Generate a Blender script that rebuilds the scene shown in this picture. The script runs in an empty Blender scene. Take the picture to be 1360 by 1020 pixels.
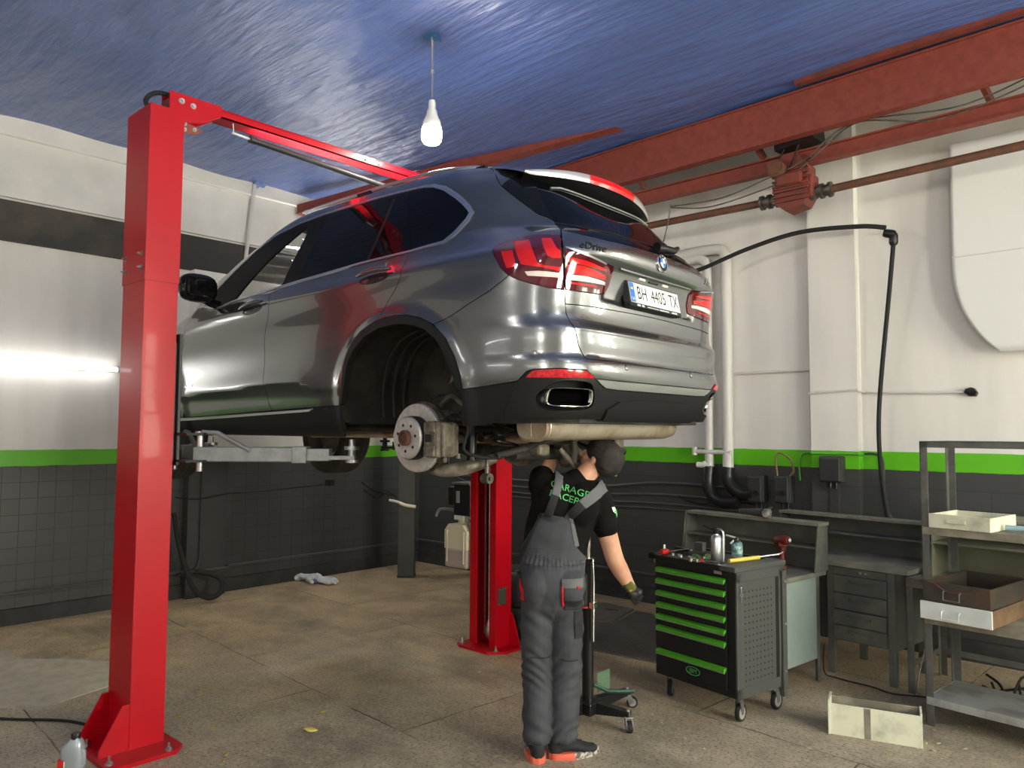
import bpy, bmesh, math, random
import numpy as np
from mathutils import Vector, Matrix
from mathutils.geometry import delaunay_2d_cdt
random.seed(7)
SC = bpy.context.scene
COL = SC.collection
PI = math.pi
R = math.radians

# ------------------------------------------------------------------ materials
def mat(name, col, rough=.5, metal=0., col2=None, nscale=8., ncon=(.35, .65), bump=0., bscale=60., stretch=None,
        rvar=0., coat=0., spec=.5, emit=None, estr=0., trans=0., ior=1.45, alpha=1., detail=5.):
    m = bpy.data.materials.new(name); m.use_nodes = True
    nt = m.node_tree; b = nt.nodes['Principled BSDF']; ln = nt.links.new
    b.inputs['Base Color'].default_value = (*col, 1)
    b.inputs['Roughness'].default_value = rough
    b.inputs['Metallic'].default_value = metal
    b.inputs['Specular IOR Level'].default_value = spec
    b.inputs['IOR'].default_value = ior
    if coat: b.inputs['Coat Weight'].default_value = coat; b.inputs['Coat Roughness'].default_value = .03
    if trans: b.inputs['Transmission Weight'].default_value = trans
    if alpha < 1: b.inputs['Alpha'].default_value = alpha
    if emit: b.inputs['Emission Color'].default_value = (*emit, 1); b.inputs['Emission Strength'].default_value = estr
    if col2 or bump or rvar:
        tc = nt.nodes.new('ShaderNodeTexCoord'); vec = tc.outputs['Object']
        if stretch:
            mp = nt.nodes.new('ShaderNodeMapping'); mp.inputs['Scale'].default_value = stretch
            ln(vec, mp.inputs['Vector']); vec = mp.outputs['Vector']
    if col2 or rvar:
        n = nt.nodes.new('ShaderNodeTexNoise'); n.inputs['Scale'].default_value = nscale; n.inputs['Detail'].default_value = detail
        n.inputs['Roughness'].default_value = .62
        ln(vec, n.inputs['Vector'])
        r = nt.nodes.new('ShaderNodeMapRange'); r.inputs['From Min'].default_value = ncon[0]; r.inputs['From Max'].default_value = ncon[1]
        ln(n.outputs['Fac'], r.inputs['Value'])
        if col2:
            mx = nt.nodes.new('ShaderNodeMix'); mx.data_type = 'RGBA'
            mx.inputs[6].default_value = (*col, 1); mx.inputs[7].default_value = (*col2, 1)
            ln(r.outputs['Result'], mx.inputs[0]); ln(mx.outputs[2], b.inputs['Base Color'])
        if rvar:
            r2 = nt.nodes.new('ShaderNodeMapRange'); r2.inputs['To Min'].default_value = rough; r2.inputs['To Max'].default_value = min(1, rough + rvar)
            ln(r.outputs['Result'], r2.inputs['Value']); ln(r2.outputs['Result'], b.inputs['Roughness'])
    if bump:
        n2 = nt.nodes.new('ShaderNodeTexNoise'); n2.inputs['Scale'].default_value = bscale; n2.inputs['Detail'].default_value = 4
        ln(vec, n2.inputs['Vector'])
        bp = nt.nodes.new('ShaderNodeBump'); bp.inputs['Strength'].default_value = bump; bp.inputs['Distance'].default_value = .01
        ln(n2.outputs['Fac'], bp.inputs['Height']); ln(bp.outputs['Normal'], b.inputs['Normal'])
    return m

# ------------------------------------------------------------------ mesh builder
class MB:
    def __init__(s): s.v = []; s.f = []; s.mi = []; s.sm = []
    def add(s, vs, fs, mi=0, smooth=False, M=None):
        o = len(s.v)
        for p in vs:
            p = Vector(p)
            s.v.append(M @ p if M else p)
        for f in fs: s.f.append([i + o for i in f]); s.mi.append(mi); s.sm.append(smooth)
        return s
    def box(s, x0, x1, y0, y1, z0, z1, bev=0., mi=0, M=None):
        if x0 > x1: x0, x1 = x1, x0
        if y0 > y1: y0, y1 = y1, y0
        if z0 > z1: z0, z1 = z1, z0
        if bev <= 0:
            vs = [(x, y, z) for x in (x0, x1) for y in (y0, y1) for z in (z0, z1)]
            return s.add(vs, [(0, 1, 3, 2), (4, 6, 7, 5), (0, 4, 5, 1), (2, 3, 7, 6), (0, 2, 6, 4), (1, 5, 7, 3)], mi, False, M)
        bm = bmesh.new(); bmesh.ops.create_cube(bm, size=1)
        for v in bm.verts: v.co = ((x0 + x1) / 2 + v.co.x * (x1 - x0), (y0 + y1) / 2 + v.co.y * (y1 - y0), (z0 + z1) / 2 + v.co.z * (z1 - z0))
        bev = min(bev, .49 * min(x1 - x0, y1 - y0, z1 - z0))
        bmesh.ops.bevel(bm, geom=bm.edges[:], offset=bev, segments=2, affect='EDGES', profile=.5)
        bm.verts.index_update()
        s.add([v.co.copy() for v in bm.verts], [[v.index for v in f.verts] for f in bm.faces], mi, False, M); bm.free()
        return s
    def cyl(s, p0, p1, r0, r1=None, n=16, mi=0, caps=True, M=None, smooth=True):
        p0 = Vector(p0); p1 = Vector(p1); r1 = r0 if r1 is None else r1
        d = (p1 - p0).normalized(); a = d.orthogonal().normalized(); b = d.cross(a)
        vs = []
        for p, r in ((p0, r0), (p1, r1)):
            for i in range(n):
                t = 2 * PI * i / n; vs.append(p + (a * math.cos(t) + b * math.sin(t)) * r)
        s.add(vs, [(i, (i + 1) % n, n + (i + 1) % n, n + i) for i in range(n)], mi, smooth, M)
        if caps: s.add(vs, [tuple(range(n - 1, -1, -1)), tuple(range(n, 2 * n))], mi, False, M)
        return s
    def tube(s, pts, r, n=8, mi=0, closed=False, M=None, caps=True):
        pts = [Vector(p) for p in pts]; rs = r if isinstance(r, (list, tuple)) else [r] * len(pts)
        N = len(pts); vs = []; a = None
        for i, p in enumerate(pts):
            if closed: d = pts[(i + 1) % N] - pts[i - 1]
            else: d = pts[min(i + 1, N - 1)] - pts[max(i - 1, 0)]
            d.normalize()
            if a is None: a = d.orthogonal().normalized()
            else: a = (a - d * a.dot(d)).normalized()
            b = d.cross(a)
            for k in range(n):
                t = 2 * PI * k / n; vs.append(p + (a * math.cos(t) + b * math.sin(t)) * rs[i])
        fs = []
        for i in range(N if closed else N - 1):
            j = (i + 1) % N
            for k in range(n): fs.append((i * n + k, i * n + (k + 1) % n, j * n + (k + 1) % n, j * n + k))
        s.add(vs, fs, mi, True, M)
        if not closed and caps: s.add(vs, [tuple(range(n - 1, -1, -1)), tuple(range((N - 1) * n, N * n))], mi, False, M)
        return s
    def lathe(s, prof, o=(0, 0, 0), ax=(0, 0, 1), n=24, mi=0, M=None, smooth=True, caps=True):
        o = Vector(o); d = Vector(ax).normalized(); a = d.orthogonal().normalized(); b = d.cross(a); vs = []
        for r, h in prof:
            for k in range(n):
                t = 2 * PI * k / n; vs.append(o + d * h + (a * math.cos(t) + b * math.sin(t)) * max(r, 1e-5))
        fs = [(i * n + k, i * n + (k + 1) % n, (i + 1) * n + (k + 1) % n, (i + 1) * n + k) for i in range(len(prof) - 1) for k in range(n)]
        s.add(vs, fs, mi, smooth, M)
        if caps: s.add(vs, [tuple(range(n - 1, -1, -1)), tuple(range((len(prof) - 1) * n, len(prof) * n))], mi, False, M)
        return s
    def prism(s, poly, fn, d0, d1, mi=0, M=None, smooth=False):
        # poly: 2-D outline; fn(u, v, d) -> 3-D point
        n = len(poly); vs = [fn(u, v, d0) for u, v in poly] + [fn(u, v, d1) for u, v in poly]
        s.add(vs, [(i, (i + 1) % n, n + (i + 1) % n, n + i) for i in range(n)], mi, smooth, M)
        s.add(vs, [tuple(range(n - 1, -1, -1)), tuple(range(n, 2 * n))], mi, False, M)
        return s
    def grid(s, fn, nu, nv, mi=0, smooth=True, M=None):
        vs = [fn(i / nu, j / nv) for i in range(nu + 1) for j in range(nv + 1)]; w = nv + 1
        return s.add(vs, [(i * w + j, (i + 1) * w + j, (i + 1) * w + j + 1, i * w + j + 1) for i in range(nu) for j in range(nv)], mi, smooth, M)
    def build(s, name, mats, parent=None, off=None, sharp=40):
        me = bpy.data.meshes.new(name)
        vs = [tuple(v - Vector(off)) for v in s.v] if off is not None else [tuple(v) for v in s.v]
        me.from_pydata(vs, [], s.f)
        for m in (mats if isinstance(mats, (list, tuple)) else [mats]): me.materials.append(m)
        me.polygons.foreach_set('material_index', s.mi); me.polygons.foreach_set('use_smooth', s.sm)
        bm = bmesh.new(); bm.from_mesh(me)
        bmesh.ops.remove_doubles(bm, verts=bm.verts, dist=1e-5); bmesh.ops.recalc_face_normals(bm, faces=bm.faces)
        ca = math.radians(sharp)
        for e in bm.edges:
            if len(e.link_faces) == 2 and e.calc_face_angle(0) > ca: e.smooth = False
        bm.to_mesh(me); bm.free(); me.update()
        o = bpy.data.objects.new(name, me); COL.objects.link(o)
        if parent is not None: o.parent = parent
        return o
    # the same, but written in world coordinates under a thing that has only a location
    def wbuild(s, name, mats, parent, **k): return s.build(name, mats, parent, off=parent.location, **k)

def tag(o, label=None, cat=None, group=None, kind=None):
    if label: o['label'] = label
    if cat: o['category'] = cat
    if group: o['group'] = group
    if kind: o['kind'] = kind
    return o
def thing(name, label, cat, loc=(0, 0, 0), rz=0., group=None):
    o = bpy.data.objects.new(name, None); COL.objects.link(o); o.location = loc; o.rotation_euler = (0, 0, rz); o.empty_display_size = .1
    return tag(o, label, cat, group)
def structure(mb, name, mats, **k): return tag(mb.build(name, mats, **k), kind='structure')
def child_of(o, parent):
    o.parent = parent; return o
def copy_tree(o, parent=None):
    c = o.copy(); COL.objects.link(c)
    if parent is not None: c.parent = parent; c.matrix_parent_inverse = o.matrix_parent_inverse.copy()
    for ch in list(o.children): copy_tree(ch, c)
    return c
def spline(pts, n=8):
    # Catmull-Rom through points
    P = [Vector(p) for p in pts]; out = []
    for i in range(len(P) - 1):
        p0 = P[max(i - 1, 0)]; p1 = P[i]; p2 = P[i + 1]; p3 = P[min(i + 2, len(P) - 1)]
        for k in range(n):
            t = k / n
            out.append(.5 * ((2 * p1) + (p2 - p0) * t + (2 * p0 - 5 * p1 + 4 * p2 - p3) * t * t + (3 * p1 - p0 - 3 * p2 + p3) * t ** 3))
    out.append(P[-1]); return out
def text_mb(mb, s, size, fn, depth=.001, mi=0, shear=0., space=1.):
    # lettering as mesh; fn(u, v, d) maps the text plane into 3-D (u to the right, v up); centred on 0,0
    cu = bpy.data.curves.new('lettering', 'FONT'); cu.body = s; cu.size = size; cu.align_x = 'CENTER'; cu.align_y = 'CENTER'; cu.shear = shear; cu.space_character = space
    cu.resolution_u = 3
    ob = bpy.data.objects.new('lettering', cu); COL.objects.link(ob)
    dg = bpy.context.evaluated_depsgraph_get(); ev = ob.evaluated_get(dg); me = ev.to_mesh()
    vs = [v.co.copy() for v in me.vertices]; fs = [list(p.vertices) for p in me.polygons]
    ev.to_mesh_clear(); bpy.data.objects.remove(ob); bpy.data.curves.remove(cu)
    mb.add([fn(v.x, v.y, depth) for v in vs], fs, mi)
    return mb
# ------------------------------------------------------------------ camera
CAM = Vector((8.215, -7.021, 1.79))
def add_camera():
    yaw, pitch, roll = -0.74442391, 0.06105466, 0.00514832
    f = Vector((math.sin(yaw) * math.cos(pitch), math.cos(yaw) * math.cos(pitch), math.sin(pitch)))
    r = Vector((math.cos(yaw), -math.sin(yaw), 0)); u = r.cross(f)
    r2 = r * math.cos(roll) + u * math.sin(roll); u2 = u * math.cos(roll) - r * math.sin(roll)
    M = Matrix((( r2.x, u2.x, -f.x, CAM.x), (r2.y, u2.y, -f.y, CAM.y), (r2.z, u2.z, -f.z, CAM.z), (0, 0, 0, 1)))
    cd = bpy.data.cameras.new('camera'); cd.sensor_fit = 'HORIZONTAL'; cd.sensor_width = 36; cd.lens = 36 * 1021 / 1360; cd.clip_start = .05
    co = bpy.data.objects.new('camera', cd); COL.objects.link(co); co.matrix_world = M; SC.camera = co
add_camera()

# ------------------------------------------------------------------ common materials
M_red = mat('red_powder_coat', (.46, .0015, .009), .36, 0, (.41, .0015, .009), 3, coat=.06, spec=.3, bump=.02, bscale=300)
M_redbeam = mat('oxide_red_beam_paint', (.235, .048, .030), .5, 0, (.17, .032, .022), 14, (.3, .7), bump=.06, bscale=120, rvar=.2)
M_redbeam_dark = mat('dirty_oxide_red_paint', (.20, .035, .022), .6, 0, (.10, .03, .02), 9, (.35, .65), bump=.1, bscale=60)
M_rust = mat('rusted_steel', (.17, .06, .03), .7, .2, (.08, .05, .035), 12, bump=.2, bscale=60)
M_black = mat('black_plastic', (.008, .008, .009), .38, 0, bump=.03, bscale=200)
M_blackm = mat('matt_black_rubber', (.012, .012, .012), .75)
M_blacks = mat('satin_black_paint', (.010, .010, .011), .3)
M_chrome = mat('bright_metal', (.75, .75, .76), .16, 1)
M_steel = mat('zinc_plated_steel', (.52, .52, .53), .32, 1, (.35, .35, .36), 20, rvar=.15)
M_dsteel = mat('dark_oily_steel', (.055, .05, .045), .45, .6, (.16, .14, .115), 14, bump=.2, bscale=80)
M_white = mat('white_plastic', (.75, .75, .72), .4)
M_grn = mat('green_gloss_paint', (.07, .33, .02), .35)

def wall_mat(name, b0, b1, tile):
    m = bpy.data.materials.new(name); m.use_nodes = True; nt = m.node_tree; b = nt.nodes['Principled BSDF']; ln = nt.links.new
    N = nt.nodes.new
    geo = N('ShaderNodeNewGeometry'); sep = N('ShaderNodeSeparateXYZ'); ln(geo.outputs['Position'], sep.inputs[0])
    wob = N('ShaderNodeTexNoise'); wob.inputs['Scale'].default_value = 6; ln(geo.outputs['Position'], wob.inputs['Vector'])
    mm = N('ShaderNodeMath'); mm.operation = 'MULTIPLY_ADD'; mm.inputs[1].default_value = .012; ln(wob.outputs['Fac'], mm.inputs[0]); ln(sep.outputs['Z'], mm.inputs[2])
    z = mm.outputs[0]
    def step(v):
        g = N('ShaderNodeMath'); g.operation = 'GREATER_THAN'; g.inputs[1].default_value = v + .006; ln(z, g.inputs[0]); return g.outputs[0]
    def mix(f, a, c):
        x = N('ShaderNodeMix'); x.data_type = 'RGBA'
        if isinstance(f, float): x.inputs[0].default_value = f
        else: ln(f, x.inputs[0])
        for k, q in ((6, a), (7, c)):
            if isinstance(q, tuple): x.inputs[k].default_value = (*q, 1)
            else: ln(q, x.inputs[k])
        return x.outputs[2]
    # tile joints
    mp = N('ShaderNodeMapping'); ln(geo.outputs['Position'], mp.inputs['Vector'])
    cmb = N('ShaderNodeCombineXYZ'); s2 = N('ShaderNodeSeparateXYZ'); ln(mp.outputs[0], s2.inputs[0])
    ad = N('ShaderNodeMath'); ad.operation = 'ADD'; ln(s2.outputs['X'], ad.inputs[0]); ln(s2.outputs['Y'], ad.inputs[1])
    ln(ad.outputs[0], cmb.inputs['X']); ln(s2.outputs['Z'], cmb.inputs['Y'])
    mp.inputs['Location'].default_value = (0.03, 0, -b0)
    br = N('ShaderNodeTexBrick'); br.offset = tile[1]; br.inputs['Scale'].default_value = 1; br.inputs['Brick Width'].default_value = tile[0]; br.inputs['Row Height'].default_value = .15
    br.inputs['Mortar Size'].default_value = .0035; br.inputs['Mortar Smooth'].default_value = .2
    br.inputs['Color1'].default_value = (.046, .048, .048, 1); br.inputs['Color2'].default_value = (.056, .057, .057, 1); br.inputs['Mortar'].default_value = (.012, .012, .012, 1) if tile[0] < .3 else (.024, .025, .025, 1)
    ln(cmb.outputs[0], br.inputs['Vector'])
    big = N('ShaderNodeTexNoise'); big.inputs['Scale'].default_value = 1.1; big.inputs['Detail'].default_value = 6; ln(geo.outputs['Position'], big.inputs['Vector'])
    mpS = N('ShaderNodeMapping'); mpS.inputs['Scale'].default_value = (2.2, 2.2, .35); ln(geo.outputs['Position'], mpS.inputs['Vector'])
    stn = N('ShaderNodeTexNoise'); stn.inputs['Scale'].default_value = 1.5; stn.inputs['Detail'].default_value = 5; ln(mpS.outputs[0], stn.inputs['Vector'])
    rs = N('ShaderNodeMapRange'); rs.inputs['From Min'].default_value = .42; rs.inputs['From Max'].default_value = .72; ln(stn.outputs['Fac'], rs.inputs['Value'])
    white = mix(rs.outputs[0], (.72, .695, .655), (.62, .60, .565))
    # stained strip high up on the wall
    hi = N('ShaderNodeMapRange'); hi.inputs['From Min'].default_value = 4.2; hi.inputs['From Max'].default_value = 4.35; ln(z, hi.inputs['Value'])
    bgr = N('ShaderNodeMapRange'); bgr.inputs['From Min'].default_value = .35; bgr.inputs['From Max'].default_value = .6; bgr.inputs['To Max'].default_value = .75; ln(big.outputs['Fac'], bgr.inputs['Value'])
    hm = N('ShaderNodeMath'); hm.operation = 'MULTIPLY'; ln(hi.outputs[0], hm.inputs[0]); ln(bgr.outputs[0], hm.inputs[1])
    if tile[2]: white = mix(hm.outputs[0], white, (.40, .40, .38))
    green = (.105, .44, .010)
    dark = mix(bgr.outputs[0], br.outputs['Color'], (.040, .041, .040))
    dark = mix(.55, br.outputs['Color'], dark)
    c = mix(step(b0), dark, green); c = mix(step(b1), c, white)
    ln(c, b.inputs['Base Color'])
    ro = N('ShaderNodeMapRange'); ro.inputs['From Min'].default_value = 0; ro.inputs['From Max'].default_value = 1; ro.inputs['To Min'].default_value = .34; ro.inputs['To Max'].default_value = .75
    ln(step(b1), ro.inputs['Value']); ln(ro.outputs[0], b.inputs['Roughness'])
    # relief: joints below, rough plaster above
    inv = N('ShaderNodeMath'); inv.operation = 'SUBTRACT'; inv.inputs[0].default_value = 1; ln(step(b1), inv.inputs[1])
    jm = N('ShaderNodeMath'); jm.operation = 'MULTIPLY'; ln(br.outputs['Fac'], jm.inputs[0]); ln(inv.outputs[0], jm.inputs[1])
    pn = N('ShaderNodeTexNoise'); pn.inputs['Scale'].default_value = 18; pn.inputs['Detail'].default_value = 6; ln(geo.outputs['Position'], pn.inputs['Vector'])
    hs = N('ShaderNodeMath'); hs.operation = 'MULTIPLY_ADD'; hs.inputs[1].default_value = -.9; ln(jm.outputs[0], hs.inputs[0]); ln(pn.outputs['Fac'], hs.inputs[2])
    bp = N('ShaderNodeBump'); bp.inputs['Strength'].default_value = .25; bp.inputs['Distance'].default_value = .006; ln(hs.outputs[0], bp.inputs['Height']); ln(bp.outputs[0], b.inputs['Normal'])
    return m
M_wallA = wall_mat('painted_tile_and_plaster_left', 1.44, 1.59, (.15, 0., False))
M_wallB = wall_mat('painted_tile_and_plaster_back', 1.475, 1.63, (.6, .5, True))
M_skirt = mat('rough_dark_skirting', (.022, .023, .022), .7, 0, (.04, .04, .038), 6, bump=.5, bscale=30)
M_beamA = mat('dark_concrete_beam', (.040, .038, .036), .75, 0, (.085, .072, .058), 1.2, (.45, .62), bump=.2, bscale=25)
M_plaster = mat('white_plaster', (.80, .775, .735), .8, 0, (.70, .68, .645), 2, bump=.12, bscale=20)
M_pipew = mat('white_painted_pipe', (.60, .58, .55), .45)
M_dwall = mat('dark_wall_paint', (.030, .031, .031), .45, 0, (.04, .041, .04), 3, bump=.1, bscale=40)

def floor_mat():
    m = bpy.data.materials.new('stained_concrete_floor'); m.use_nodes = True; nt = m.node_tree; b = nt.nodes['Principled BSDF']; ln = nt.links.new; N = nt.nodes.new
    geo = N('ShaderNodeNewGeometry'); P = geo.outputs['Position']
    def noise(sc, det=6, ro=.6, scale=None):
        n = N('ShaderNodeTexNoise'); n.inputs['Scale'].default_value = sc; n.inputs['Detail'].default_value = det; n.inputs['Roughness'].default_value = ro
        if scale:
            mp = N('ShaderNodeMapping'); mp.inputs['Scale'].default_value = scale; ln(P, mp.inputs['Vector']); ln(mp.outputs[0], n.inputs['Vector'])
        else: ln(P, n.inputs['Vector'])
        return n.outputs['Fac']
    def ramp(v, a, c, lo=0., hi=1.):
        r = N('ShaderNodeMapRange'); r.inputs['From Min'].default_value = a; r.inputs['From Max'].default_value = c; r.inputs['To Min'].default_value = lo; r.inputs['To Max'].default_value = hi
        ln(v, r.inputs['Value']); return r.outputs[0]
    def mix(f, a, c):
        x = N('ShaderNodeMix'); x.data_type = 'RGBA'; ln(f, x.inputs[0])
        for k, q in ((6, a), (7, c)):
            if isinstance(q, tuple): x.inputs[k].default_value = (*q, 1)
            else: ln(q, x.inputs[k])
        return x.outputs[2]
    # towards the far left the floor is worn brown, nearer it is grey concrete
    sp = N('ShaderNodeSeparateXYZ'); ln(P, sp.inputs[0])
    sm = N('ShaderNodeMath'); sm.operation = 'SUBTRACT'; ln(sp.outputs['X'], sm.inputs[0]); ln(sp.outputs['Y'], sm.inputs[1])
    nb = noise(.8, 4)
    ns = N('ShaderNodeMath'); ns.operation = 'MULTIPLY_ADD'; ns.inputs[1].default_value = 3.; ln(nb, ns.inputs[0]); ln(sm.outputs[0], ns.inputs[2])
    zone = ramp(ns.outputs[0], 7.2, 10.2)
    brown = mix(ramp(noise(2.2, 8, .7), .36, .66), (.60, .44, .24), (.31, .225, .128))
    grey = mix(ramp(noise(1.7, 8, .7), .36, .66), (.44, .37, .27), (.22, .185, .138))
    c = mix(zone, brown, grey)
    c = mix(ramp(noise(26, 5, .7), .48, .66, 0, .6), c, (.50, .43, .32))
    c = mix(ramp(noise(55, 3, .6), .52, .66, 0, .75), c, (.075, .065, .052))
    c = mix(ramp(noise(.55, 5, .65, (1, 1.6, 1)), .55, .70, 0, .7), c, (.095, .084, .070))
    # slab joints
    mp = N('ShaderNodeMapping'); mp.inputs['Rotation'].default_value = (0, 0, .06); mp.inputs['Location'].default_value = (.35, .62, 0); ln(P, mp.inputs['Vector'])
    wv = N('ShaderNodeTexNoise'); wv.inputs['Scale'].default_value = 3; ln(P, wv.inputs['Vector'])
    mxv = N('ShaderNodeMix'); mxv.data_type = 'VECTOR'; mxv.inputs[0].default_value = .03; ln(mp.outputs[0], mxv.inputs[4]); ln(wv.outputs['Color'], mxv.inputs[5])
    br = N('ShaderNodeTexBrick'); br.offset = .5; br.inputs['Scale'].default_value = 1; br.inputs['Brick Width'].default_value = 2.0; br.inputs['Row Height'].default_value = 1.5
    br.inputs['Mortar Size'].default_value = .006; br.inputs['Mortar Smooth'].default_value = .3; ln(mxv.outputs[1], br.inputs['Vector'])
    jf = N('ShaderNodeMath'); jf.operation = 'MULTIPLY'; ln(br.outputs['Fac'], jf.inputs[0]); ln(ramp(noise(1.3), .40, .55), jf.inputs[1])
    c = mix(jf.outputs[0], c, (.045, .038, .03))
    ln(c, b.inputs['Base Color'])
    ln(ramp(noise(3, 5), .35, .65, .38, .72), b.inputs['Roughness'])
    h = N('ShaderNodeMath'); h.operation = 'MULTIPLY_ADD'; h.inputs[1].default_value = -1.5; ln(jf.outputs[0], h.inputs[0]); ln(noise(30, 8, .7), h.inputs[2])
    bp = N('ShaderNodeBump'); bp.inputs['Strength'].default_value = .35; bp.inputs['Distance'].default_value = .006; ln(h.outputs[0], bp.inputs['Height']); ln(bp.outputs[0], b.inputs['Normal'])
    return m
M_floor = floor_mat()

def tarp_mat():
    m = bpy.data.materials.new('blue_tarpaulin'); m.use_nodes = True; nt = m.node_tree; b = nt.nodes['Principled BSDF']; ln = nt.links.new; N = nt.nodes.new
    geo = N('ShaderNodeNewGeometry')
    def noise(sc, scale, det=5, ro=.55, rot=0):
        mp = N('ShaderNodeMapping'); mp.inputs['Scale'].default_value = scale; mp.inputs['Rotation'].default_value = (0, 0, rot); ln(geo.outputs['Position'], mp.inputs['Vector'])
        n = N('ShaderNodeTexNoise'); n.inputs['Scale'].default_value = sc; n.inputs['Detail'].default_value = det; n.inputs['Roughness'].default_value = ro
        ln(mp.outputs[0], n.inputs['Vector']); return n.outputs['Fac']
    mx = N('ShaderNodeMix'); mx.data_type = 'RGBA'; mx.inputs[6].default_value = (.062, .118, .345, 1); mx.inputs[7].default_value = (.095, .155, .39, 1)
    ln(noise(1.2, (1, 1, 1)), mx.inputs[0]); ln(mx.outputs[2], b.inputs['Base Color'])
    b.inputs['Roughness'].default_value = .29; b.inputs['Specular IOR Level'].default_value = 1.0
    b.inputs['Transmission Weight'].default_value = 0
    a1 = noise(1., (2.2, 17, 1), 6, .6, .1); a2 = noise(1., (1.2, 4.5, 1), 3, .5, -.15); a3 = noise(9, (1, 1, 1), 5)
    m1 = N('ShaderNodeMath'); m1.operation = 'MULTIPLY_ADD'; m1.inputs[1].default_value = 2.4; ln(a2, m1.inputs[0]); ln(a1, m1.inputs[2])
    m2 = N('ShaderNodeMath'); m2.operation = 'MULTIPLY_ADD'; m2.inputs[1].default_value = .25; ln(a3, m2.inputs[0]); ln(m1.outputs[0], m2.inputs[2])
    bp = N('ShaderNodeBump'); bp.inputs['Strength'].default_value = .75; bp.inputs['Distance'].default_value = .040; ln(m2.outputs[0], bp.inputs['Height']); ln(bp.outputs[0], b.inputs['Normal'])
    return m
M_tarp = tarp_mat()

# ------------------------------------------------------------------ the setting
XE, YE, ZC = 12.2, -11.5, 4.70
structure(MB().box(-.2, XE + .2, YE - .2, .2, -.15, 0), 'floor', M_floor)
structure(MB().box(-.2, XE + .2, YE - .2, .2, ZC + .02, ZC + .1), 'ceiling', M_plaster)
def tarp_z(x, y):
    return ZC - .018 - .03 * math.sin(x * 1.1 + y * .7) ** 2 - .02 * math.sin(y * 2.6 + x * .4) ** 2
mb = MB(); mb.grid(lambda u, v: (.02 + u * (XE - .04), -.55 + v * (YE + .57), tarp_z(u * XE, -.55 + v * (YE + .57)) - (.0 if v > .02 else .03)), 110, 90)
tag(mb.build('tarpaulin', M_tarp), 'wrinkled blue tarpaulin stretched across the whole ceiling', 'tarpaulin')
# left wall with dark beam and overhanging upper part
mb = MB(); mb.box(-.2, 0, YE, .2, 0, ZC); structure(mb, 'wall_left', M_wallA)
mb = MB(); mb.box(0, .05, YE, 0, 3.52, 3.90, .008); structure(mb, 'trim_1', M_beamA)
mb = MB(); mb.box(0, .035, YE, 0, 3.93, 4.50, .004); mb.box(0, .075, YE, 0, 4.50, ZC, .01); structure(mb, 'trim_2', M_plaster)
# painted pier on the left wall
mb = MB(); mb.box(0, .12, -3.30, -2.86, .0, 1.44); structure(mb, 'trim_3', M_dwall)
mb = MB(); mb.box(0, .12, -3.30, -2.86, 1.44, 3.52); structure(mb, 'trim_4', M_plaster)
mb = MB(); mb.prism([(0, 0), (.045, 0), (.035, .14), (0, .145)], lambda u, v, d: (u, d, v), YE, 0); structure(mb, 'baseboard_left', M_skirt)
# back wall with piers
mb = MB(); mb.box(5.50, 5.91, -.10, 0, 0, ZC); structure(mb, 'trim_5', M_wallB)
mb = MB(); mb.prism([(0, 0), (-.045, 0), (-.035, .16), (0, .165)], lambda u, v, d: (d, u, v), 0, 7.5); structure(mb, 'baseboard_back', M_skirt)
# walls behind the camera, with tall factory windows
def wall_with_holes(name, along, at, lo, hi, holes, th, m):
    mb = MB(); xs = sorted({lo, hi, *[h[0] for h in holes], *[h[1] for h in holes]})
    for a, c in zip(xs, xs[1:]):
        hs = [h for h in holes if h[0] <= a + 1e-6 and h[1] >= c - 1e-6]
        segs = [(0, ZC)] if not hs else [(0, hs[0][2]), (hs[0][3], ZC)]
        for z0, z1 in segs:
            if along == 'y': mb.box(at, at + th, a, c, z0, z1)
            else: mb.box(a, c, at, at + th, z0, z1)
    return structure(mb, name, m)
WINB = [(8.5, 9.3, 2.3, 3.6), (9.9, 10.7, 2.3, 3.6)]
wall_with_holes('wall_back', 'x', 0, -.2, XE + .2, WINB, .2, M_wallB)
WINS = [(-4.9, -3.7, 1.3, 3.4), (-2.9, -1.5, 1.3, 3.4)]
wall_with_holes('wall_right', 'y', XE, YE, 0, WINS, .25, M_plaster)
WIN2 = [(9.9, 10.9, 1.5, 3.3)]
wall_with_holes('wall_front', 'x', YE - .25, 0, XE, WIN2, .25, M_plaster)
M_frame = mat('white_window_frame', (.7, .7, .68), .5)
M_pane = mat('daylit_frosted_pane', (.8, .85, .8), .4, emit=(1., .97, .80), estr=30.)
M_paneb = mat('daylit_pane_back_wall', (.8, .85, .8), .4, emit=(1., .97, .80), estr=11.)
k = 1
for along, at, wl in (('y', XE + .1, WINS), ('x', YE - .1, WIN2), ('x', .1, WINB)):
    for a, c, z0, z1 in wl:
        fr = MB(); pn = MB()
        def bx(mbb, p, q, e, f, d0, d1):
            if along == 'y': mbb.box(at + d0, at + d1, p, q, e, f)
            else: mbb.box(p, q, at + d0, at + d1, e, f)
        n = 4
        for i in range(n + 1):
            x = a + (c - a) * i / n; bx(fr, x - .035, x + .035, z0, z1, -.04, .04)
        for z in (z0, z0 + (z1 - z0) * .36, z0 + (z1 - z0) * .72, z1): bx(fr, a, c, z - .03, z + .03, -.04, .04)
        o = structure(fr, 'window_%d' % k, M_frame)
        bx(pn, a, c, z0, z1, -.005, .005); p = pn.build('pane', M_pane if wl is not WINB else M_paneb, o); k += 1
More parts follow.
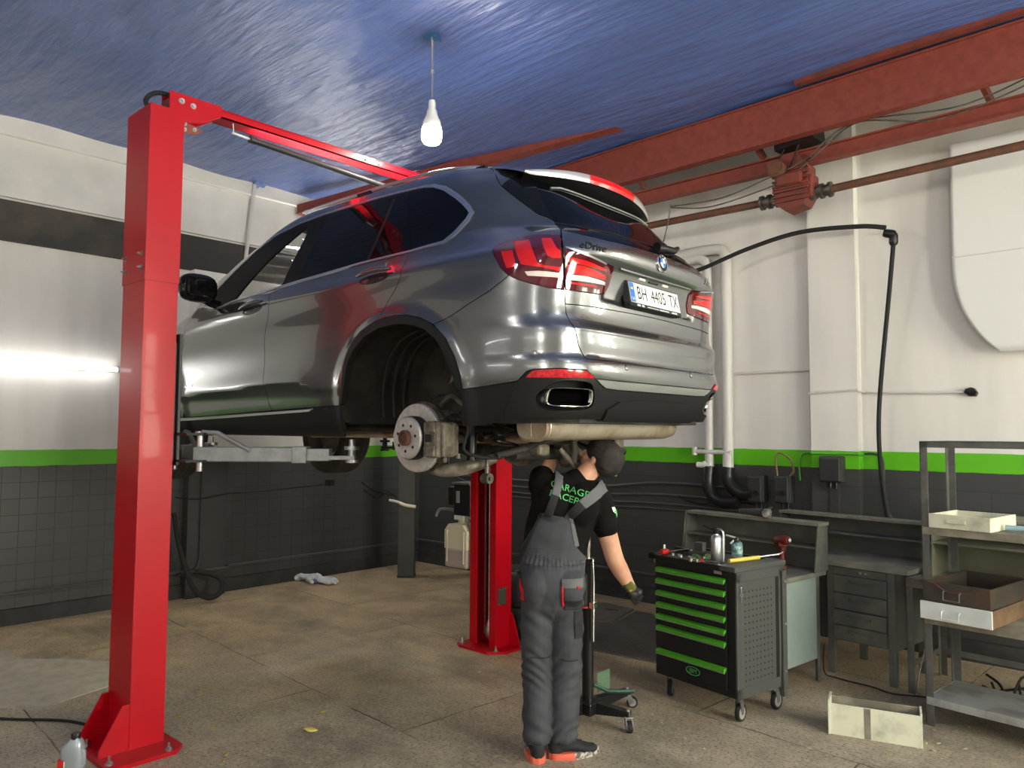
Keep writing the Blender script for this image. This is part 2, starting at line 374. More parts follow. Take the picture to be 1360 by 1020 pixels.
# ------------------------------------------------------------------ the two-column car lift
M_arm = mat('silver_grey_lift_arm', (.27, .27, .275), .45, .6, (.20, .20, .205), 20, bump=.05, bscale=120)
M_armk = mat('black_lift_arm', (.02, .02, .021), .4)
M_jug = mat('milky_plastic_reservoir', (.70, .64, .50), .4, 0, bump=.02)
M_fluid = mat('milky_plastic_over_fluid', (.40, .33, .30), .4)
M_led = mat('lit_led_tube', (1, 1, 1), .4, emit=(1, .97, .92), estr=60.)
def build_lift():
    L = thing('two_post_lift', 'red two-column car lift holding up the grey SUV', 'car lift', (3.56, -3.65, 0))
    def W(mb, name, m, par=L, **k):
        o = mb.build(name, m, None, off=L.location, **k); o.parent = par; return o
    def bolt(p, r=.014, h=.03, par=L, ax=(0, 0, 1), name='bolt'):
        p = Vector(p); d = Vector(ax); mb = MB()
        mb.cyl(p, p + d * .004, r * 1.5, n=12); mb.cyl(p + d * .004, p + d * .016, r, n=6, smooth=False); mb.cyl(p + d * .016, p + d * h, r * .5, n=8)
        return W(mb, name, M_steel, par)
    zup = lambda u, v, d: (u, v, d)
    def channel(mb, x0, x1, yb, yo, z0, z1, t=.012, lip=.05):
        s = 1 if yo > yb else -1
        o = [(x0, yb), (x1, yb), (x1, yo), (x1 - lip - .02, yo), (x1 - lip - .02, yo - s * .025), (x1 - lip - .008, yo - s * .025), (x1 - lip - .008, yo - s * t), (x1 - t, yo - s * t), (x1 - t, yb + s * t), (x0 + t, yb + s * t), (x0 + t, yo - s * t),
             (x0 + lip + .008, yo - s * t), (x0 + lip + .008, yo - s * .025), (x0 + lip + .02, yo - s * .025), (x0 + lip + .02, yo), (x0, yo)]
        n = len(o); vs = [(u, v, z0) for u, v in o] + [(u, v, z1) for u, v in o]
        mb.add(vs, [(i, (i + 1) % n, n + (i + 1) % n, n + i) for i in range(n)])
        for k in (0, n):   # caps in convex pieces
            q = [k + i for i in range(n)]
            for a in ((0, 1, 8, 9), (1, 2, 7, 8), (2, 3, 4, 5, 6, 7), (0, 9, 10, 15), (10, 11, 12, 13, 14, 15)): mb.add([vs[q[i]] for i in a], [tuple(range(len(a)))])
        return mb
    # near column
    c1 = W(channel(MB(), 3.405, 3.722, -5.245, -5.055, .02, 2.66), 'column', M_red); c1['label'] = 'red column near the camera'
    ext = W(channel(MB(), 3.399, 3.728, -5.249, -5.051, 2.645, 3.68), 'column_extension', M_red, c1)
    for z in (2.72, 2.80):
        for x in (3.45, 3.68): bolt((x, -5.249, z), .010, .028, c1, (0, -1, 0))
        bolt((3.399, -5.15, z), .010, .028, c1, (-1, 0, 0))
    pl = MB(); pl.prism([(3.36, -5.08), (3.36, -5.33), (3.45, -5.42), (3.86, -5.42), (3.905, -5.36), (3.905, -5.06), (3.84, -5.0), (3.42, -5.0)], zup, 0, .022)
    b1 = W(pl, 'base_plate', M_red)
    for x, y in ((3.40, -5.30), (3.50, -5.385), (3.83, -5.385), (3.87, -5.09), (3.40, -5.09)): bolt((x, y, .022), .015, .04, b1)
    def gusset(x, y0, y1, h, par):
        mb = MB(); mb.prism([(y0, .022), (y1, .022), (y1, .06), (y0 + (y1 - y0) * .25, h), (y0, h)], lambda u, v, d: (d, u, v), x - .006, x + .006); W(mb, 'gusset', M_red, par)
    gusset(3.712, -5.245, -5.40, .27, b1); gusset(3.42, -5.245, -5.40, .27, b1)
    mb = MB(); mb.prism([(3.41, .022), (3.34, .022), (3.34, .05), (3.38, .2), (3.41, .2)], lambda u, v, d: (u, d, v), -5.15, -5.14); W(mb, 'gusset', M_red, b1)
    # far column, open towards the car
    c2 = W(channel(MB(), 3.500, 3.800, -2.225, -2.415, .02, 2.66), 'column', M_red); c2['label'] = 'red column behind the SUV'
    W(channel(MB(), 3.494, 3.806, -2.221, -2.419, 2.645, 3.68), 'column_extension', M_red, c2)
    mb = MB(); mb.box(3.53, 3.77, -2.245, -2.235, .03, 2.6); W(mb, 'slide_lining', M_blackm, c2)
    mb = MB(); mb.box(3.8, 3.804, -2.39, -2.29, .36, .50, .003); for_p = W(mb, 'rating_plate', mat('grey_rating_plate', (.06, .05, .035), .6), c2)
    for y in (-2.38, -2.30):
        for z in (.37, .49): bolt((3.804, y, z), .004, .012, c2, (1, 0, 0), 'rivet')
    mb = MB(); mb.cyl((3.665, -2.345, .06), (3.665, -2.345, 2.3), .013, n=12); mb.lathe([(.02, 0), (.032, .03), (.032, .09), (.014, .16)], (3.665, -2.345, .06)); W(mb, 'hydraulic_cylinder', M_steel, c2)
    mb = MB(); mb.tube(spline([(3.625, -2.36, .1), (3.63, -2.365, .8), (3.62, -2.36, 1.5)], 6), .005, 6); W(mb, 'lift_cable', M_dsteel, c2)
    pl = MB(); pl.prism([(3.44, -2.22), (3.44, -2.50), (3.50, -2.535), (3.82, -2.535), (3.93, -2.42), (3.93, -2.18), (3.86, -2.12), (3.5, -2.12)], zup, 0, .022)
    b2 = W(pl, 'base_plate', M_red)
    for x, y in ((3.47, -2.47), (3.86, -2.47), (3.91, -2.22)): bolt((x, y, .022), .015, .04, b2)
    gusset(3.79, -2.225, -2.13, .27, b2)
    mb = MB(); mb.prism([(3.80, .022), (3.91, .022), (3.91, .05), (3.83, .27), (3.80, .27)], lambda u, v, d: (u, d, v), -2.245, -2.233); W(mb, 'gusset', M_red, b2)
    # cross beam: a folded channel with bracket plates at each end
    mb = MB()
    mb.box(3.60, 3.722, -5.13, -2.35, 3.722, 3.730); mb.box(3.714, 3.722, -5.13, -2.35, 3.722, 3.772); mb.box(3.60, 3.608, -5.13, -2.35, 3.722, 3.772); mb.box(3.60, 3.722, -5.13, -2.35, 3.768, 3.776)
    x = W(mb, 'cross_beam', M_red)
    for y0, s in ((-5.12, 1), (-2.36, -1)):
        for xx in (3.716, 3.61):
            mb = MB(); mb.prism([(y0, 3.60), (y0 + s * .17, 3.645), (y0 + s * .30, 3.722), (y0 + s * .30, 3.79), (y0 - s * .02, 3.79), (y0 - s * .02, 3.60)], lambda u, v, d: (d, u, v), xx, xx + .010); W(mb, 'end_plate', M_red, x)
        mb = MB(); mb.box(3.62, 3.71, y0 - .02, y0 + .02, 3.66, 3.75, .003); W(mb, 'pulley_block', M_redbeam_dark, x)
    for p in ((3.726, -5.07, 3.745), (3.726, -5.00, 3.735)): bolt(p, .012, .02, x, (1, 0, 0))
    for y in (-3.72, -3.60): bolt((3.722, y, 3.75), .008, .02, x, (1, 0, 0))
    mb = MB(); mb.prism([(-5.06, 3.56), (-4.97, 3.575), (-4.92, 3.605), (-5.06, 3.64)], lambda u, v, d: (d, u, v), 3.700, 3.708); cl = W(mb, 'clevis_plate', M_redbeam, x)
    for p in ((3.708, -5.04, 3.62), (3.708, -5.04, 3.585), (3.708, -4.98, 3.60)): bolt(p, .008, .02, cl, (1, 0, 0))
    mb = MB(); mb.tube(spline([(3.66, -5.22, 3.66), (3.63, -5.24, 3.72), (3.64, -5.20, 3.775), (3.66, -5.13, 3.785), (3.67, -5.05, 3.76)], 8), .014, 10); W(mb, 'hydraulic_hose', M_blackm, x)
    # carriages and swing arms
    def carriage(y, s, m):
        mb = MB(); mb.box(3.46, 3.66 + .075, y, y + s * .02, 1.58, 2.35, .004); mb.box(3.47, 3.71, y - s * .07, y, 1.60, 2.30, .004)
        c = W(mb, 'carriage', m)
        for z in (1.60, 1.755):
            mb = MB(); mb.prism([(3.42, y), (3.86, y), (3.90, y + s * .08), (3.86, y + s * .16), (3.42, y + s * .16), (3.38, y + s * .08)], zup, z, z + .014); W(mb, 'pivot_plate', m, c)
        return c
    ca = carriage(-5.04, 1, M_armk); cb = carriage(-2.43, -1, M_armk)
    def arm(p, e, z, m, pad_m, h=.085):
        p = Vector((p[0], p[1], 0)); e = Vector((e[0], e[1], 0)); d = (e - p); ln = d.length; d.normalize(); nrm = Vector((-d.y, d.x, 0))
        M = Matrix(((d.x, nrm.x, 0, p.x), (d.y, nrm.y, 0, p.y), (0, 0, 1, z), (0, 0, 0, 1)))
        mb = MB(); mb.box(-.02, ln * .70, -.055, .055, -h / 2, h / 2, .006, M=M); mb.box(ln * .62, ln * .715, -.062, .062, -h / 2 - .006, h / 2 + .006, .004, M=M)
        a = W(mb, 'swing_arm', m)
        mb = MB(); mb.box(ln * .70, ln * .86, -.042, .042, -.036, .036, .004, M=M); mb.prism([(ln * .86, -.042), (ln * .86, .042), (ln * .93, .03), (ln + .02, .03), (ln + .02, -.03), (ln * .93, -.03)], zup, -.028, -.006, M=M); W(mb, 'arm_extension', m, a)
        mb = MB(); mb.cyl((0, 0, -.10), (0, 0, .12), .02, n=14, M=M); mb.cyl((0, 0, .12), (0, 0, .135), .03, n=14, M=M); W(mb, 'pivot_pin', M_steel, a)
        mb = MB(); mb.tube([(.03, -.05, .13), (.12, -.05, .125), (ln * .35, -.05, .02)], .014, 8, M=M); W(mb, 'arm_strut', m, a)
        mb = MB(); mb.cyl((ln, 0, -.04), (ln, 0, .03), .022, n=14, M=M); mb.cyl((ln, 0, -.046), (ln, 0, -.03), .04, n=16, M=M); mb.cyl((ln, 0, .03), (ln, 0, .05), .045, n=18, M=M); mb.cyl((ln, 0, .05), (ln, 0, .09), .018, n=12, M=M); W(mb, 'lift_pad', pad_m, a)
        return a
    a = arm((3.80, -4.93), (4.45, -4.32), 1.645, M_arm, M_steel); a['label'] = 'silver lift arm under the near side sill'
    arm((3.46, -4.93), (2.75, -4.35), 1.645, M_arm, M_steel)
    arm((3.80, -2.52), (4.62, -2.86), 1.655, M_armk, M_blacks, .075); arm((3.46, -2.52), (2.75, -2.75), 1.655, M_armk, M_blacks, .075)
    # power unit with fluid reservoir on the far column
    mb = MB(); mb.box(3.29, 3.50, -2.42, -2.25, 1.06, 1.33, .01); pu = W(mb, 'power_unit', M_blacks)
    mb = MB(); mb.box(3.20, 3.31, -2.40, -2.28, 1.14, 1.30, .008); W(mb, 'switch_box', M_black, pu)
    mb = MB(); mb.box(3.33, 3.37, -2.424, -2.419, 1.17, 1.27); W(mb, 'data_plate', mat('grey_sticker', (.3, .3, .3), .5), pu)
    mb = MB(); mb.box(3.28, 3.50, -2.43, -2.24, 1.328, 1.345, .003); W(mb, 'cover', M_arm, pu)
    mb = MB(); mb.tube(spline([(3.30, -2.36, 1.09), (3.18, -2.38, 1.10), (3.09, -2.40, 1.09), (3.06, -2.41, 1.03)], 6), [.013] * 19, 10); W(mb, 'lowering_handle', M_arm, pu)
    sec = [(3.21, .62), (3.21, .92), (3.25, .985), (3.30, 1.0), (3.44, 1.0), (3.475, .97), (3.475, .62)]
    mb = MB(); mb.box(3.205, 3.478, -2.44, -2.25, .615, .78, .02); f = W(mb, 'reservoir', M_fluid, pu); f['label'] = 'milky reservoir, fluid level showing low down'
    mb = MB(); mb.prism([(3.205, .775), (3.205, .93), (3.255, .985), (3.43, .985), (3.478, .93), (3.478, .775)], lambda u, v, d: (u, d, v), -2.44, -2.25); mb.cyl((3.35, -2.345, .98), (3.35, -2.345, 1.06), .05, n=20); mb.box(3.235, 3.245, -2.446, -2.438, .66, .93); mb.box(3.44, 3.45, -2.446, -2.438, .66, .93)
    W(mb, 'reservoir', M_jug, pu)
    mb = MB(); mb.box(3.28, 3.40, -2.40, -2.29, 1.02, 1.06, .004); W(mb, 'clamp', M_white, pu)
    # lamp tube slung under the beam
    lt = thing('tube_lamp', 'dark-backed tube lamp slung under the red lift beam', 'lamp', (3.66, -4.0, 3.62))
    p0 = Vector((3.69, -4.60, 3.655)); p1 = Vector((3.69, -3.10, 3.59)); d = (p1 - p0).normalized()
    mb = MB(); mb.cyl(p0, p1, .021, n=16); mb.cyl(p0 - d * .01, p0 + d * .03, .024, n=16); mb.wbuild('housing', mat('dark_grey_lamp_housing', (.03, .03, .03), .4), lt)
    mb = MB(); mb.cyl(p0 + d * .04 + Vector((-.012, 0, .017)), p1 - d * .04 + Vector((-.012, 0, .017)), .007, n=10); mb.wbuild('led_strip', M_led, lt)
    mb = MB(); mb.cyl(p0 - d * .13, p0 - d * .01, .008, n=8); mb.tube([p0 - d * .12, p0 - d * .13 + Vector((0, 0, .10))], .003, 6); mb.tube([p1, p1 + Vector((0, 0, .14))], .003, 6); mb.wbuild('cord', M_white, lt)
build_lift()
# ------------------------------------------------------------------ overhead crane, bulb, wall equipment
def bar(mb, p0, p1, w, h, up=(0, 0, 1), mi=0):
    # rectangular bar between two points
    p0 = Vector(p0); p1 = Vector(p1); d = (p1 - p0).normalized(); s = d.cross(Vector(up)).normalized(); u = s.cross(d)
    vs = [p + s * (a * w / 2) + u * (b * h / 2) for p in (p0, p1) for a, b in ((-1, -1), (1, -1), (1, 1), (-1, 1))]
    return mb.add(vs, [(0, 1, 2, 3), (7, 6, 5, 4), (0, 4, 5, 1), (1, 5, 6, 2), (2, 6, 7, 3), (3, 7, 4, 0)], mi)
def ibeam(mb, p0, p1, w, h, t=.012):
    z = Vector((0, 0, 1)); p0 = Vector(p0); p1 = Vector(p1)
    bar(mb, p0, p1, t, h); bar(mb, p0 + z * (h / 2 - t / 2), p1 + z * (h / 2 - t / 2), w, t); bar(mb, p0 - z * (h / 2 - t / 2), p1 - z * (h / 2 - t / 2), w, t)
    return mb
def build_crane():
    cr = thing('bridge_crane', 'oxide-red steel crane bridge with drive shaft high along the back wall', 'crane', (5.4, -.7, 4.2))
    # box girder
    y = lambda x: -.70 - (x - 2.9) * .0405
    gl = lambda x, z, dy=0: Vector((x, y(x) + dy, z))
    mb = MB(); bar(mb, gl(.25, 4.452, .055), gl(9.6, 4.442, .055), .10, .355); bar(mb, gl(.25, 4.632, .055), gl(9.6, 4.622, .055), .16, .012); mb.wbuild('main_girder', M_redbeam, cr)
    mb = MB(); bar(mb, gl(5.75, 4.66, -.10), gl(9.6, 4.65, -.10), .07, .05); mb.wbuild('edge_angle', M_redbeam_dark, cr)
    mb = MB(); bar(mb, (.10, -2.02, 4.45), (4.55, -1.0, 4.742), .10, .11); bar(mb, (.10, -2.02, 4.392), (4.55, -1.0, 4.688), .13, .012); mb.wbuild('far_girder', M_redbeam, cr)
    mb = MB(); bar(mb, (.25, -2.06, 4.375), (.62, -1.97, 4.394), .05, .02); mb.wbuild('white_strip', M_white, cr)  # thin white strip under the far girder's left end
    s = MB(); ibeam(s, (.3, -.49, 4.118), (9.6, -.51, 4.195), .09, .135); mb = s.wbuild('secondary_girder', M_redbeam, cr)
    for x in (4.02, 5.28, 5.62, 7.05):
        m2 = MB(); bar(m2, (x, -.5, 4.25), (x - .06, y(x) + .10, 4.46), .035, .06); m2.wbuild('cross_strut', M_redbeam_dark, cr)
    m2 = MB(); bar(m2, (5.45, -.55, 4.30), (5.80, -.58, 4.33), .22, .14); m2.wbuild('trolley_block', M_blacks, cr)
    # drive shaft with gearbox
    for a, c in (((.3, -.50, 3.88), (5.30, -.50, 3.845)), ((5.80, -.5, 3.845), (9.6, -.50, 3.93))):
        m2 = MB(); m2.cyl(a, c, .034, n=16); m2.wbuild('drive_shaft', M_rust, cr)
    m2 = MB()
    m2.prism([(5.42, 3.78), (5.42, 4.10), (5.47, 4.20), (5.62, 4.20), (5.70, 4.08), (5.70, 3.80), (5.66, 3.74), (5.50, 3.71)], lambda u, v, d: (u, d, v), -.60, -.40)
    for k in range(7): m2.box(5.405, 5.715, -.63, -.60, 3.78 + .045 * k, 3.795 + .045 * k)
    m2.box(5.45, 5.67, -.66, -.60, 3.92, 4.02, .015); m2.box(5.66, 5.74, -.58, -.42, 3.80, 4.0, .02)
    m2.box(5.40, 5.72, -.61, -.39, 3.90, 3.925)
    g = m2.wbuild('gearbox', M_redbeam_dark, cr)
    m2 = MB(); m2.cyl((5.46, -.60, 4.07), (5.46, -.70, 4.07), .075, n=20); m2.cyl((5.46, -.70, 4.07), (5.46, -.715, 4.07), .06, n=20); m2.wbuild('motor', M_rust, cr)
    for x0, x1 in ((5.24, 5.42), (5.70, 5.88)):
        m2 = MB(); m2.cyl((x0, -.5, 3.845), (x1, -.5, 3.845), .05, n=14)
        for q in (x0 + .02, (x0 + x1) / 2, x1 - .02): m2.cyl((q - .012, -.5, 3.845), (q + .012, -.5, 3.845), .066, n=14)
        m2.wbuild('coupling', M_dsteel, cr)
    m2 = MB(); m2.cyl((5.42, -.62, 4.09), (5.60, -.63, 4.36), .006, n=6); m2.cyl((5.56, -.62, 4.07), (5.70, -.63, 4.36), .006, n=6); m2.wbuild('drive_belt', M_blackm, cr)
    m2 = MB(); bar(m2, (5.40, -.46, 4.16), (5.72, -.46, 4.16), .16, .03); bar(m2, (5.43, -.46, 4.2), (5.43, -.46, 4.4), .05, .02); m2.wbuild('hanger_bracket', M_redbeam_dark, cr)
    # slack cables
    for nm, pts in (('slack_cable', [(4.35, -.56, 3.98), (4.9, -.58, 3.95), (5.4, -.64, 4.02), (5.7, -.64, 4.10), (6.1, -.62, 4.32), (6.9, -.62, 4.24), (7.6, -.62, 4.42)]),
                    ('slack_cable', [(4.35, -.56, 3.97), (4.75, -.58, 3.89), (5.2, -.62, 3.91), (5.55, -.63, 3.98), (5.85, -.63, 4.16), (6.15, -.63, 4.31), (6.7, -.64, 4.17), (7.2, -.64, 4.24), (7.6, -.64, 4.38)]),
                    ('slack_cable', [(4.36, -.57, 4.0), (4.30, -.54, 3.80), (4.18, -.5, 3.5), (4.06, -.46, 3.25)])):
        m2 = MB(); m2.tube(spline(pts, 8), .006, 6); m2.wbuild(nm, M_dsteel, cr)
    for x in (1.0, 3.2, 9.2):
        m2 = MB(); m2.box(x - .05, x + .05, -.44, 0, 4.26, 4.32); m2.box(x - .1, x + .1, -.02, 0, 4.1, 4.4); m2.box(x - .025, x + .025, -.53, -.47, 3.86, 4.10); m2.wbuild('wall_bracket', M_redbeam_dark, cr)
build_crane()

def build_bulb():
    x, y, zt = 4.118, -3.44, tarp_z(4.1, -3.44)
    t = thing('hanging_bulb', 'bare glowing bulb hanging on a cord from the tarpaulin', 'bulb', (x, y, 3.87))
    mb = MB(); mb.cyl((0, 0, .32), (0, 0, zt - 3.87), .004, n=6); mb.tube([(0, 0, .50), (.035, -.035, .58), (.09, -.09, .70)], .003, 6); mb.lathe([(.004, .49), (.014, .50), (.014, .52), (.004, .53)], n=10); mb.tube([(0, 0, .5), (.03, -.02, .46), (.035, -.03, .40)], .003, 5); mb.build('cord', mat('grey_flex', (.35, .33, .32), .6), t)
    mb = MB(); mb.lathe([(.012, .30), (.022, .295), (.026, .27), (.026, .235), (.036, .22), (.040, .19), (.050, .165), (.062, .14), (.068, .10), (.066, .095)], n=28); mb.build('bulb_base', mat('white_bulb_base', (.8, .8, .78), .35), t)
    mb = MB(); mb.lathe([(.066, .096), (.072, .07), (.073, .03), (.068, 0), (.055, -.018), (.03, -.028), (.001, -.031)], n=28, caps=False); mb.build('glowing_bulb', mat('lit_bulb', (1, 1, 1), .4, emit=(1, .95, .86), estr=190.), t)
    mb = MB(); mb.prism([(-.05, -.05), (.06, -.02), (.02, .06)], lambda u, v, d: (u, v, d), zt - 3.87 - .03, zt - 3.87 + .0); mb.build('ceiling_rose', M_grn if 0 else mat('blue_plastic', (.03, .12, .25), .5), t)
build_bulb()
for bx_, by_, lb in ((8.6, -8.6, 'added fill bulb, unseen behind the camera'), (9.6, -4.2, 'added fill bulb, unseen at the right behind the camera'), (5.4, -8.2, 'added fill bulb, unseen left of the camera')):  # extra bulbs out of view, added to brighten the floor and tarpaulin
    o = copy_tree(bpy.data.objects['hanging_bulb']); o.location = (bx_, by_, 3.87); o['label'] = lb

def build_tube(loc0, loc1, nrm, label, power=14.):
    p0 = Vector(loc0); p1 = Vector(loc1); n = Vector(nrm); d = (p1 - p0).normalized()
    t = thing('wall_tube_light', label, 'tube light', (p0 + p1) / 2)
    mb = MB(); bar(mb, p0, p1, .05, .03); t0 = mb.wbuild('batten', M_white, t)
    mb = MB(); mb.cyl(p0 + n * .035 + d * .02, p1 + n * .035 - d * .02, .020, n=14); mb.wbuild('glowing_tube', mat('lit_fluorescent_tube', (1, 1, 1), .4, emit=(1, .98, .94), estr=power), t)
    mb = MB(); mb.cyl(p1 + n * .035 - d * .02, p1 + n * .035 + d * .015, .021, n=14); mb.cyl(p0 + n * .035 - d * .015, p0 + n * .035 + d * .02, .021, n=14); mb.wbuild('end_cap', M_white, t)
build_tube((.03, -6.6, 2.385), (.03, -4.02, 2.385), (1, 0, 0), 'long glowing tube light fixed on the white left wall', 14.)
build_tube((2.0, YE + .03, 2.35), (4.4, YE + .03, 2.35), (0, 1, 0), 'glowing tube light on the wall behind the camera', 14.)
build_tube((6.3, YE + .03, 2.2), (8.7, YE + .03, 2.2), (0, 1, 0), 'second glowing tube light on the wall behind the camera', 14.)

build_tube((.03, -2.15, 3.30), (.03, -1.25, 3.30), (1, 0, 0), 'short glowing tube light high on the left wall behind the SUV', 140.)
def wall_things():
    # steel column in the corner
    p = thing('steel_pillar', 'dark grey square pillar standing in the room corner', 'pillar', (.80, -.865, 0), R(43))
    mb = MB(); mb.box(-.10, .10, -.08, .08, 0, ZC - .08, .006); mb.build('shaft', mat('dark_grey_pillar_paint', (.040, .042, .038), .5, 0, (.055, .055, .05), 5, bump=.1), p)
    mb = MB(); mb.box(-.105, .105, -.085, .085, 0, .03, .004); mb.build('foot', M_skirt, p)
    t = thing('pipe_stub', 'short handle wrapped in white tape on the dark pillar', 'pipe stub', (.82, -.96, .88))
    mb = MB(); mb.tube([(.02, -.06, .03), (.07, -.02, .005), (.17, .07, -.015)], .02, 10); mb.build('tape_wrap', mat('white_tape', (.7, .64, .5), .7), t)
    mb = MB(); mb.tube(spline([(-.10, -.12, .06), (-.03, -.09, .05), (.03, -.05, .03)], 4), .016, 8); mb.build('pipe_end', M_pipew, t)
    # corrugated white pipe pair on the back wall
    for i, (x, zt, lab) in enumerate(((4.475, 3.62, 'white vertical pipe on the back wall, the left of a pair'), (4.675, 3.58, 'white vertical pipe on the back wall, the right of a pair'))):
        t = thing('water_pipe', lab, 'pipe', (x, -.07, 1.43))
        r = .052 if i else .045
        zt = 3.40 + .07 * i
        mb = MB(); mb.tube([(x, -.07, 1.44), (x, -.07, zt)] + spline([(x, -.07, zt), (x - .02, -.07, zt + .10), (x - .10, -.07, zt + .14), (x - .22 - .2 * i, -.07, zt + .145), (x - .9, -.07, zt + .10)], 6)[1:], r, 16); mb.wbuild('pipe', M_pipew, t)
        mb = MB()
        if i: mb.tube(spline([(x, -.07, 1.45), (x, -.08, 1.34), (x + .06, -.09, 1.25), (x + .16, -.09, 1.20), (x + .26, -.09, 1.215)], 6), .060, 14)
        else: mb.tube(spline([(x, -.07, 1.45), (x, -.1, 1.28), (x + .06, -.12, 1.16), (x + .17, -.13, 1.11), (x + .33, -.13, 1.12)], 6), .058, 14)
        mb.wbuild('rubber_elbow', M_black, t)
    mb = MB(); mb.tube([(4.72, -.10, 1.595), (4.32, -.10, 1.595)], .022, 10); mb.tube([(4.33, -.10, 1.56), (4.33, -.10, 1.64)], .024, 10); tag(mb.build('pipe_branch', M_pipew), 'thin white pipe branch crossing the green stripe', 'pipe')
    mb = MB(); mb.tube([(4.50, -.10, 1.46), (4.36, -.10, 1.465)], .028, 10); mb.cyl((4.44, -.10, 1.45), (4.44, -.10, 1.50), .02, n=8); tag(mb.build('pipe_valve', M_white), 'short white pipe valve just under the green stripe', 'valve')
    mb = MB(); mb.tube([(4.72, -.02, 2.36), (5.47, -.02, 2.36), (5.475, -.02, 1.65)], .014, 8); tag(mb.build('conduit', M_pipew), 'thin white conduit bent square on the white wall', 'conduit')
    # thin conduit with black socket at the right
    t = thing('wall_conduit', 'thin white conduit ending in a black socket on the white wall', 'conduit', (6.4, -.03, 2.05))
    mb = MB(); mb.tube([(5.48, -.115, 2.14), (5.92, -.115, 2.16), (5.95, -.03, 2.14), (6.2, -.03, 2.13), (6.75, -.03, 2.12)], .010, 8); mb.wbuild('tube', M_pipew, t)
    mb = MB(); mb.cyl((6.76, 0, 2.12), (6.76, -.05, 2.12), .036, n=16); mb.cyl((6.72, -.03, 2.13), (6.80, -.045, 2.10), .022, n=12); mb.wbuild('socket', M_black, t)
    # junction boxes
    Mb = mat('dark_grey_box_paint', (.026, .027, .027), .45)
    for (x, z, w, h, dep, y0, lab) in ((4.965, 1.255, .165, .26, .13, 0, 'dark switch box on the tiles beside the black pipe elbow'), (5.225, 1.265, .16, .26, .13, 0, 'dark switch box with a looped cable, middle of three'), (5.70, 1.47, .20, .23, .12, -.1, 'dark switch box mounted on the green-striped pier')):
        t = thing('switch_box', lab, 'switch box', (x, y0, z))
        mb = MB(); mb.box(-w / 2, w / 2, -dep * .75, 0, -h / 2, h / 2, .012); mb.build('case', Mb, t)
        mb = MB(); mb.box(-w / 2 + .008, w / 2 - .008, -dep, -dep * .74, -h / 2 + .008, h / 2 - .008, .02); mb.build('lid', Mb, t)
        mb = MB()
        if y0 == 0: mb.cyl((.02, -dep, -.03), (.02, -dep - .02, -.03), .022, n=14)
        else: mb.cyl((-w / 2, -.06, -.05), (-w / 2 - .012, -.06, -.05), .02, n=12); mb.cyl((-w / 2, -.06, .0), (-w / 2 - .012, -.06, .0), .014, n=12)
        mb.build('knob', M_black, t)
        mb = MB(); mb.cyl((-.02, -.05, -h / 2), (-.02, -.05, -h / 2 - .05), .016, n=10); mb.cyl((.03, -.05, -h / 2), (.03, -.05, -h / 2 - .05), .016, n=10); mb.build('cable_gland', M_black, t)
    mb = MB(); mb.tube(spline([(5.18, -.09, 1.38), (5.17, -.10, 1.52), (5.20, -.11, 1.60), (5.30, -.10, 1.55), (5.33, -.09, 1.44), (5.28, -.08, 1.38)], 6), .010, 8); tag(mb.build('looped_cable', mat('tan_cable', (.18, .13, .06), .5)), 'tan cable looped above the middle switch box', 'cable')
    Mg = M_grn
    mb = MB(); mb.tube(spline([(5.36, -.015, 1.35), (5.355, -.015, 1.52), (5.40, -.015, 1.60), (5.495, -.02, 1.605)], 6) + [Vector((5.50, -.115, 1.605)), Vector((5.91, -.115, 1.605)), Vector((5.915, -.02, 1.60))], .010, 8)
    tag(mb.build('green_conduit', Mg), 'thin green-painted conduit curving along the green stripe', 'conduit')
    mb = MB(); mb.tube(spline([(5.93, -.015, 1.61), (6.03, -.015, 1.605), (6.08, -.015, 1.55), (6.085, -.015, 1.3), (6.12, -.015, 1.10), (6.25, -.015, 1.0), (6.5, -.015, .98)], 6), .009, 8); tag(mb.build('dark_conduit', mat('grey_conduit_paint', (.05, .05, .05), .4)), 'grey conduit curving down the dark tiles right of the pier', 'conduit')
    mb = MB(); mb.box(5.66, 5.74, -.112, -.10, .92, 1.40, .002); mb.cyl((5.70, -.112, 1.05), (5.70, -.14, 1.05), .03, n=12); tag(mb.build('cable_trunking', M_dwall), 'dark cable trunking below the pier switch box', 'trunking')
    # wall cables and pipes behind the mechanic
    for i, (z0, z1, lab) in enumerate(((1.19, 1.26, 'upper'), (1.11, 1.14, 'second'), (1.035, 1.045, 'third'), (.985, .99, 'lowest'))):
        mb = MB(); mb.tube(spline([(.9, -.02, z0 + .02), (2.0, -.02, z0), (3.0, -.02, z0 - .015), (3.9, -.02, z1), (4.9, -.02, z1 - .02)], 5), .013 - .002 * i, 8)
        tag(mb.build('wall_pipe', mat('grey_wall_pipe', (.07, .07, .07), .35) if i == 0 else bpy.data.materials['grey_wall_pipe']), ['grey pipe, uppermost of four running along the dark back wall', 'grey pipe, second from top of four along the dark back wall', 'grey pipe, third from top of four along the dark back wall', 'grey pipe, lowest of four running along the dark back wall'][i], 'pipe')
    mb = MB(); mb.tube(spline([(.62, -.02, 1.50), (.66, -.03, 1.30), (.85, -.03, 1.16), (1.2, -.03, 1.11)], 6), .012, 8); tag(mb.build('drop_cable', M_dwall), 'dark cable dropping beside the corner pillar', 'cable')
    mb = MB(); mb.tube(spline([(1.10, -.02, 1.50), (1.15, -.03, 1.36), (1.35, -.03, 1.22), (1.7, -.03, 1.19)], 6), .012, 8); tag(mb.build('drop_cable', M_dwall), 'dark cable curving down right of the corner pillar', 'cable')
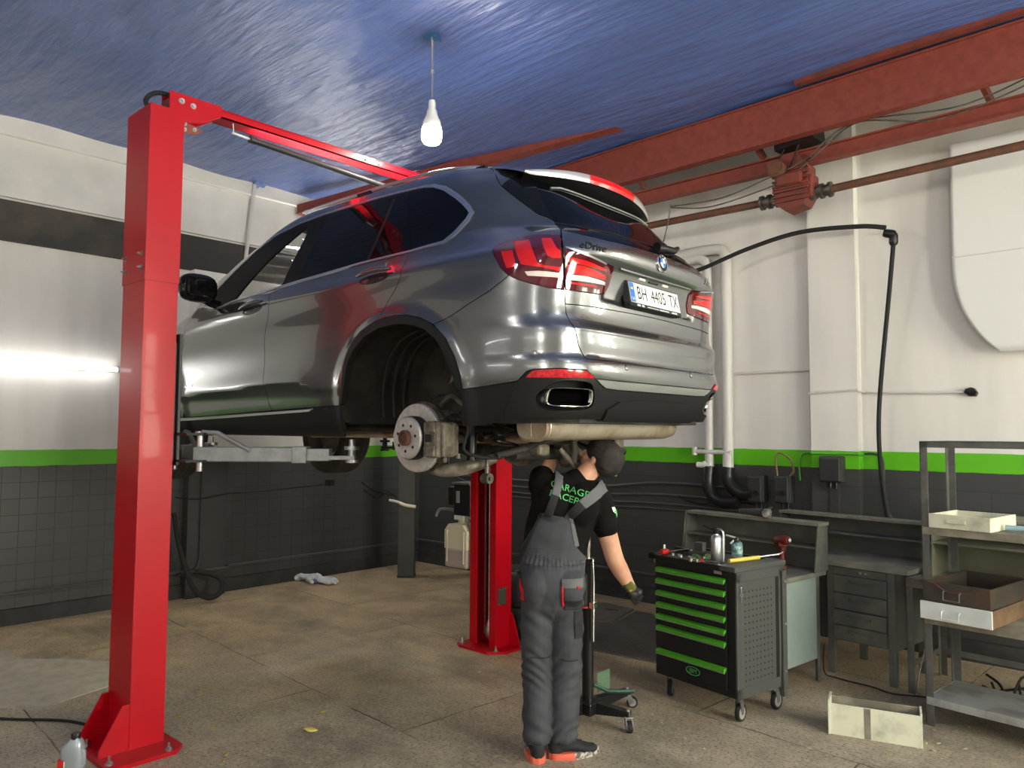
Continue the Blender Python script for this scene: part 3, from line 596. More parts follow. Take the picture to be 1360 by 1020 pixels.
    mb = MB(); mb.tube(spline([(4.1, -.025, 1.13), (4.35, -.025, 1.07), (4.6, -.025, 1.12), (4.95, -.025, 1.10)], 6), .008, 6); tag(mb.build('black_cable', M_black), 'black cable sagging along the dark wall beside the pipes', 'cable')
    mb = MB(); mb.tube([(.02, 0 - .045, .30), (3.9, -.045, .30), (4.9, -.045, .31)], .016, 8); tag(mb.build('skirting_pipe', bpy.data.materials['grey_wall_pipe']), 'grey pipe running low along the back wall', 'pipe')
    mb = MB(); mb.tube([(.05, YE + .02, .285), (.05, -3.34, .285), (.16, -3.32, .285), (.16, -2.84, .285), (.05, -2.82, .285), (.05, -.02, .29)], .014, 8); tag(mb.build('skirting_pipe', bpy.data.materials['grey_wall_pipe']), 'grey pipe running low along the left wall', 'pipe')
    mb = MB(); mb.tube(spline([(.14, -3.44, 1.08), (.15, -3.2, 1.05), (.15, -2.85, 1.09), (.03, -2.75, 1.08), (.03, -2.2, 1.09), (.03, -1.5, 1.12)], 6), .009, 6); mb.box(.0, .035, -1.52, -1.40, 1.10, 1.17, .004); tag(mb.build('wall_cable', M_black), 'black cable running across the dark left wall to a socket', 'cable')
    mb = MB(); mb.tube(spline([(.02, -.98, 1.12), (.04, -.8, 1.0), (.03, -.6, .95), (.10, -.5, .92), (.3, -.6, .93)], 6), .007, 6); mb.tube(spline([(.02, -.95, 1.02), (.05, -.75, .90), (.08, -.6, .97), (.2, -.55, .90)], 6), .006, 6); tag(mb.build('cable_tangle', M_black), 'tangle of thin black cable near the corner pillar', 'cable')
    mb = MB(); mb.tube([(.135, -3.16, 1.44), (.135, -3.16, .42)] + spline([(.135, -3.16, .42), (.137, -3.20, .32), (.14, -3.28, .27), (.14, -3.40, .26)], 5)[1:], .012, 8); tag(mb.build('drop_conduit', M_dwall), 'dark conduit dropping down the left pier', 'conduit')
    mb = MB(); mb.tube(spline([(.20, -3.48, .92), (.19, -3.42, .62), (.24, -3.36, .35), (.33, -3.30, .13), (.42, -3.19, .045), (.45, -3.08, .09), (.40, -3.05, .21), (.32, -3.16, .28), (.24, -3.26, .30)], 8), .026, 10); tag(mb.build('air_hose', M_blackm), 'thick black hose looped by the left wall', 'hose')
    # slim rod and tarpaulin bunch in the upper left
    mb = MB(); mb.tube([(.10, -2.62, 4.62), (.10, -2.72, 3.62)], .022, 10); mb.tube([(.10, -2.72, 3.66), (.10, -2.73, 3.58)], .028, 10); tag(mb.build('ceiling_rod', M_pipew), 'slanting white rod high on the left wall', 'rod')
    mb = MB(); mb.grid(lambda u, v: (.03 + .25 * v, -2.75 + .34 * u + .02 * math.sin(9 * v), 4.70 - .14 * (1 - v) * (1 - abs(2 * u - 1)) - .02 * math.sin(20 * u)), 14, 8); tag(mb.build('tarpaulin_bunch', M_tarp), 'bunched corner of blue tarpaulin above the slanting rod', 'tarpaulin')
    # big black hose on a swivel bracket
    t = thing('exhaust_hose', 'long black hose arching over the back wall and hanging down', 'hose', (6.2, -.22, 1.0))
    mb = MB(); mb.tube(spline([(3.82, -.9, 3.16), (4.3, -.45, 3.32), (4.55, -.33, 3.375), (5.0, -.30, 3.50), (5.5, -.30, 3.575), (6.0, -.28, 3.545), (6.22, -.26, 3.50)], 8), .020, 12); mb.wbuild('arm', M_blackm, t)
    mb = MB(); mb.lathe([(.03, 0), (.036, .02), (.036, .07), (.028, .09)], (6.20, -.25, 3.46), (1, .1, -.3), n=14); mb.lathe([(.028, 0), (.036, .02), (.036, .08), (.026, .10)], (6.27, -.23, 3.45), (-.03, .0, -1), n=14); mb.wbuild('elbow_joint', M_black, t)
    mb = MB(); mb.tube(spline([(6.27, -.22, 3.42), (6.20, -.17, 2.9), (6.12, -.13, 2.3), (6.08, -.11, 1.85), (6.09, -.10, 1.45), (6.14, -.10, 1.05)], 8), .018, 12); mb.wbuild('drop_hose', M_blackm, t)
    # hanging white sheet at the far right
    mb = MB()
    def sheet(u, v):
        # v runs down; lower left corner rounded
        z = 4.12 - v * 1.70; x0 = 6.68
        if v > .55: x0 += .30 * ((v - .55) / .45) ** 2.6
        x = x0 + (7.75 - x0) * u
        return (x, -.16 - .02 * math.sin(v * 3) + .03 * math.sin(x * 2), z)
    mb.grid(sheet, 40, 30); o = mb.build('hanging_sheet', mat('white_sheet', (.66, .655, .63), .6, bump=.04, bscale=6)); so = o.modifiers.new('thickness', 'SOLIDIFY'); so.thickness = .006
    tag(o, 'plain white sheet panel with a rounded lower corner hanging on the back wall', 'sheet')
    mb = MB(); mb.tube(spline([sheet(0.012, .54 + .0 * t) for t in (0, 1)] + [], 2), .004, 5)
    mb = MB(); mb.tube([Vector(sheet(u / 30, .545)) + Vector((0, -.006, .008 * u / 30)) for u in range(31)], .005, 5); child = mb.build('seam', M_pipew, o)
wall_things()
# ------------------------------------------------------------------ the SUV
# car space: x forward from the rear axle, y left, z up from its tyres' ground line; u runs round the body from the rear centre
def _pchip(xs, ys):
    xs = np.array(xs, float); ys = np.array(ys, float); h = np.diff(xs); d = np.diff(ys) / h
    m = np.zeros(len(xs)); m[0] = d[0]; m[-1] = d[-1]
    for i in range(1, len(xs) - 1):
        if d[i - 1] * d[i] > 0:
            w1 = 2 * h[i] + h[i - 1]; w2 = h[i] + 2 * h[i - 1]; m[i] = (w1 + w2) / (w1 / d[i - 1] + w2 / d[i])
    def f(x):
        x = np.clip(x, xs[0], xs[-1]); i = np.clip(np.searchsorted(xs, x) - 1, 0, len(xs) - 2)
        t = (x - xs[i]) / h[i]; a = t * t * (3 - 2 * t); b = t * (1 - t) ** 2; c = -t * t * (1 - t)
        return ys[i] * (1 - a) + ys[i + 1] * a + h[i] * (m[i] * b + m[i + 1] * c)
    return f
XM = .9
W0=_pchip([.18,.24,.33,.40,.47,.52,.62,.78,.95,1.06,1.12,1.18,1.23,1.30,1.45,1.60,1.66,1.70,1.735,1.757],
         [.80,.90,.93,.942,.95,.958,.962,.966,.962,.955,.940,.905,.882,.863,.822,.768,.742,.718,.69,.62])
L0=_pchip([.18,.25,.33,.42,.50,.56,.60,.62,.70,.76,.80,.864,.93,1.0,1.08,1.14,1.17,1.22,1.26,1.30,1.45,1.60,1.66,1.70,1.735,1.757],
         [.80,.90,.99,1.03,1.055,1.062,1.055,1.04,1.045,1.035,1.005,.998,1.0,1.012,1.035,1.065,1.068,1.05,1.02,.975,.83,.66,.55,.50,.40,.25])
F0=_pchip([.18,.3,.5,.7,.85,.95,1.02,1.08,1.13,1.18,1.22,1.30,1.45,1.60,1.66,1.70,1.735,1.757],
         [3.55,3.75,3.82,3.82,3.78,3.70,3.5,3.25,2.98,2.82,2.74,2.6,2.26,1.88,1.73,1.60,1.42,1.2])
NR=_pchip([.2,.6,.86,1.08,1.2,1.32,1.7],[7,7.5,8,7.5,5.5,4.0,5.5])
NF=_pchip([.2,.8,1.0,1.2,1.3,1.757],[4,4,3.8,6,7.5,7])
T = {
'belt':[(4.122,1.179),(3.85,1.129),(3.725,1.124),(3.596,1.151),(3.245,1.174),(3.017,1.19),(2.799,1.203),(2.229,1.231),(1.788,1.238),(1.543,1.25),(1.495,1.281),(1.405,1.367),(1.381,1.418),(1.414,1.455),(1.538,1.546),(1.642,1.611),(1.742,1.646),(1.826,1.657),(1.951,1.66),(2.289,1.673),(2.578,1.675),(2.805,1.67),(3.041,1.659),(3.162,1.639),(3.31,1.616),(3.517,1.538),(3.761,1.401),(3.969,1.279)],
'fglass':[(3.606,1.161),(3.537,1.241),(3.408,1.339),(3.285,1.42),(3.161,1.488),(3.056,1.547),(2.962,1.593),(2.905,1.599),(2.913,1.51),(2.951,1.411),(3.01,1.278),(3.029,1.202)],
'bpillar_rear':[(2.828,1.274),(2.79,1.411),(2.744,1.523),(2.715,1.64)],
'rdiv':[(2.156,1.248),(2.116,1.363),(2.08,1.484),(2.063,1.622)],
'rdoor_edge_glass':[(1.951,1.658),(1.785,1.24)],
'fgap':[(4.173,1.203),(4.158,1.159),(4.263,1.046),(4.272,0.834),(4.275,0.664),(4.283,0.466),(4.225,0.386)],
'mgap':[(3.137,1.168),(3.059,1.089),(3.072,1.01),(3.091,0.903),(3.094,0.83),(3.081,0.735),(3.09,0.589),(3.057,0.438),(3.036,0.406)],
'rgap':[(1.784,1.236),(1.791,1.205),(1.791,1.173),(1.769,1.1),(1.81,1.035),(1.868,0.968),(1.901,0.916),(1.924,0.865)],
'archO':[(2.285,0.399),(2.253,0.505),(2.227,0.629),(2.175,0.732),(2.079,0.814),(1.931,0.866),(1.86,0.874),(1.777,0.877),(1.689,0.872),(1.58,0.845),(1.475,0.795),(1.399,0.726),(1.339,0.629),(1.305,0.534),(1.297,0.466)],
'archI':[(2.261,0.412),(2.225,0.506),(2.189,0.637),(2.132,0.711),(2.035,0.779),(1.902,0.82),(1.749,0.827),(1.639,0.811),(1.543,0.779),(1.464,0.723),(1.411,0.648),(1.361,0.552),(1.344,0.49),(1.331,0.411),(1.324,0.319)],
'sillT':[(4.37,0.348),(3.614,0.366),(3.037,0.382),(2.61,0.396),(2.375,0.402),(2.285,0.399)],
'chrT':[(4.383,0.347),(3.614,0.364),(2.611,0.389),(2.579,0.393)],
'chrB':[(4.393,0.328),(3.62,0.346),(2.614,0.375),(2.58,0.389)],
'split':[(1.486,0.804),(1.372,0.84),(1.239,0.899),(1.146,0.941),(1.08,0.983),(1.049,1.007)],
'bsilv':[(1.296,0.465),(1.133,0.481),(1.017,0.494),(1.005,0.497),(0.962,0.541),(0.934,0.55),(0.826,0.554),(0.697,0.552),(0.643,0.512),(0.61,0.488),(0.576,0.471)],
'bar_top':[(0.638,0.51),(0.484,0.509),(0.104,0.511),(-0.369,0.503)],
'bar_bot':[(0.576,0.47),(0.475,0.466),(0.085,0.468),(-0.396,0.458)],
'tgbot':[(0.694,0.606),(0.452,0.605),(0.251,0.604)],
'tgside':[(0.806,1.258),(0.806,1.175),(0.804,1.114),(0.797,0.981),(0.799,0.933),(0.794,0.867),(0.789,0.821),(0.772,0.782),(0.751,0.741),(0.733,0.667),(0.715,0.633),(0.694,0.606)],
'tgsplit':[(0.794,0.867),(0.635,0.875),(0.248,0.883),(0.025,0.886)],
'lightQ':[(1.144,1.149),(1.145,1.178),(1.1,1.196),(1.013,1.216),(0.927,1.223),(0.872,1.219),(0.81,1.209),(0.811,1.129),(0.805,1.051),(0.801,0.938),(0.87,0.94),(0.942,0.959),(1.002,0.981),(1.049,1.007),(1.089,1.047),(1.119,1.101)],
'lightT':[(0.798,1.128),(0.654,1.1),(0.496,1.089),(0.486,1.069),(0.502,1.003),(0.534,0.96),(0.587,0.945),(0.717,0.937),(0.793,0.937),(0.797,1.024)],
'elA':[(1.091,1.13),(1.034,1.129),(1.019,1.081),(1.013,1.045),(1.058,1.042)],
'elB':[(1.042,1.185),(0.963,1.187),(0.937,1.116),(0.916,1.058),(0.886,1.045),(0.814,1.04),(0.812,1.019),(0.963,1.048),(0.99,1.055)],
'elC':[(0.904,1.192),(0.857,1.189),(0.834,1.129),(0.817,1.114),(0.816,1.082),(0.847,1.08),(0.873,1.09),(0.89,1.13)],
'elW':[(0.973,1.018),(0.913,1.019),(0.813,1.011),(0.812,0.989),(0.896,0.992),(0.959,0.997)],
'elD':[(0.792,1.092),(0.691,1.086),(0.545,1.066),(0.556,1.06),(0.79,1.066)],
'elE':[(0.788,1.054),(0.702,1.061),(0.546,1.039),(0.554,1.021),(0.786,1.016)],
'elF':[(0.785,1.009),(0.685,1.015),(0.546,1.01),(0.55,0.995),(0.785,0.984)],
'elG':[(0.788,0.975),(0.623,0.98),(0.612,0.975),(0.788,0.965)],
'wedge':[(1.219,1.556),(1.077,1.706),(1.051,1.66),(0.979,1.572),(0.907,1.447),(0.841,1.327),(0.881,1.349),(0.941,1.37),(0.991,1.406),(1.051,1.446)],
'glassL':[(0.991,1.573),(0.96,1.527),(0.907,1.447),(0.841,1.327)],
'glassB':[(0.841,1.323),(0.638,1.286),(0.28,1.288),(-0.098,1.315)],
'tgtop':[(0.806,1.257),(0.693,1.22),(0.561,1.208),(0.228,1.23)],
'lightTcrease':[(0.496,1.089),(0.309,1.089),(0.025,1.088)],
'reflector':[(0.965,0.512),(0.95,0.529),(0.931,0.545),(0.826,0.55),(0.7,0.548),(0.652,0.516),(0.729,0.513),(0.831,0.512)],
'blow':[(1.295,0.464),(1.325,0.306),(1.324,0.28),(1.212,0.284),(1.089,0.304),(0.968,0.318),(0.828,0.32),(0.664,0.319),(0.408,0.32),(0.02,0.318)],
'blowseam':[(1.005,0.497),(1.036,0.459),(1.069,0.392),(1.096,0.327),(1.097,0.305)],
'exh':[(0.873,0.446),(0.854,0.465),(0.665,0.462),(0.646,0.452),(0.642,0.402),(0.662,0.376),(0.84,0.376),(0.883,0.387)],
'exhrecess':[(0.926,0.432),(0.825,0.499),(0.69,0.496),(0.654,0.48),(0.634,0.41),(0.656,0.366),(0.847,0.355),(0.917,0.376)],
'diff':[(0.552,0.365),(0.442,0.412),(0.219,0.425),(0.025,0.426)],
'handF':[(3.396,1.061),(3.291,1.091),(3.175,1.102),(3.122,1.088),(3.131,1.061),(3.236,1.032),(3.314,1.042)],
'handR':[(2.146,1.129),(2.086,1.156),(1.985,1.164),(1.886,1.145),(1.858,1.123),(1.908,1.105),(2.014,1.093),(2.092,1.103)],
'crease':[(1.14,1.147),(1.402,1.127),(1.75,1.116),(2.187,1.1),(2.71,1.089),(3.316,1.055),(4.05,1.003)],
'lower':[(4.28,0.511),(3.582,0.532),(3.037,0.558),(2.676,0.554),(2.376,0.489)],
'badge':[(0.715,1.155),(0.595,1.149)],
'text_side':[(4.25,0.583),(4.002,0.59)],
'wiper':[(-0.109,1.319),(-0.569,1.322)],
'roofL':[(1.357,1.684),(1.309,1.644),(1.219,1.556)],
}
XR, XF, KU = -.30, 2.2, .95
S0 = KU * PI / 2; S1 = S0 + XF - XR; UF = S1 + KU * PI / 2
def car_uz(x, y, z):
    s = 1 if y >= 0 else -1; y = abs(y)
    if x < XR: u = KU * math.atan2(y, XR - x)
    elif x <= XF: u = S0 + x - XR
    else: u = S1 + KU * math.atan2(x - XF, y)
    return (s * u, z)
def _F(x, y, z):
    y = np.abs(y); w = W0(z); rear = x < XM
    n = np.where(rear, NR(z), NF(z)); a = np.where(rear, L0(z) + XM, F0(z) - XM)
    q = np.where(rear, np.maximum(XM - x, 0), np.maximum(x - XM, 0)) / a
    return q ** n + (y / w) ** n - 1
def sms(a, b, x):
    t = np.clip((x - a) / (b - a), 0, 1); return t * t * (3 - 2 * t)
_cx = np.array([-.66, -.3, .26, .7, 1.22, 1.82, 2.4, 3.0]); _cz = np.array([1.146, 1.128, 1.114, 1.102, 1.088, 1.056, 1.02, .98])
def _disp(x, y, z):
    ay = np.abs(y); side = sms(.70, .80, ay)
    zc = np.interp(x, _cx, _cz); d = z - zc
    fade = side * sms(-.85, -.55, x) * (1 - sms(2.9, 3.4, x))
    o = .010 * np.exp(-(d / .035) ** 2) * fade - .006 * np.exp(-((d + .11) / .07) ** 2) * fade
    zl = np.interp(x, [.7, .9, 1.25, 1.8, 2.5], [.50, .552, .556, .532, .511]); d = z - zl
    fl = side * sms(.62, 1.0, x) * (1 - sms(2.45, 2.7, x))
    o += fl * np.where(d > 0, .013 * np.exp(-(d / .09) ** 1.5), .013 * np.exp(-(np.abs(d) / .028) ** 1.4))
    for xc, on in ((0., 1), (2.933, 1)):
        rho = np.sqrt(((x - xc) / .50) ** 2 + (np.maximum(z - .44, 0) / .435) ** 2)
        o += side * np.where(rho > 1, .020 * np.exp(-((rho - 1) / .085) ** 2), .020) * sms(2.2, 1.5, np.abs(x - xc) + 1)
    # tailgate: number plate recess and lower swage
    rear = sms(.5, .62, -x - .2)
    o += -.020 * rear * sms(.50, .44, ay) * sms(.905, .93, z) * (1 - sms(1.075, 1.090, z))
    o += .010 * rear * np.exp(-((z - .752) / .016) ** 2) * sms(.80, .70, ay)
    return o
def surf(U, Z):
    U = np.asarray(U, float); Z = np.asarray(Z, float); s = np.where(U < 0, -1., 1.); u = np.abs(U)
    ph = np.minimum(u, S0) / KU; pf = np.maximum(u - S1, 0) / KU
    rear = u < S0; fr = u > S1
    cx = np.where(rear, XR, np.where(fr, XF, XR + u - S0))
    dx = np.where(rear, -np.cos(ph), np.where(fr, np.sin(pf), 0.)); dy = np.where(rear, np.sin(ph), np.where(fr, np.cos(pf), 1.))
    a = np.zeros_like(u); b = np.full_like(u, 2.4)
    for _ in range(34):
        m = (a + b) / 2; ins = _F(cx + dx * m, dy * m, Z) < 0
        a = np.where(ins, m, a); b = np.where(ins, b, m)
    r = (a + b) / 2
    r = r + _disp(cx + dx * r, dy * r, Z)
    return np.stack([cx + dx * r, s * dy * r, Z], -1)
def surf_n(U, Z, e=.003):
    U = np.asarray(U, float); Z = np.asarray(Z, float)
    p = surf(U, Z); a = surf(U + e, Z) - surf(U - e, Z); b = surf(U, Z + e) - surf(U, Z - e)
    n = np.cross(a, b); n /= np.linalg.norm(n, axis=1, keepdims=True) + 1e-12
    # outward
    c = np.stack([np.clip(p[:, 0], -.2, 2.2), np.zeros(len(p)), np.full(len(p), .8)], -1)
    sgn = np.sign(np.sum(n * (p - c), 1, keepdims=True)); sgn[sgn == 0] = 1
    return p, n * sgn
def dens(poly, h, closed=True):
    out = []; n = len(poly)
    for i in range(n if closed else n - 1):
        a = poly[i]; b = poly[(i + 1) % n]; k = max(1, int(math.hypot(b[0] - a[0], b[1] - a[1]) / h + .999))
        for j in range(k): out.append((a[0] + (b[0] - a[0]) * j / k, a[1] + (b[1] - a[1]) * j / k))
    if not closed: out.append(tuple(poly[-1]))
    return out
def area2(p): return sum(p[i][0] * p[(i + 1) % len(p)][1] - p[(i + 1) % len(p)][0] * p[i][1] for i in range(len(p))) / 2
def inset(poly, d):
    # positive d shrinks; d may be a list, one value per corner
    n = len(poly); sg = 1 if area2(poly) > 0 else -1; out = []
    for i in range(n):
        p0 = Vector(poly[i - 1]); p1 = Vector(poly[i]); p2 = Vector(poly[(i + 1) % n])
        e1 = (p1 - p0); e2 = (p2 - p1)
        e1 = e1.normalized() if e1.length > 1e-9 else e2.normalized(); e2 = e2.normalized() if e2.length > 1e-9 else e1
        n1 = Vector((-e1.y, e1.x)) * sg; n2 = Vector((-e2.y, e2.x)) * sg; b = n1 + n2
        b = b / max(b.length_squared / 2, .35) if b.length > 1e-6 else n1
        dd = d[i] if isinstance(d, (list, tuple)) else d
        q = p1 + b * dd; out.append((q.x, q.y))
    return out
def inside(p, poly):
    x, y = p; c = False; n = len(poly); j = n - 1
    for i in range(n):
        xi, yi = poly[i]; xj, yj = poly[j]
        if (yi > y) != (yj > y) and x < (xj - xi) * (y - yi) / (yj - yi) + xi: c = not c
        j = i
    return c
def clip(poly, a, b, left=True):
    def side(p): v = (b[0] - a[0]) * (p[1] - a[1]) - (b[1] - a[1]) * (p[0] - a[0]); return v if left else -v
    out = []
    for i in range(len(poly)):
        p = poly[i]; q = poly[(i + 1) % len(poly)]; sp, sq = side(p), side(q)
        if sp >= 0: out.append(p)
        if sp * sq < 0: t = sp / (sp - sq); out.append((p[0] + (q[0] - p[0]) * t, p[1] + (q[1] - p[1]) * t))
    return out
def panel(name, poly, m, parent, holes=(), off=0., depth=.012, gap=.0022, h=.03, mir=False, zmax=None):
    poly = dens(inset(poly, gap) if gap else poly, h)
    hs = [dens(inset(q, -gap) if gap else q, h) for q in holes]
    pts = []; edges = []; loops = []
    for q in [poly] + hs:
        o = len(pts); pts += q; n = len(q); edges += [(o + i, o + (i + 1) % n) for i in range(n)]; loops.append((o, n))
    xs = [p[0] for p in poly]; ys = [p[1] for p in poly]
    bnd = np.array(pts); j = 0; y = min(ys) + h * .5
    while y < max(ys):
        x = min(xs) + (h * .5 if j % 2 else 0)
        while x < max(xs):
            if inside((x, y), poly) and not any(inside((x, y), q) for q in hs) and np.min((bnd[:, 0] - x) ** 2 + (bnd[:, 1] - y) ** 2) > (h * .45) ** 2: pts.append((x, y))
            x += h
        y += h * .87; j += 1
    r = delaunay_2d_cdt([Vector(p) for p in pts], edges, [], 0, 1e-6)
    V2 = [(v.x, v.y) for v in r[0]]; fs = []
    for f in r[2]:
        c = (sum(V2[i][0] for i in f) / len(f), sum(V2[i][1] for i in f) / len(f))
        if inside(c, poly) and not any(inside(c, q) for q in hs): fs.append(list(f))
    A = np.array(V2); P, Nn = surf_n(A[:, 0], A[:, 1]); P = P + Nn * off
    vs = [tuple(p) for p in P]; faces = []; nors = []
    for f in fs:
        a, b, c = (Vector(vs[i]) for i in f[:3]); nn = (b - a).cross(c - a)
        if nn.dot(Vector(Nn[f[0]])) < 0: f = f[::-1]
        faces.append(f); nors += [tuple(Nn[i]) for i in f]
    ns = len(faces)
    if depth:
        # rim: boundary edges of the kept triangles
        cnt = {}
        for f in faces:
            for k in range(len(f)):
                e = (f[k], f[(k + 1) % len(f)]); key = (min(e), max(e)); cnt.setdefault(key, []).append(e)
        mp = {}
        def low(i):
            if i not in mp: mp[i] = len(vs); vs.append(tuple(P[i] - Nn[i] * depth))
            return mp[i]
        for key, es in cnt.items():
            if len(es) == 1:
                a, b = es[0]; faces.append([b, a, low(a), low(b)]); nors += [(0, 0, 0)] * 4
    sg = -1 if mir else 1
    if mir: vs = [(x, -y, z) for x, y, z in vs]
    me = bpy.data.meshes.new(name)
    if mir:
        k = 0; nf = []; nn = []
        for f in faces:
            L = nors[k:k + len(f)]; k += len(f); nf.append(f[::-1]); nn += [(a, -b, c) for a, b, c in L[::-1]]
        faces, nors = nf, nn
    me.from_pydata(vs, [], faces); me.materials.append(m)
    me.polygons.foreach_set('use_smooth', [True] * ns + [False] * (len(faces) - ns)); me.update()
    me.normals_split_custom_set(nors)
    o = bpy.data.objects.new(name, me); COL.objects.link(o)
    if parent is not None: o.parent = parent
    return o
def pos(u, z, off=0.):
    p, n = surf_n([u], [z]); return Vector(p[0] + n[0] * off)
def sub(o, par): o.parent = par; return o
def pocket(name, poly, m, parent, depth, off=0., mir=False, taper=1., cap_m=None, dirx=None, h=.03):
    poly = dens(poly, h); A = np.array(poly); P, Nn = surf_n(A[:, 0], A[:, 1]); P = P + Nn * off
    c = P.mean(0); d = Nn.mean(0) if dirx is None else np.array(dirx); d /= np.linalg.norm(d)
    B = c + (P - c) * taper - d * depth; s = -1 if mir else 1; n = len(P); mb = MB()
    f = lambda q: (q[0], s * q[1], q[2])
    mb.add([f(p) for p in P] + [f(p) for p in B], [(i, (i + 1) % n, n + (i + 1) % n, n + i) for i in range(n)], 0, True)
    mb.add([f(p) for p in B], [tuple(range(n))], 1 if cap_m else 0)
    return mb.build(name, [m, cap_m] if cap_m else m, parent)

M_paint = mat('space_grey_metallic_paint', (.195, .200, .208), .24, .88, coat=1., spec=.5)
M_glassd = mat('tinted_window_glass', (.003, .004, .006), .03, 0, spec=.35)
M_glass = mat('clear_window_glass', (.10, .11, .09), .02, 0, alpha=.30)
M_clad = mat('black_cladding', (.010, .010, .011), .45, 0, spec=.35, bump=.04, bscale=400)
M_gloss = mat('gloss_black_trim', (.006, .006, .007), .08)
M_alu = mat('satin_aluminium_trim', (.72, .73, .76), .34, 1)
M_bar = mat('silver_skid_bar', (.36, .37, .36), .35, .7)
M_lensd = mat('dark_red_lens', (.085, .002, .008), .06, 0, coat=1.)
M_lens = mat('bright_red_lens', (.62, .010, .012), .12, 0, coat=.6)
M_lensw = mat('clear_lens', (.75, .62, .58), .18, 0, coat=.6)
M_rfl = mat('red_reflector', (.55, .012, .02), .16, 0, (.30, .004, .01), 60, (.4, .6), coat=.6)
M_liner = mat('dusty_wheel_liner', (.014, .012, .010), .85, 0, (.045, .036, .026), 5, (.45, .75), bump=.5, bscale=25, stretch=(1, 1, 1))
M_under = mat('dark_underbody', (.014, .013, .012), .7, 0, (.05, .043, .034), 6, (.45, .7), bump=.2, bscale=20)
M_muff = mat('stained_steel_silencer', (.56, .50, .40), .36, .6, (.34, .23, .14), 5, (.4, .65), bump=.05, bscale=40)
M_cast = mat('dusty_cast_aluminium', (.24, .21, .16), .6, .3, (.075, .062, .048), 14, bump=.3, bscale=60)
M_disc = mat('worn_brake_disc', (.60, .59, .57), .38, .6, (.46, .45, .43), 30, rvar=.15)
M_tyre = mat('worn_tyre_rubber', (.020, .019, .018), .8, 0, (.05, .043, .035), 10, bump=.1)
M_rim = mat('grey_alloy', (.20, .19, .18), .4, .6)
M_void = mat('exhaust_bore_shade', (.002, .002, .002), 1., spec=0.)  # near-black colour puts the pipe's inner shade on a shallow cap
M_trimb = mat('bright_sill_trim', (.68, .68, .68), .3, .4)
M_pill = mat('black_window_pillar', (.004, .004, .005), .5, spec=.25)
M_seat = mat('cream_leather', (.42, .38, .24), .5)
M_plate = mat('white_plate', (.80, .80, .78), .35)
M_plateb = mat('blue_plate_band', (.03, .16, .52), .4)

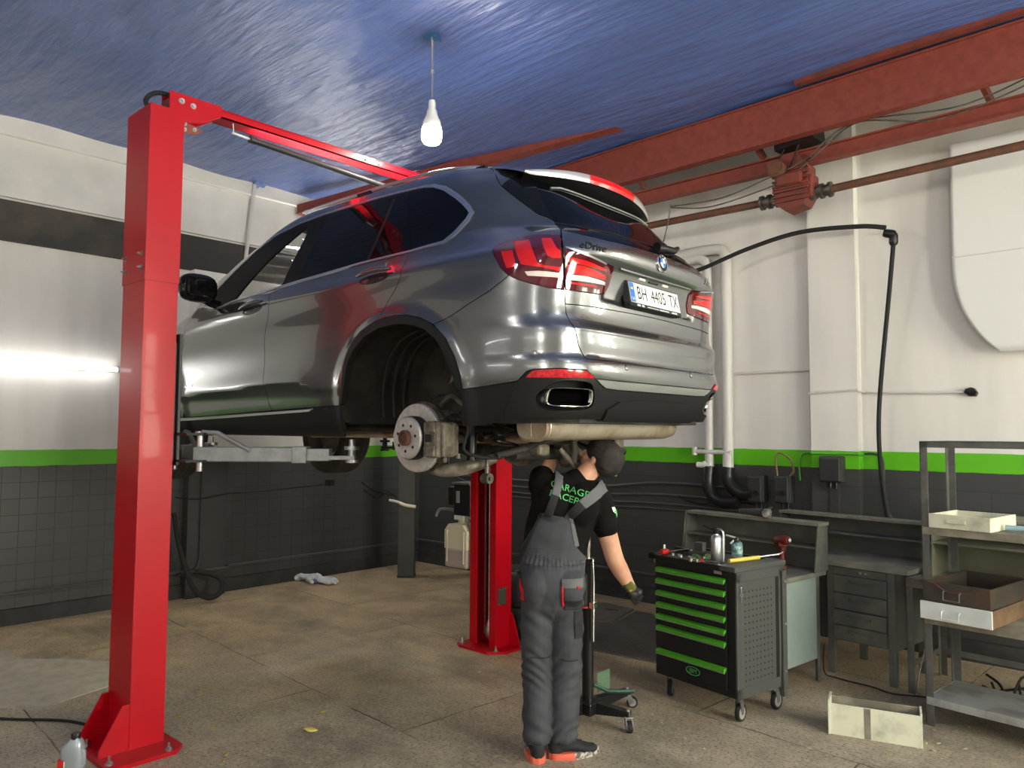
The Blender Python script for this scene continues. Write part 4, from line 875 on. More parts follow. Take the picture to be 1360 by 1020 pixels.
def build_car():
    yaw, pitch = .0285, -.0022
    f = Vector((-math.cos(yaw) * math.cos(pitch), -math.sin(yaw) * math.cos(pitch), math.sin(pitch))); l = Vector((math.sin(yaw), -math.cos(yaw), 0)); u = f.cross(l)
    C = thing('car', 'grey SUV raised on the red lift with its near rear wheel off', 'car')
    C.matrix_world = Matrix(((f.x, l.x, u.x, 4.9423), (f.y, l.y, u.y, -3.4571), (f.z, l.z, u.z, 1.528), (0, 0, 0, 1)))
    def chaikin(p, n=2):
        for _ in range(n): p = [q for i in range(len(p)) for q in ((p[i][0] * .78 + p[(i + 1) % len(p)][0] * .22, p[i][1] * .78 + p[(i + 1) % len(p)][1] * .22), (p[i][0] * .22 + p[(i + 1) % len(p)][0] * .78, p[i][1] * .22 + p[(i + 1) % len(p)][1] * .78))]
        return p
    for k_ in ('exh', 'exhrecess'): T[k_] = chaikin(T[k_])
    t = T; A = t['archO']
    mirror = lambda half: half + [(-a, b) for a, b in half[::-1] if abs(a) > 1e-6]
    both = lambda fn: (fn(False), fn(True))
    # ---- painted panels
    side = A[9:4:-1] + t['rgap'][:0:-1] + t['belt'][8:] + [(4.03, 1.30), (3.80, 1.46), (3.57, 1.595), (3.36, 1.685), (3.1, 1.728), (2.6, 1.738), (2.0, 1.738), (1.6, 1.722), (1.40, 1.70)] + t['roofL'] + t['wedge'][:5:-1] + [(.841, 1.327), (.806, 1.258), (.808, 1.212)] + t['lightQ'][5::-1] + t['lightQ'][15:13:-1] + t['split'][::-1]
    for mr in (0, 1): panel('body_side', side, M_paint, C, mir=mr, h=.028)
    sb = [p for p in t['sillT'][::-1]]
    fd = [t['mgap'][0]] + t['mgap'][1:] + [(3.03, .386)] + [(3.614, .370), (4.2, .356)] + t['fgap'][::-1][1:-1] + [(4.1, 1.180), (3.85, 1.125), (3.725, 1.120), (3.596, 1.147), (3.245, 1.170)]
    rd = [t['mgap'][0]] + t['mgap'][1:] + [(3.03, .386), (2.61, .400), (2.375, .404), (2.285, .402)] + A[:6] + t['rgap'][::-1] + [(2.229, 1.228), (2.799, 1.200), (3.017, 1.187)]
    doors = [panel('front_door', fd, M_paint, C, mir=mr, h=.028) for mr in (0, 1)]
    rdoors = [panel('rear_door', rd, M_paint, C, mir=mr, h=.028) for mr in (0, 1)]
    bp = [(0, .604), (.251, .604), (.452, .605), (.694, .606)] + t['tgside'][::-1][1:6] + [(.797, .935)] + t['lightQ'][10:14] + t['split'][::-1] + A[10:] + t['bsilv'][:-2] + [(.46, .511), (.2, .512), (0, .512)]
    bump = panel('rear_bumper', mirror(bp), M_paint, C, h=.03)
    fr = [(4.165, 1.185)] + t['fgap'][1:] + [(4.25, .34), (5.0, .33), (UF, .33)]
    fr2 = [(UF, 1.14), (5.2, 1.165), (4.7, 1.185)]
    ah = []
    for k in range(24):
        q = 2 * PI * k / 24; x = 2.933 + .47 * math.cos(q); z = .43 + .44 * math.sin(q); ah.append(car_uz(x, .93 if x < 3.2 else .93 - .35 * (x - 3.2), max(z, .345)))
    for mr in (0, 1): panel('front_wing', fr + fr2, M_paint, C, holes=[ah], mir=mr, h=.05)
    mb = MB()
    us = np.linspace(-UF, UF, 121)[:-1]; levels = [1.700, 1.725, 1.742, 1.752, 1.757]; rings = [surf(us, np.full(120, z)) for z in levels]
    last = rings[-1]; cen = np.array([.55, 0, 1.772])
    for k in (.75, .5, .25): q = cen + (last - cen) * k; q[:, 2] = 1.757 + .015 * (1 - k * k); rings.append(q)
    vs = [tuple(p) for rg in rings for p in rg] + [tuple(cen)]
    n = 120; fs = [(a * n + i, a * n + (i + 1) % n, (a + 1) * n + (i + 1) % n, (a + 1) * n + i) for a in range(len(rings) - 1) for i in range(n)] + [((len(rings) - 1) * n + i, (len(rings) - 1) * n + (i + 1) % n, len(vs) - 1) for i in range(n)]
    vs = [(p[0], p[1], p[2] - .006) for p in vs]
    mb.add(vs, fs, 0, True); mb.build('roof', M_paint, C)
    ws = [(4.06, 1.27), (3.83, 1.44), (3.60, 1.575), (3.38, 1.665), (3.2, 1.70), (UF, 1.70), (UF, 1.16), (4.8, 1.19), (4.2, 1.20)]
    for mr in (0, 1): panel('windscreen', ws, M_glass, C, mir=mr, h=.06, depth=.004)
    # ---- tailgate
    ts = t['tgside']
    up = [(0, .885), (.248, .883), (.635, .875), (.792, .868)] + ts[4:1:-1] + [(.806, 1.175), (.806, 1.255), (.69, 1.224), (.55, 1.213), (.3, 1.224), (0, 1.232)]
    lt = t['lightT']; ltm = [(-a, b) for a, b in lt]
    tg = panel('upper_tailgate', mirror(up), M_paint, C, holes=[lt, ltm], h=.024)
    lo = [(0, .604), (.251, .604), (.452, .605)] + ts[::-1][:7] + [(.635, .875), (.248, .883), (0, .885)]
    panel('lower_tailgate', mirror(lo), M_paint, C, h=.024)
    gl = [(0, 1.236), (.3, 1.228), (.55, 1.217), (.69, 1.228), (.806, 1.259), (.841, 1.325)] + t['glassL'][::-1][1:] + [(1.01, 1.615), (.9, 1.63), (.5, 1.64), (0, 1.64)]
    rg = panel('rear_window', mirror(gl), M_glassd, C, h=.04, off=-.004)
    gs = [(0, 1.296), (.28, 1.290), (.638, 1.288), (.838, 1.318), (.836, 1.311), (.638, 1.281), (.28, 1.283), (0, 1.289)]
    panel('window_seal', mirror(gs), M_blacks, rg, h=.04, off=.001, depth=.004, gap=0)
    for mr in (0, 1): panel('side_blade', t['wedge'], M_gloss, C, mir=mr, gap=.001, h=.04, off=.002)
    ck = [(1.40, 1.712), (1.365, 1.69)] + [(a - .003, b) for a, b in t['roofL']] + [(1.077, 1.704), (1.08, 1.722), (1.2, 1.735), (1.36, 1.728)]
    for mr in (0, 1): panel('spoiler_cheek', ck, M_paint, C, mir=mr, h=.03, gap=.001)
    # ---- roof spoiler with high brake light
    def ed(v): # trailing edge, v -1..1
        y = .625 * v; k = 1 - abs(v) ** 2.3
        return Vector((-.610 - .150 * k, y, 1.622 + .050 * k))
    mb = MB()
    def top(a, v):
        e = ed(v); r = Vector((-.28 - .10 * (1 - v * v), .60 * v, 1.715 + .03 * (1 - v * v))); p = r.lerp(e, a); p.z += .012 * math.sin(PI * a); return p
    mb.grid(lambda a, b: top(a, 2 * b - 1), 8, 40)
    sp = mb.build('roof_spoiler', M_paint, C)
    def lip(v0, v1, nm, m, par, o=0.):
        m_ = MB()
        def q(a, b):
            v = v0 + (v1 - v0) * b; e = ed(v); k = math.sqrt(max(0, 1 - min(1, abs(v)) ** 3)); hgt = .014 + .034 * k
            return e + Vector((-.004 - o - .006 * math.sin(PI * a), 0, .012 - hgt * a))
        m_.grid(q, 5, 40); return m_.build(nm, m, par)
    M_lip = mat('spoiler_edge_reflection', (.55, .55, .55), .3, .6, coat=1.)  # body grey lightened: the lip's white reflection is put into the colour
    lip(-1, 1, 'spoiler_edge', M_lip, sp); lip(-.36, .36, 'brake_light', M_lens, sp, .003)
    mb = MB()
    def und(a, b):
        v = 2 * b - 1; e = ed(v); hgt = .002 + .034 * math.sqrt(max(0, 1 - abs(v) ** 3)); q = pos(0, 1.6); r = Vector((-.52 - .14 * (1 - v * v), .55 * v, 1.60)); s0 = e + Vector((.0, 0, -hgt)); return s0.lerp(r, a)
    mb.grid(und, 5, 40); mb.build('spoiler_underside', M_clad, sp)
    mb = MB(); mb.tube([pos(v * .086, 1.572 - (.02 if abs(v) == 10 else 0), .002) for v in range(-10, 11)], .0055, 8); mb.build('window_top_trim', M_bar, sp)
    # ---- lamps
    for mr in (0, 1):
        s = -1 if mr else 1
        q = panel('tail_light', t['lightQ'], M_lensd, C, mir=mr, h=.02, off=.004, gap=.002)
        for nm, k, m in (('lamp_element', 'elA', M_lens), ('lamp_element', 'elB', M_lens), ('lamp_element', 'elC', M_lens), ('reverse_lamp', 'elW', M_lensw)): panel(nm, t[k], m, q, mir=mr, h=.02, off=.0055, depth=.002, gap=0)
        q = panel('tailgate_light', lt, M_lensd, C, mir=mr, h=.02, off=.004, gap=.002)
        for nm, k, m in (('lamp_element', 'elD', M_lens), ('lamp_element', 'elE', M_lens), ('reverse_lamp', 'elF', M_lensw), ('lamp_element', 'elG', M_lens)): panel(nm, t[k], m, q, mir=mr, h=.02, off=.0055, depth=.002, gap=0)
        lp = [(.795, 1.140), (.70, 1.118), (.56, 1.097), (.56, 1.089), (.70, 1.109), (.795, 1.131)]
        panel('light_highlight', lp, M_alu, q, mir=mr, h=.02, off=.006, depth=.002, gap=0)
        panel('reflector', t['reflector'], M_rfl, C, mir=mr, h=.02, off=.006, gap=0)
    # ---- lower bumper, skid bar, exhausts
    bl = [(0, .466), (.085, .466), (.475, .466), (.576, .471), (.61, .488), (.643, .512), (.697, .552)] + t['bsilv'][::-1][4:] + [(1.295, .464), (1.325, .306), (1.324, .28), (1.212, .284), (1.089, .304), (.968, .318), (.408, .320), (0, .318)]
    er = t['exhrecess']; erm = [(-a, b) for a, b in er]
    lb = panel('lower_bumper', mirror(bl), M_clad, C, holes=[er, erm], h=.03, off=-.002, depth=.02)
    br = [(0, .511), (.2, .511), (.46, .510), (.640, .511), (.61, .488), (.576, .471), (.475, .467), (0, .467)]
    panel('skid_bar', mirror(br), M_bar, C, h=.03, off=.004)
    df = [(0, .427), (.219, .425), (.442, .412), (.54, .37), (.56, .318), (0, .318)]
    panel('diffuser', mirror(df), M_clad, lb, h=.03, off=.012, depth=.016, gap=0)
    for mr in (0, 1):
        sm = t['blowseam']; panel('bumper_seam', sm + [(a - .006, b) for a, b in sm[::-1]], M_blacks, lb, mir=mr, h=.03, off=.001, depth=.004, gap=0)
        pk = pocket('exhaust_recess', er, M_clad, lb, .09, -.002, mr, .92)
        ex = t['exh']; n = len(ex)
        mb = MB(); P0 = [pos(a, b, -.004) for a, b in dens(ex, .02)]; dd = Vector((1, -.12, 0)); k = len(P0); cc = sum(P0, Vector()) / k
        ring = lambda sc, dx: [((cc + (p - cc) * sc + dd * dx)) for p in P0]
        RR = [ring(1.0, .14), ring(1.0, .01), ring(.985, 0), ring(.94, 0), ring(.92, .008), ring(.90, .014)]
        vs = [(p.x, (-1 if mr else 1) * p.y, p.z) for r_ in RR for p in r_]
        mb.add(vs, [(a * k + i, a * k + (i + 1) % k, (a + 1) * k + (i + 1) % k, (a + 1) * k + i) for a in range(5) for i in range(k)], 0, True)
        tip = mb.build('exhaust_tip', M_chrome, C); mb = MB(); q_ = [(p.x, (-1 if mr else 1) * p.y, p.z) for p in ring(.88, .06)]; mb.add(q_, [tuple(range(k))]); mb.add(vs[5 * k:] + q_, [(i, (i + 1) % k, k + (i + 1) % k, k + i) for i in range(k)]); mb.build('exhaust_shade_cap', M_void, tip)
    # ---- sills and arch cladding
    sk = t['sillT'][::-1] + [(4.40, .345), (4.40, .225), (2.34, .215), (2.27, .25)]
    ac = A + [(1.33, .466)] + t['archI'][::-1][2:]
    for mr in (0, 1):
        s1 = panel('side_skirt', sk, M_clad, C, mir=mr, h=.04, off=-.006)
        panel('sill_trim', t['chrT'] + t['chrB'][::-1], M_trimb, s1, mir=mr, h=.05, off=.006, depth=.012, gap=0)
        panel('arch_cladding', ac, M_clad, C, mir=mr, h=.025, off=.003, depth=.035)
    # ---- side windows
    B = t['belt']; nb = len(B)
    wd = [.014] * 9 + [.020, .028, .030, .030, .030, .028, .026, .02, .016] + [.013] * 6 + [.011] * 4
    inner = inset(B, wd)
    Bf = inset(B, .001)
    gA, gB = t['bpillar_rear'][0], t['bpillar_rear'][-1]
    eA, eB = t['rdoor_edge_glass']
    for mr in (0, 1):
        panel('window_frame', B, M_alu, C, holes=[inner], mir=mr, h=.025, off=.005, gap=0)
        band = inset(inner, -.004)
        # front window surround, rear door glass, quarter glass
        fw = clip(band, gA, gB, left=False) if clip(band, gA, gB, left=False)[0][0] > 2.6 or True else band
        front = [p for p in clip(band, gA, gB, True)]; back = [p for p in clip(band, gA, gB, False)]
        if np.mean([p[0] for p in front]) < np.mean([p[0] for p in back]): front, back = back, front
        qd = clip(back, eB, eA, True); rr = clip(back, eB, eA, False)
        if np.mean([p[0] for p in qd]) > np.mean([p[0] for p in rr]): qd, rr = rr, qd
        panel('window_surround', front, M_pill, C, holes=[t['fglass']], mir=mr, h=.035, gap=.0015)
        panel('front_window', t['fglass'], M_glass, C, mir=mr, h=.05, off=-.006, depth=.004, gap=0)
        w = panel('rear_door_window', rr, M_glassd, C, mir=mr, h=.035, gap=.0015)
        dv = t['rdiv']; panel('window_divider', [(a + .012, b) for a, b in dv] + [(a - .012, b) for a, b in dv[::-1]], M_blacks, w, mir=mr, h=.03, off=.002, depth=.003, gap=0)
        panel('quarter_window', qd, M_glassd, C, mir=mr, h=.035, gap=.0015)
        s = -1 if mr else 1
        # door handles
        for dr, k in ((doors, 'handF'), (rdoors, 'handR')):
            hp = t[k]; c0 = min(p[0] for p in hp); c1 = max(p[0] for p in hp); zc0 = hp[0][1]
            za = np.mean([p[1] for p in hp if p[0] > c1 - .06]); zb = np.mean([p[1] for p in hp if p[0] < c0 + .06])
            pr = [pos(c1 + (c0 - c1) * i / 8, za + (zb - za) * i / 8 + .012, .018 + .016 * math.sin(PI * i / 8)) for i in range(9)]
            pr = [Vector((p.x, s * p.y, p.z)) for p in pr]
            mb = MB(); mb.tube(pr, [.007, .012, .014, .014, .014, .014, .014, .013, .008], 10); hd = mb.build('door_handle', M_paint, dr[mr])
            mb = MB(); mb.tube([p + Vector((0, s * .006, .013)) for p in pr[1:8]], .003, 6); mb.build('handle_trim', M_chrome, hd)
            cup = [(c1 + (c0 - c1) * (.5 - .44 * math.cos(q)), (za + zb) / 2 + (zb - za) * (-.5 * math.cos(q)) - .010 + .030 * math.sin(q)) for q in np.linspace(0, 2 * PI, 17)[:-1]]
            panel('handle_cup', cup, M_blacks, hd, mir=mr, h=.03, off=.0015, depth=.003, gap=0)
        # door mirror
        mb = MB(); ce = Vector((2.0, s * 1.075, 1.255))
        def mir(a, b):
            th = 2 * PI * a; ph = PI * (b - .5); cs = lambda v, e: math.copysign(abs(v) ** e, v)
            return ce + Vector((.075 * cs(math.sin(ph), .8) , s * .135 * cs(math.cos(ph), .55) * cs(math.cos(th), .7), .100 * cs(math.cos(ph), .55) * cs(math.sin(th), .7)))
        mb.grid(mir, 28, 14); mm = mb.build('door_mirror', M_gloss, C)
        mb = MB(); mb.tube([(2.02, s * .90, 1.155), (2.01, s * .98, 1.165), (2.0, s * 1.04, 1.19)], [.035, .028, .03], 12); mb.build('mirror_foot', M_gloss, mm)
        mb = MB(); mb.grid(lambda a, b: Vector((1.930 - .004 * math.sin(PI * b), s * (.985 + .18 * a), 1.195 + .125 * b)), 4, 4); mb.build('mirror_glass', M_gloss, mm)
        # roof rail
        rl = [surf([S0 + x - XR], [1.738])[0] for x in np.linspace(-.34, 1.75, 22)]
        rp = [Vector((p[0], s * (p[1] - .012), 1.738 + (.022 if 2 < i < 19 else (.012 if i in (0, 21) else .018)) - .022 * max(0, (1 - i / 8)) ** 2)) for i, p in enumerate(rl)]
        mb = MB(); mb.tube(spline(rp, 3), .011, 8); rr_ = mb.build('roof_rail', M_alu, C)
        for i in (1, 10, 20): mb = MB(); p = rp[i]; mb.box(p.x - .07, p.x + .07, p.y - .012, p.y + .012, 1.725, p.z, .004); mb.build('rail_foot', M_blacks, rr_)
    # fuel of the wing text and badges
    def surf_text(s_, u0, z0, size, m, name, par, d=.006, shear=0., th=.003, sx=1.):
        mb = MB(); U = []; 
        def fn(a, b, dd): return (a, b, 0)
        text_mb(mb, s_, size, fn, 0, 0, shear)
        vs = np.array([(v.x, v.y) for v in mb.v]); P, N_ = surf_n(u0 - vs[:, 0] * sx, z0 + vs[:, 1]); out = MB()
        out.add([tuple(p + n * d) for p, n in zip(P, N_)], mb.f); ob = out.build(name, m, par); so = ob.modifiers.new('thick', 'SOLIDIFY'); so.thickness = .002; return ob
    surf_text('eDrive', .652, 1.157, .056, M_blacks, 'tailgate_lettering', tg, .004, .12)
    surf_text('X5', -.60, 1.155, .060, M_chrome, 'model_lettering', tg, .004, .12)
    surf_text('eDrive', 4.13, .587, .045, M_chrome, 'door_lettering', doors[0], .004, .12)
    # roundel
    c, nn = surf_n([.0], [1.175]); c = Vector(c[0]); n = Vector(nn[0]); ry = Vector((0, -1, 0)); rz = n.cross(ry).normalized()
    if rz.z < 0: rz = -rz
    em = MB(); em.lathe([(.050, -.004), (.050, .006), (.046, .010), (.044, .008)], c, n, 32); rd_ = em.build('roundel', M_chrome, tg)
    em = MB(); em.lathe([(.045, .004), (.045, .008), (.0, .009)], c, n, 32); em.build('roundel_ring', M_gloss, rd_)
    for k, m in enumerate((M_plate, M_plateb, M_plate, M_plateb)):
        q0 = k * PI / 2; em = MB(); pts = [(0, 0)] + [(.028 * math.cos(q0 + i * PI / 16), .028 * math.sin(q0 + i * PI / 16)) for i in range(9)]
        em.add([c + n * .0098 + ry * a + rz * b for a, b in pts], [tuple(range(len(pts)))]); em.build('roundel_quarter', m, rd_)
    for ch, q in (('B', R(128)), ('M', R(90)), ('W', R(52))):
        em = MB(); text_mb(em, ch, .016, lambda a, b, d: c + n * .0098 + ry * (a + .037 * math.cos(q)) + rz * (b + .037 * math.sin(q)), 0); em.build('roundel_letter', M_plate, rd_)
    # handle strip and plate
    mb = MB(); mb.tube([pos(u_, 1.090, .004) for u_ in np.linspace(-.44, .44, 25)], .006, 6); mb.build('tailgate_grip', M_paint, tg)
    for y0, y1, m in ((.20, .12, M_lensw), (.06, -.06, M_blacks), (-.12, -.20, M_lensw)):
        mb = MB(); a = pos(y0, 1.075, .006); b = pos(y1, 1.075, .006); mb.box(a.x - .004, a.x + .02, b.y, a.y, 1.066, 1.082, .003); mb.build('plate_lamp' if m is M_lensw else 'opening_button', m, tg)
    cp = Vector((-1.018, 0, .985)); tl = R(11); px = Vector((0, -1, 0)); pz = Vector((math.sin(tl), 0, math.cos(tl))); pn = Vector((-math.cos(tl), 0, math.sin(tl)))
    pm_ = lambda a, b, d: cp + px * a + pz * b + pn * d
    def pbox(mb, a0, a1, b0, b1, d0, d1): mb.add([pm_(a, b, d) for a in (a0, a1) for b in (b0, b1) for d in (d0, d1)], [(0, 1, 3, 2), (4, 6, 7, 5), (0, 4, 5, 1), (2, 3, 7, 6), (0, 2, 6, 4), (1, 5, 7, 3)])
    mb = MB(); pbox(mb, -.268, .268, -.072, .064, -.03, .008); pf = mb.build('plate_holder', M_black, tg)
    mb = MB(); pbox(mb, -.258, .258, -.052, .058, .008, .011); pp = mb.build('number_plate', M_plate, pf)
    mb = MB(); pbox(mb, -.256, -.212, -.050, .056, .011, .0118); pb = mb.build('blue_band', M_plateb, pp)
    mb = MB(); pbox(mb, -.246, -.222, .018, .030, .0118, .0122); mb.build('flag_stripe', mat('yellow_flag_stripe', (.75, .55, .05), .4), pb)
    mb = MB(); text_mb(mb, 'UA', .022, lambda a, b, d: pm_(a - .234, b - .032, d), .0123); mb.build('country_letters', M_plate, pb)
    for s_, a0 in (('BH', -.138), ('4405', .032), ('TX', .195)):
        mb = MB(); text_mb(mb, s_, .098, lambda a, b, d: pm_(a * .80 + a0, b * 1.05 + .003, d), .0115); mb.build('plate_characters', M_gloss, pp)
    mb = MB()
    for a0, a1 in ((-.20, -.17), (-.155, -.13)): pbox(mb, a0, a1, -.068, -.058, .008, .0086)
    pbox(mb, -.10, .02, -.065, -.061, .008, .0086); pbox(mb, .03, .13, -.066, -.060, .008, .0086); pbox(mb, .16, .22, -.066, -.059, .008, .0086)
    mb.build('holder_print', M_plate, pf)
    # wiper, aerial, parking sensors
    mb = MB(); mb.tube([pos(-.05, 1.262, .02), pos(-.25, 1.262, .03), pos(-.42, 1.30, .035), pos(-.60, 1.335, .03)], [.022, .018, .014, .008], 10); mb.tube([pos(-.02, 1.262, .015), pos(-.1, 1.26, .022)], .03, 10); mb.build('rear_wiper', M_black, rg)
    for a in (.93, .40, -.40, -.93):
        p, n_ = surf_n([a], [.625 if abs(a) > .5 else .585]); mb = MB(); mb.lathe([(.016, -.002), (.016, .002), (.012, .004), (.001, .004)], p[0], n_[0], 16); mb.build('parking_sensor', M_paint, bump)
    mb = MB(); p, n_ = surf_n([.62], [.575]); tow = [(.585, .555), (.655, .555), (.655, .592), (.585, .592)]
    panel('tow_cover', tow, M_paint, bump, off=.0006, depth=.003, gap=.001)
    # ---- dark inner shell, floor pan, interior
    inn = MB()
    pts_u = np.linspace(-3.9, 3.9, 120)
    def shell(a, b):
        u_ = -3.95 + 7.9 * a; z = .36 + .80 * b; return surf([u_], [z])[0]
    UU, ZZ = np.meshgrid(np.linspace(-4.4, 4.4, 160), np.linspace(.34, 1.16, 14), indexing='ij'); P, N_ = surf_n(UU.ravel(), ZZ.ravel()); P = P - N_ * .022; vs = [tuple(p) for p in P]; fs = []
    archpoly = inset(A + [(1.30, .3), (2.3, .3)], -.03)
    for i in range(159):
        for j in range(13):
            q = [i * 14 + j, (i + 1) * 14 + j, (i + 1) * 14 + j + 1, i * 14 + j + 1]; uc = abs(UU[i, j] + UU[i + 1, j]) / 2; zc = ZZ[i, j] + .03
            if inside((uc, zc), archpoly) or any(inside((abs(UU.ravel()[k]), ZZ.ravel()[k]), archpoly) for k in q) or uc > 4.15 or (.56 < uc < 1.0 and ZZ[i, j] < .53): continue
            fs.append(q)
    inn.add(vs, fs); inn.build('inner_shell', M_under, C)
    mb = MB()
    mb.prism([(.60, .80), (2.35, .80), (2.35, .66), (3.55, .60), (3.55, -.60), (2.35, -.66), (2.35, -.80), (.60, -.80), (.55, -.42), (-.55, -.42), (-.60, -.80), (-.95, -.60), (-.95, .60), (-.60, .80), (-.55, .42), (.55, .42)][::-1], lambda a, b, d: (a, b, d), .30, .36)
    fp = mb.build('floor_pan', M_under, C)
    for y0, y1 in ((.08, .70), (-.70, -.08)):
        mb = MB(); mb.box(.7, 2.3, y0, y1, .255, .30, .02); mb.build('underbody_tray', M_under, fp)
    mb = MB(); mb.box(.6, 2.2, -.78, .78, .36, .40); mb.build('cabin_floor', M_seat, fp)
    for y in (.40, -.40):
        mb = MB(); mb.box(.95, 1.40, y - .24, y + .24, .40, .72, .08); st = mb.build('front_seat', M_seat, C)
        M2 = Matrix.Translation((1.0, y, .70)) @ Matrix.Rotation(R(-14), 4, 'Y'); mb = MB(); mb.box(-.07, .07, -.24, .24, 0, .62, .06, M=M2); mb.build('backrest', M_seat, st)
        mb = MB(); mb.box(-.06, .04, -.13, .13, .64, .84, .05, M=M2); mb.build('headrest', M_seat, st)
    mb = MB(); mb.box(1.90, 2.25, -.75, .75, .80, 1.08, .06); mb.build('dashboard', M_black, C)
    # ---- wheel housings
    for s in (1, -1):
        ai = dens(inset(A + [(1.318, .30), (2.285, .30)], .004), .05); PP = [pos(a, b, -.012) for a, b in ai]
        mb = MB(); k = len(PP); layers = []
        for q in range(9):
            f_ = q / 8; yy = .95 - .52 * f_
            layers.append([Vector((p.x * (1 - .10 * f_ ** 2) + .0, (p.y if q == 0 else yy), .3 + (p.z - .3) * (1 - .10 * f_ ** 2) + (.004 * math.sin(q * 3 + p.x * 30)))) for p in PP])
        for L_ in layers: mb.v += [Vector((p.x, s * p.y, p.z)) for p in L_]
        for a in range(8):
            for i in range(k):
                if PP[i].z < .31 and PP[(i + 1) % k].z < .31: continue
                mb.f.append([a * k + i, a * k + (i + 1) % k, (a + 1) * k + (i + 1) % k, (a + 1) * k + i]); mb.mi.append(0); mb.sm.append(True)
        mb.f.append([8 * k + i for i in range(k)]); mb.mi.append(0); mb.sm.append(False)
        mb.build('wheel_housing', M_liner, C)
        # fuel filler neck in the rear of the housing, ribs
    rb = MB(); rb.tube(spline([(-.36, .72, .70), (-.28, .66, .55), (-.24, .60, .44), (-.10, .58, .40), (.06, .56, .40)], 6), [.075] * 25, 14); rb.build('filler_neck', M_liner, C)
    rb = MB()
    for a in (.58, .66, .74): rb.tube(spline([(.36, a, .34), (.37, a, .50), (.33, a, .66), (.22, a, .78), (.05, a, .83)], 5), .007, 6)
    rb.build('liner_ribs', M_liner, C)
    rb = MB(); rb.tube(spline([(-.20, .70, .74), (-.22, .72, .62), (-.18, .73, .52), (-.24, .72, .60), (-.27, .70, .74)], 6), .006, 6); rb.build('sensor_lead', M_dsteel, C)
    # ---- suspension and brakes
    for s in (1, -1):
        hub = Vector((-.02, s * .815, .222)); y = Vector((0, s, 0))
        mb = MB(); mb.lathe([(.090, .0), (.184, .0), (.187, .003), (.187, .009), (.180, .010), (.180, .016), (.187, .017), (.187, .025), (.184, .028), (.090, .028)], hub - y * .014, y, 64); dk = mb.build('brake_disc', M_disc, C)
        mb = MB(); mb.lathe([(.116, .014), (.114, .076), (.106, .084), (.040, .084), (.040, .06)], hub, y, 48); mb.build('disc_bell', M_disc, dk)
        mb = MB(); mb.lathe([(.118, -.01), (.119, .055), (.116, .072)], hub, y, 48, caps=False); mb.build('bell_rim', M_blackm, dk)
        mb = MB(); mb.lathe([(.042, .07), (.042, .106), (.036, .110), (.030, .108), (.030, .096), (.001, .096)], hub, y, 32); mb.build('hub_centre', M_rust, dk)
        for k in range(7):
            q = 2 * PI * k / 7 + .3; c_ = hub + Vector((.072 * math.cos(q), 0, .072 * math.sin(q))); mb = MB(); mb.cyl(c_ + y * .080, c_ + y * .0852, .0085, n=12); mb.build('stud_hole', M_blackm, dk)
        mb = MB(); mb.lathe([(.198, -.035), (.200, -.03), (.200, -.028), (.06, -.028)], hub, y, 40); mb.build('dust_shield', M_dsteel, dk)
        # caliper, rearward of the disc
        mb = MB(); cx_ = hub.x - .165
        for (x0, x1, z0, z1, y0, y1, bv) in ((-.065, .045, -.105, .090, .012, .075, .02), (-.075, .035, -.095, .080, -.085, -.02, .02), (-.085, -.04, -.10, .085, -.05, .05, .015), (-.05, .03, .03, .085, .07, .085, .006), (-.05, .03, -.095, -.04, .07, .085, .006), (.0, .03, -.04, .035, .07, .08, .004)):
            mb.box(cx_ + x0, cx_ + x1, *(sorted((hub.y + s * y0, hub.y + s * y1))), hub.z + z0, hub.z + z1, bv)
        cal = mb.build('brake_caliper', M_cast, C)
        mb = MB(); mb.box(cx_ - .03, cx_ + .02, *sorted((hub.y + s * .076, hub.y + s * .084)), hub.z - .02, hub.z + .02, .002); mb.build('pad_window', M_blackm, cal)
        for z in (.10, -.115): mb = MB(); mb.cyl((cx_ - .03, hub.y - s * .02, hub.z + z), (cx_ + .07, hub.y - s * .02, hub.z + z), .016, n=10); mb.build('guide_pin', M_dsteel, cal)
        # knuckle and arms
        mb = MB(); mb.box(-.13, .12, *sorted((s * .70, s * .79)), .08, .36, .04); mb.cyl((-.02, s * .66, .222), (-.02, s * .80, .222), .09, n=24); mb.build('wheel_carrier', M_cast, C)
        mb = MB(); mb.tube(spline([(-.06, s * .76, .045), (-.16, s * .72, .045), (-.25, s * .62, .07), (-.30, s * .50, .11)], 5), [.018, .022, .026, .030, .034, .036, .038, .038, .038, .038, .036, .034, .032, .030, .028, .026], 12); mb.build('lower_arm', M_cast, C)
        mb = MB(); mb.cyl((-.36, s * .60, .005), (-.31, s * .60, .005), .028, n=18); mb.cyl((-.37, s * .60, .005), (-.30, s * .60, .005), .012, n=10); mb.tube([(-.335, s * .60, .02), (-.335, s * .60, .12)], .012, 8); mb.build('drop_link', M_dsteel, C)
        mb = MB(); mb.tube([(.05, s * .74, .33), (.03, s * .5, .36), (.02, s * .28, .36)], .022, 10); mb.tube([(-.10, s * .74, .34), (-.14, s * .5, .33), (-.16, s * .28, .30)], .018, 10); mb.build('upper_arm', M_dsteel, C)
        mb = MB(); mb.tube([(-.24, s * .62, .10), (-.22, s * .60, .36), (-.20, s * .58, .62)], [.026, .026, .032], 14); mb.cyl((-.22, s * .60, .38), (-.20, s * .58, .66), .042, n=16); mb.build('damper', M_blacks, C)
        mb = MB(); mb.tube([(-.30 + .075 * math.cos(q), s * (.42 + .075 * math.sin(q)), .12 + .014 * q) for q in np.linspace(0, 8 * PI, 90)], .010, 8); mb.build('coil_spring', M_blacks, C)
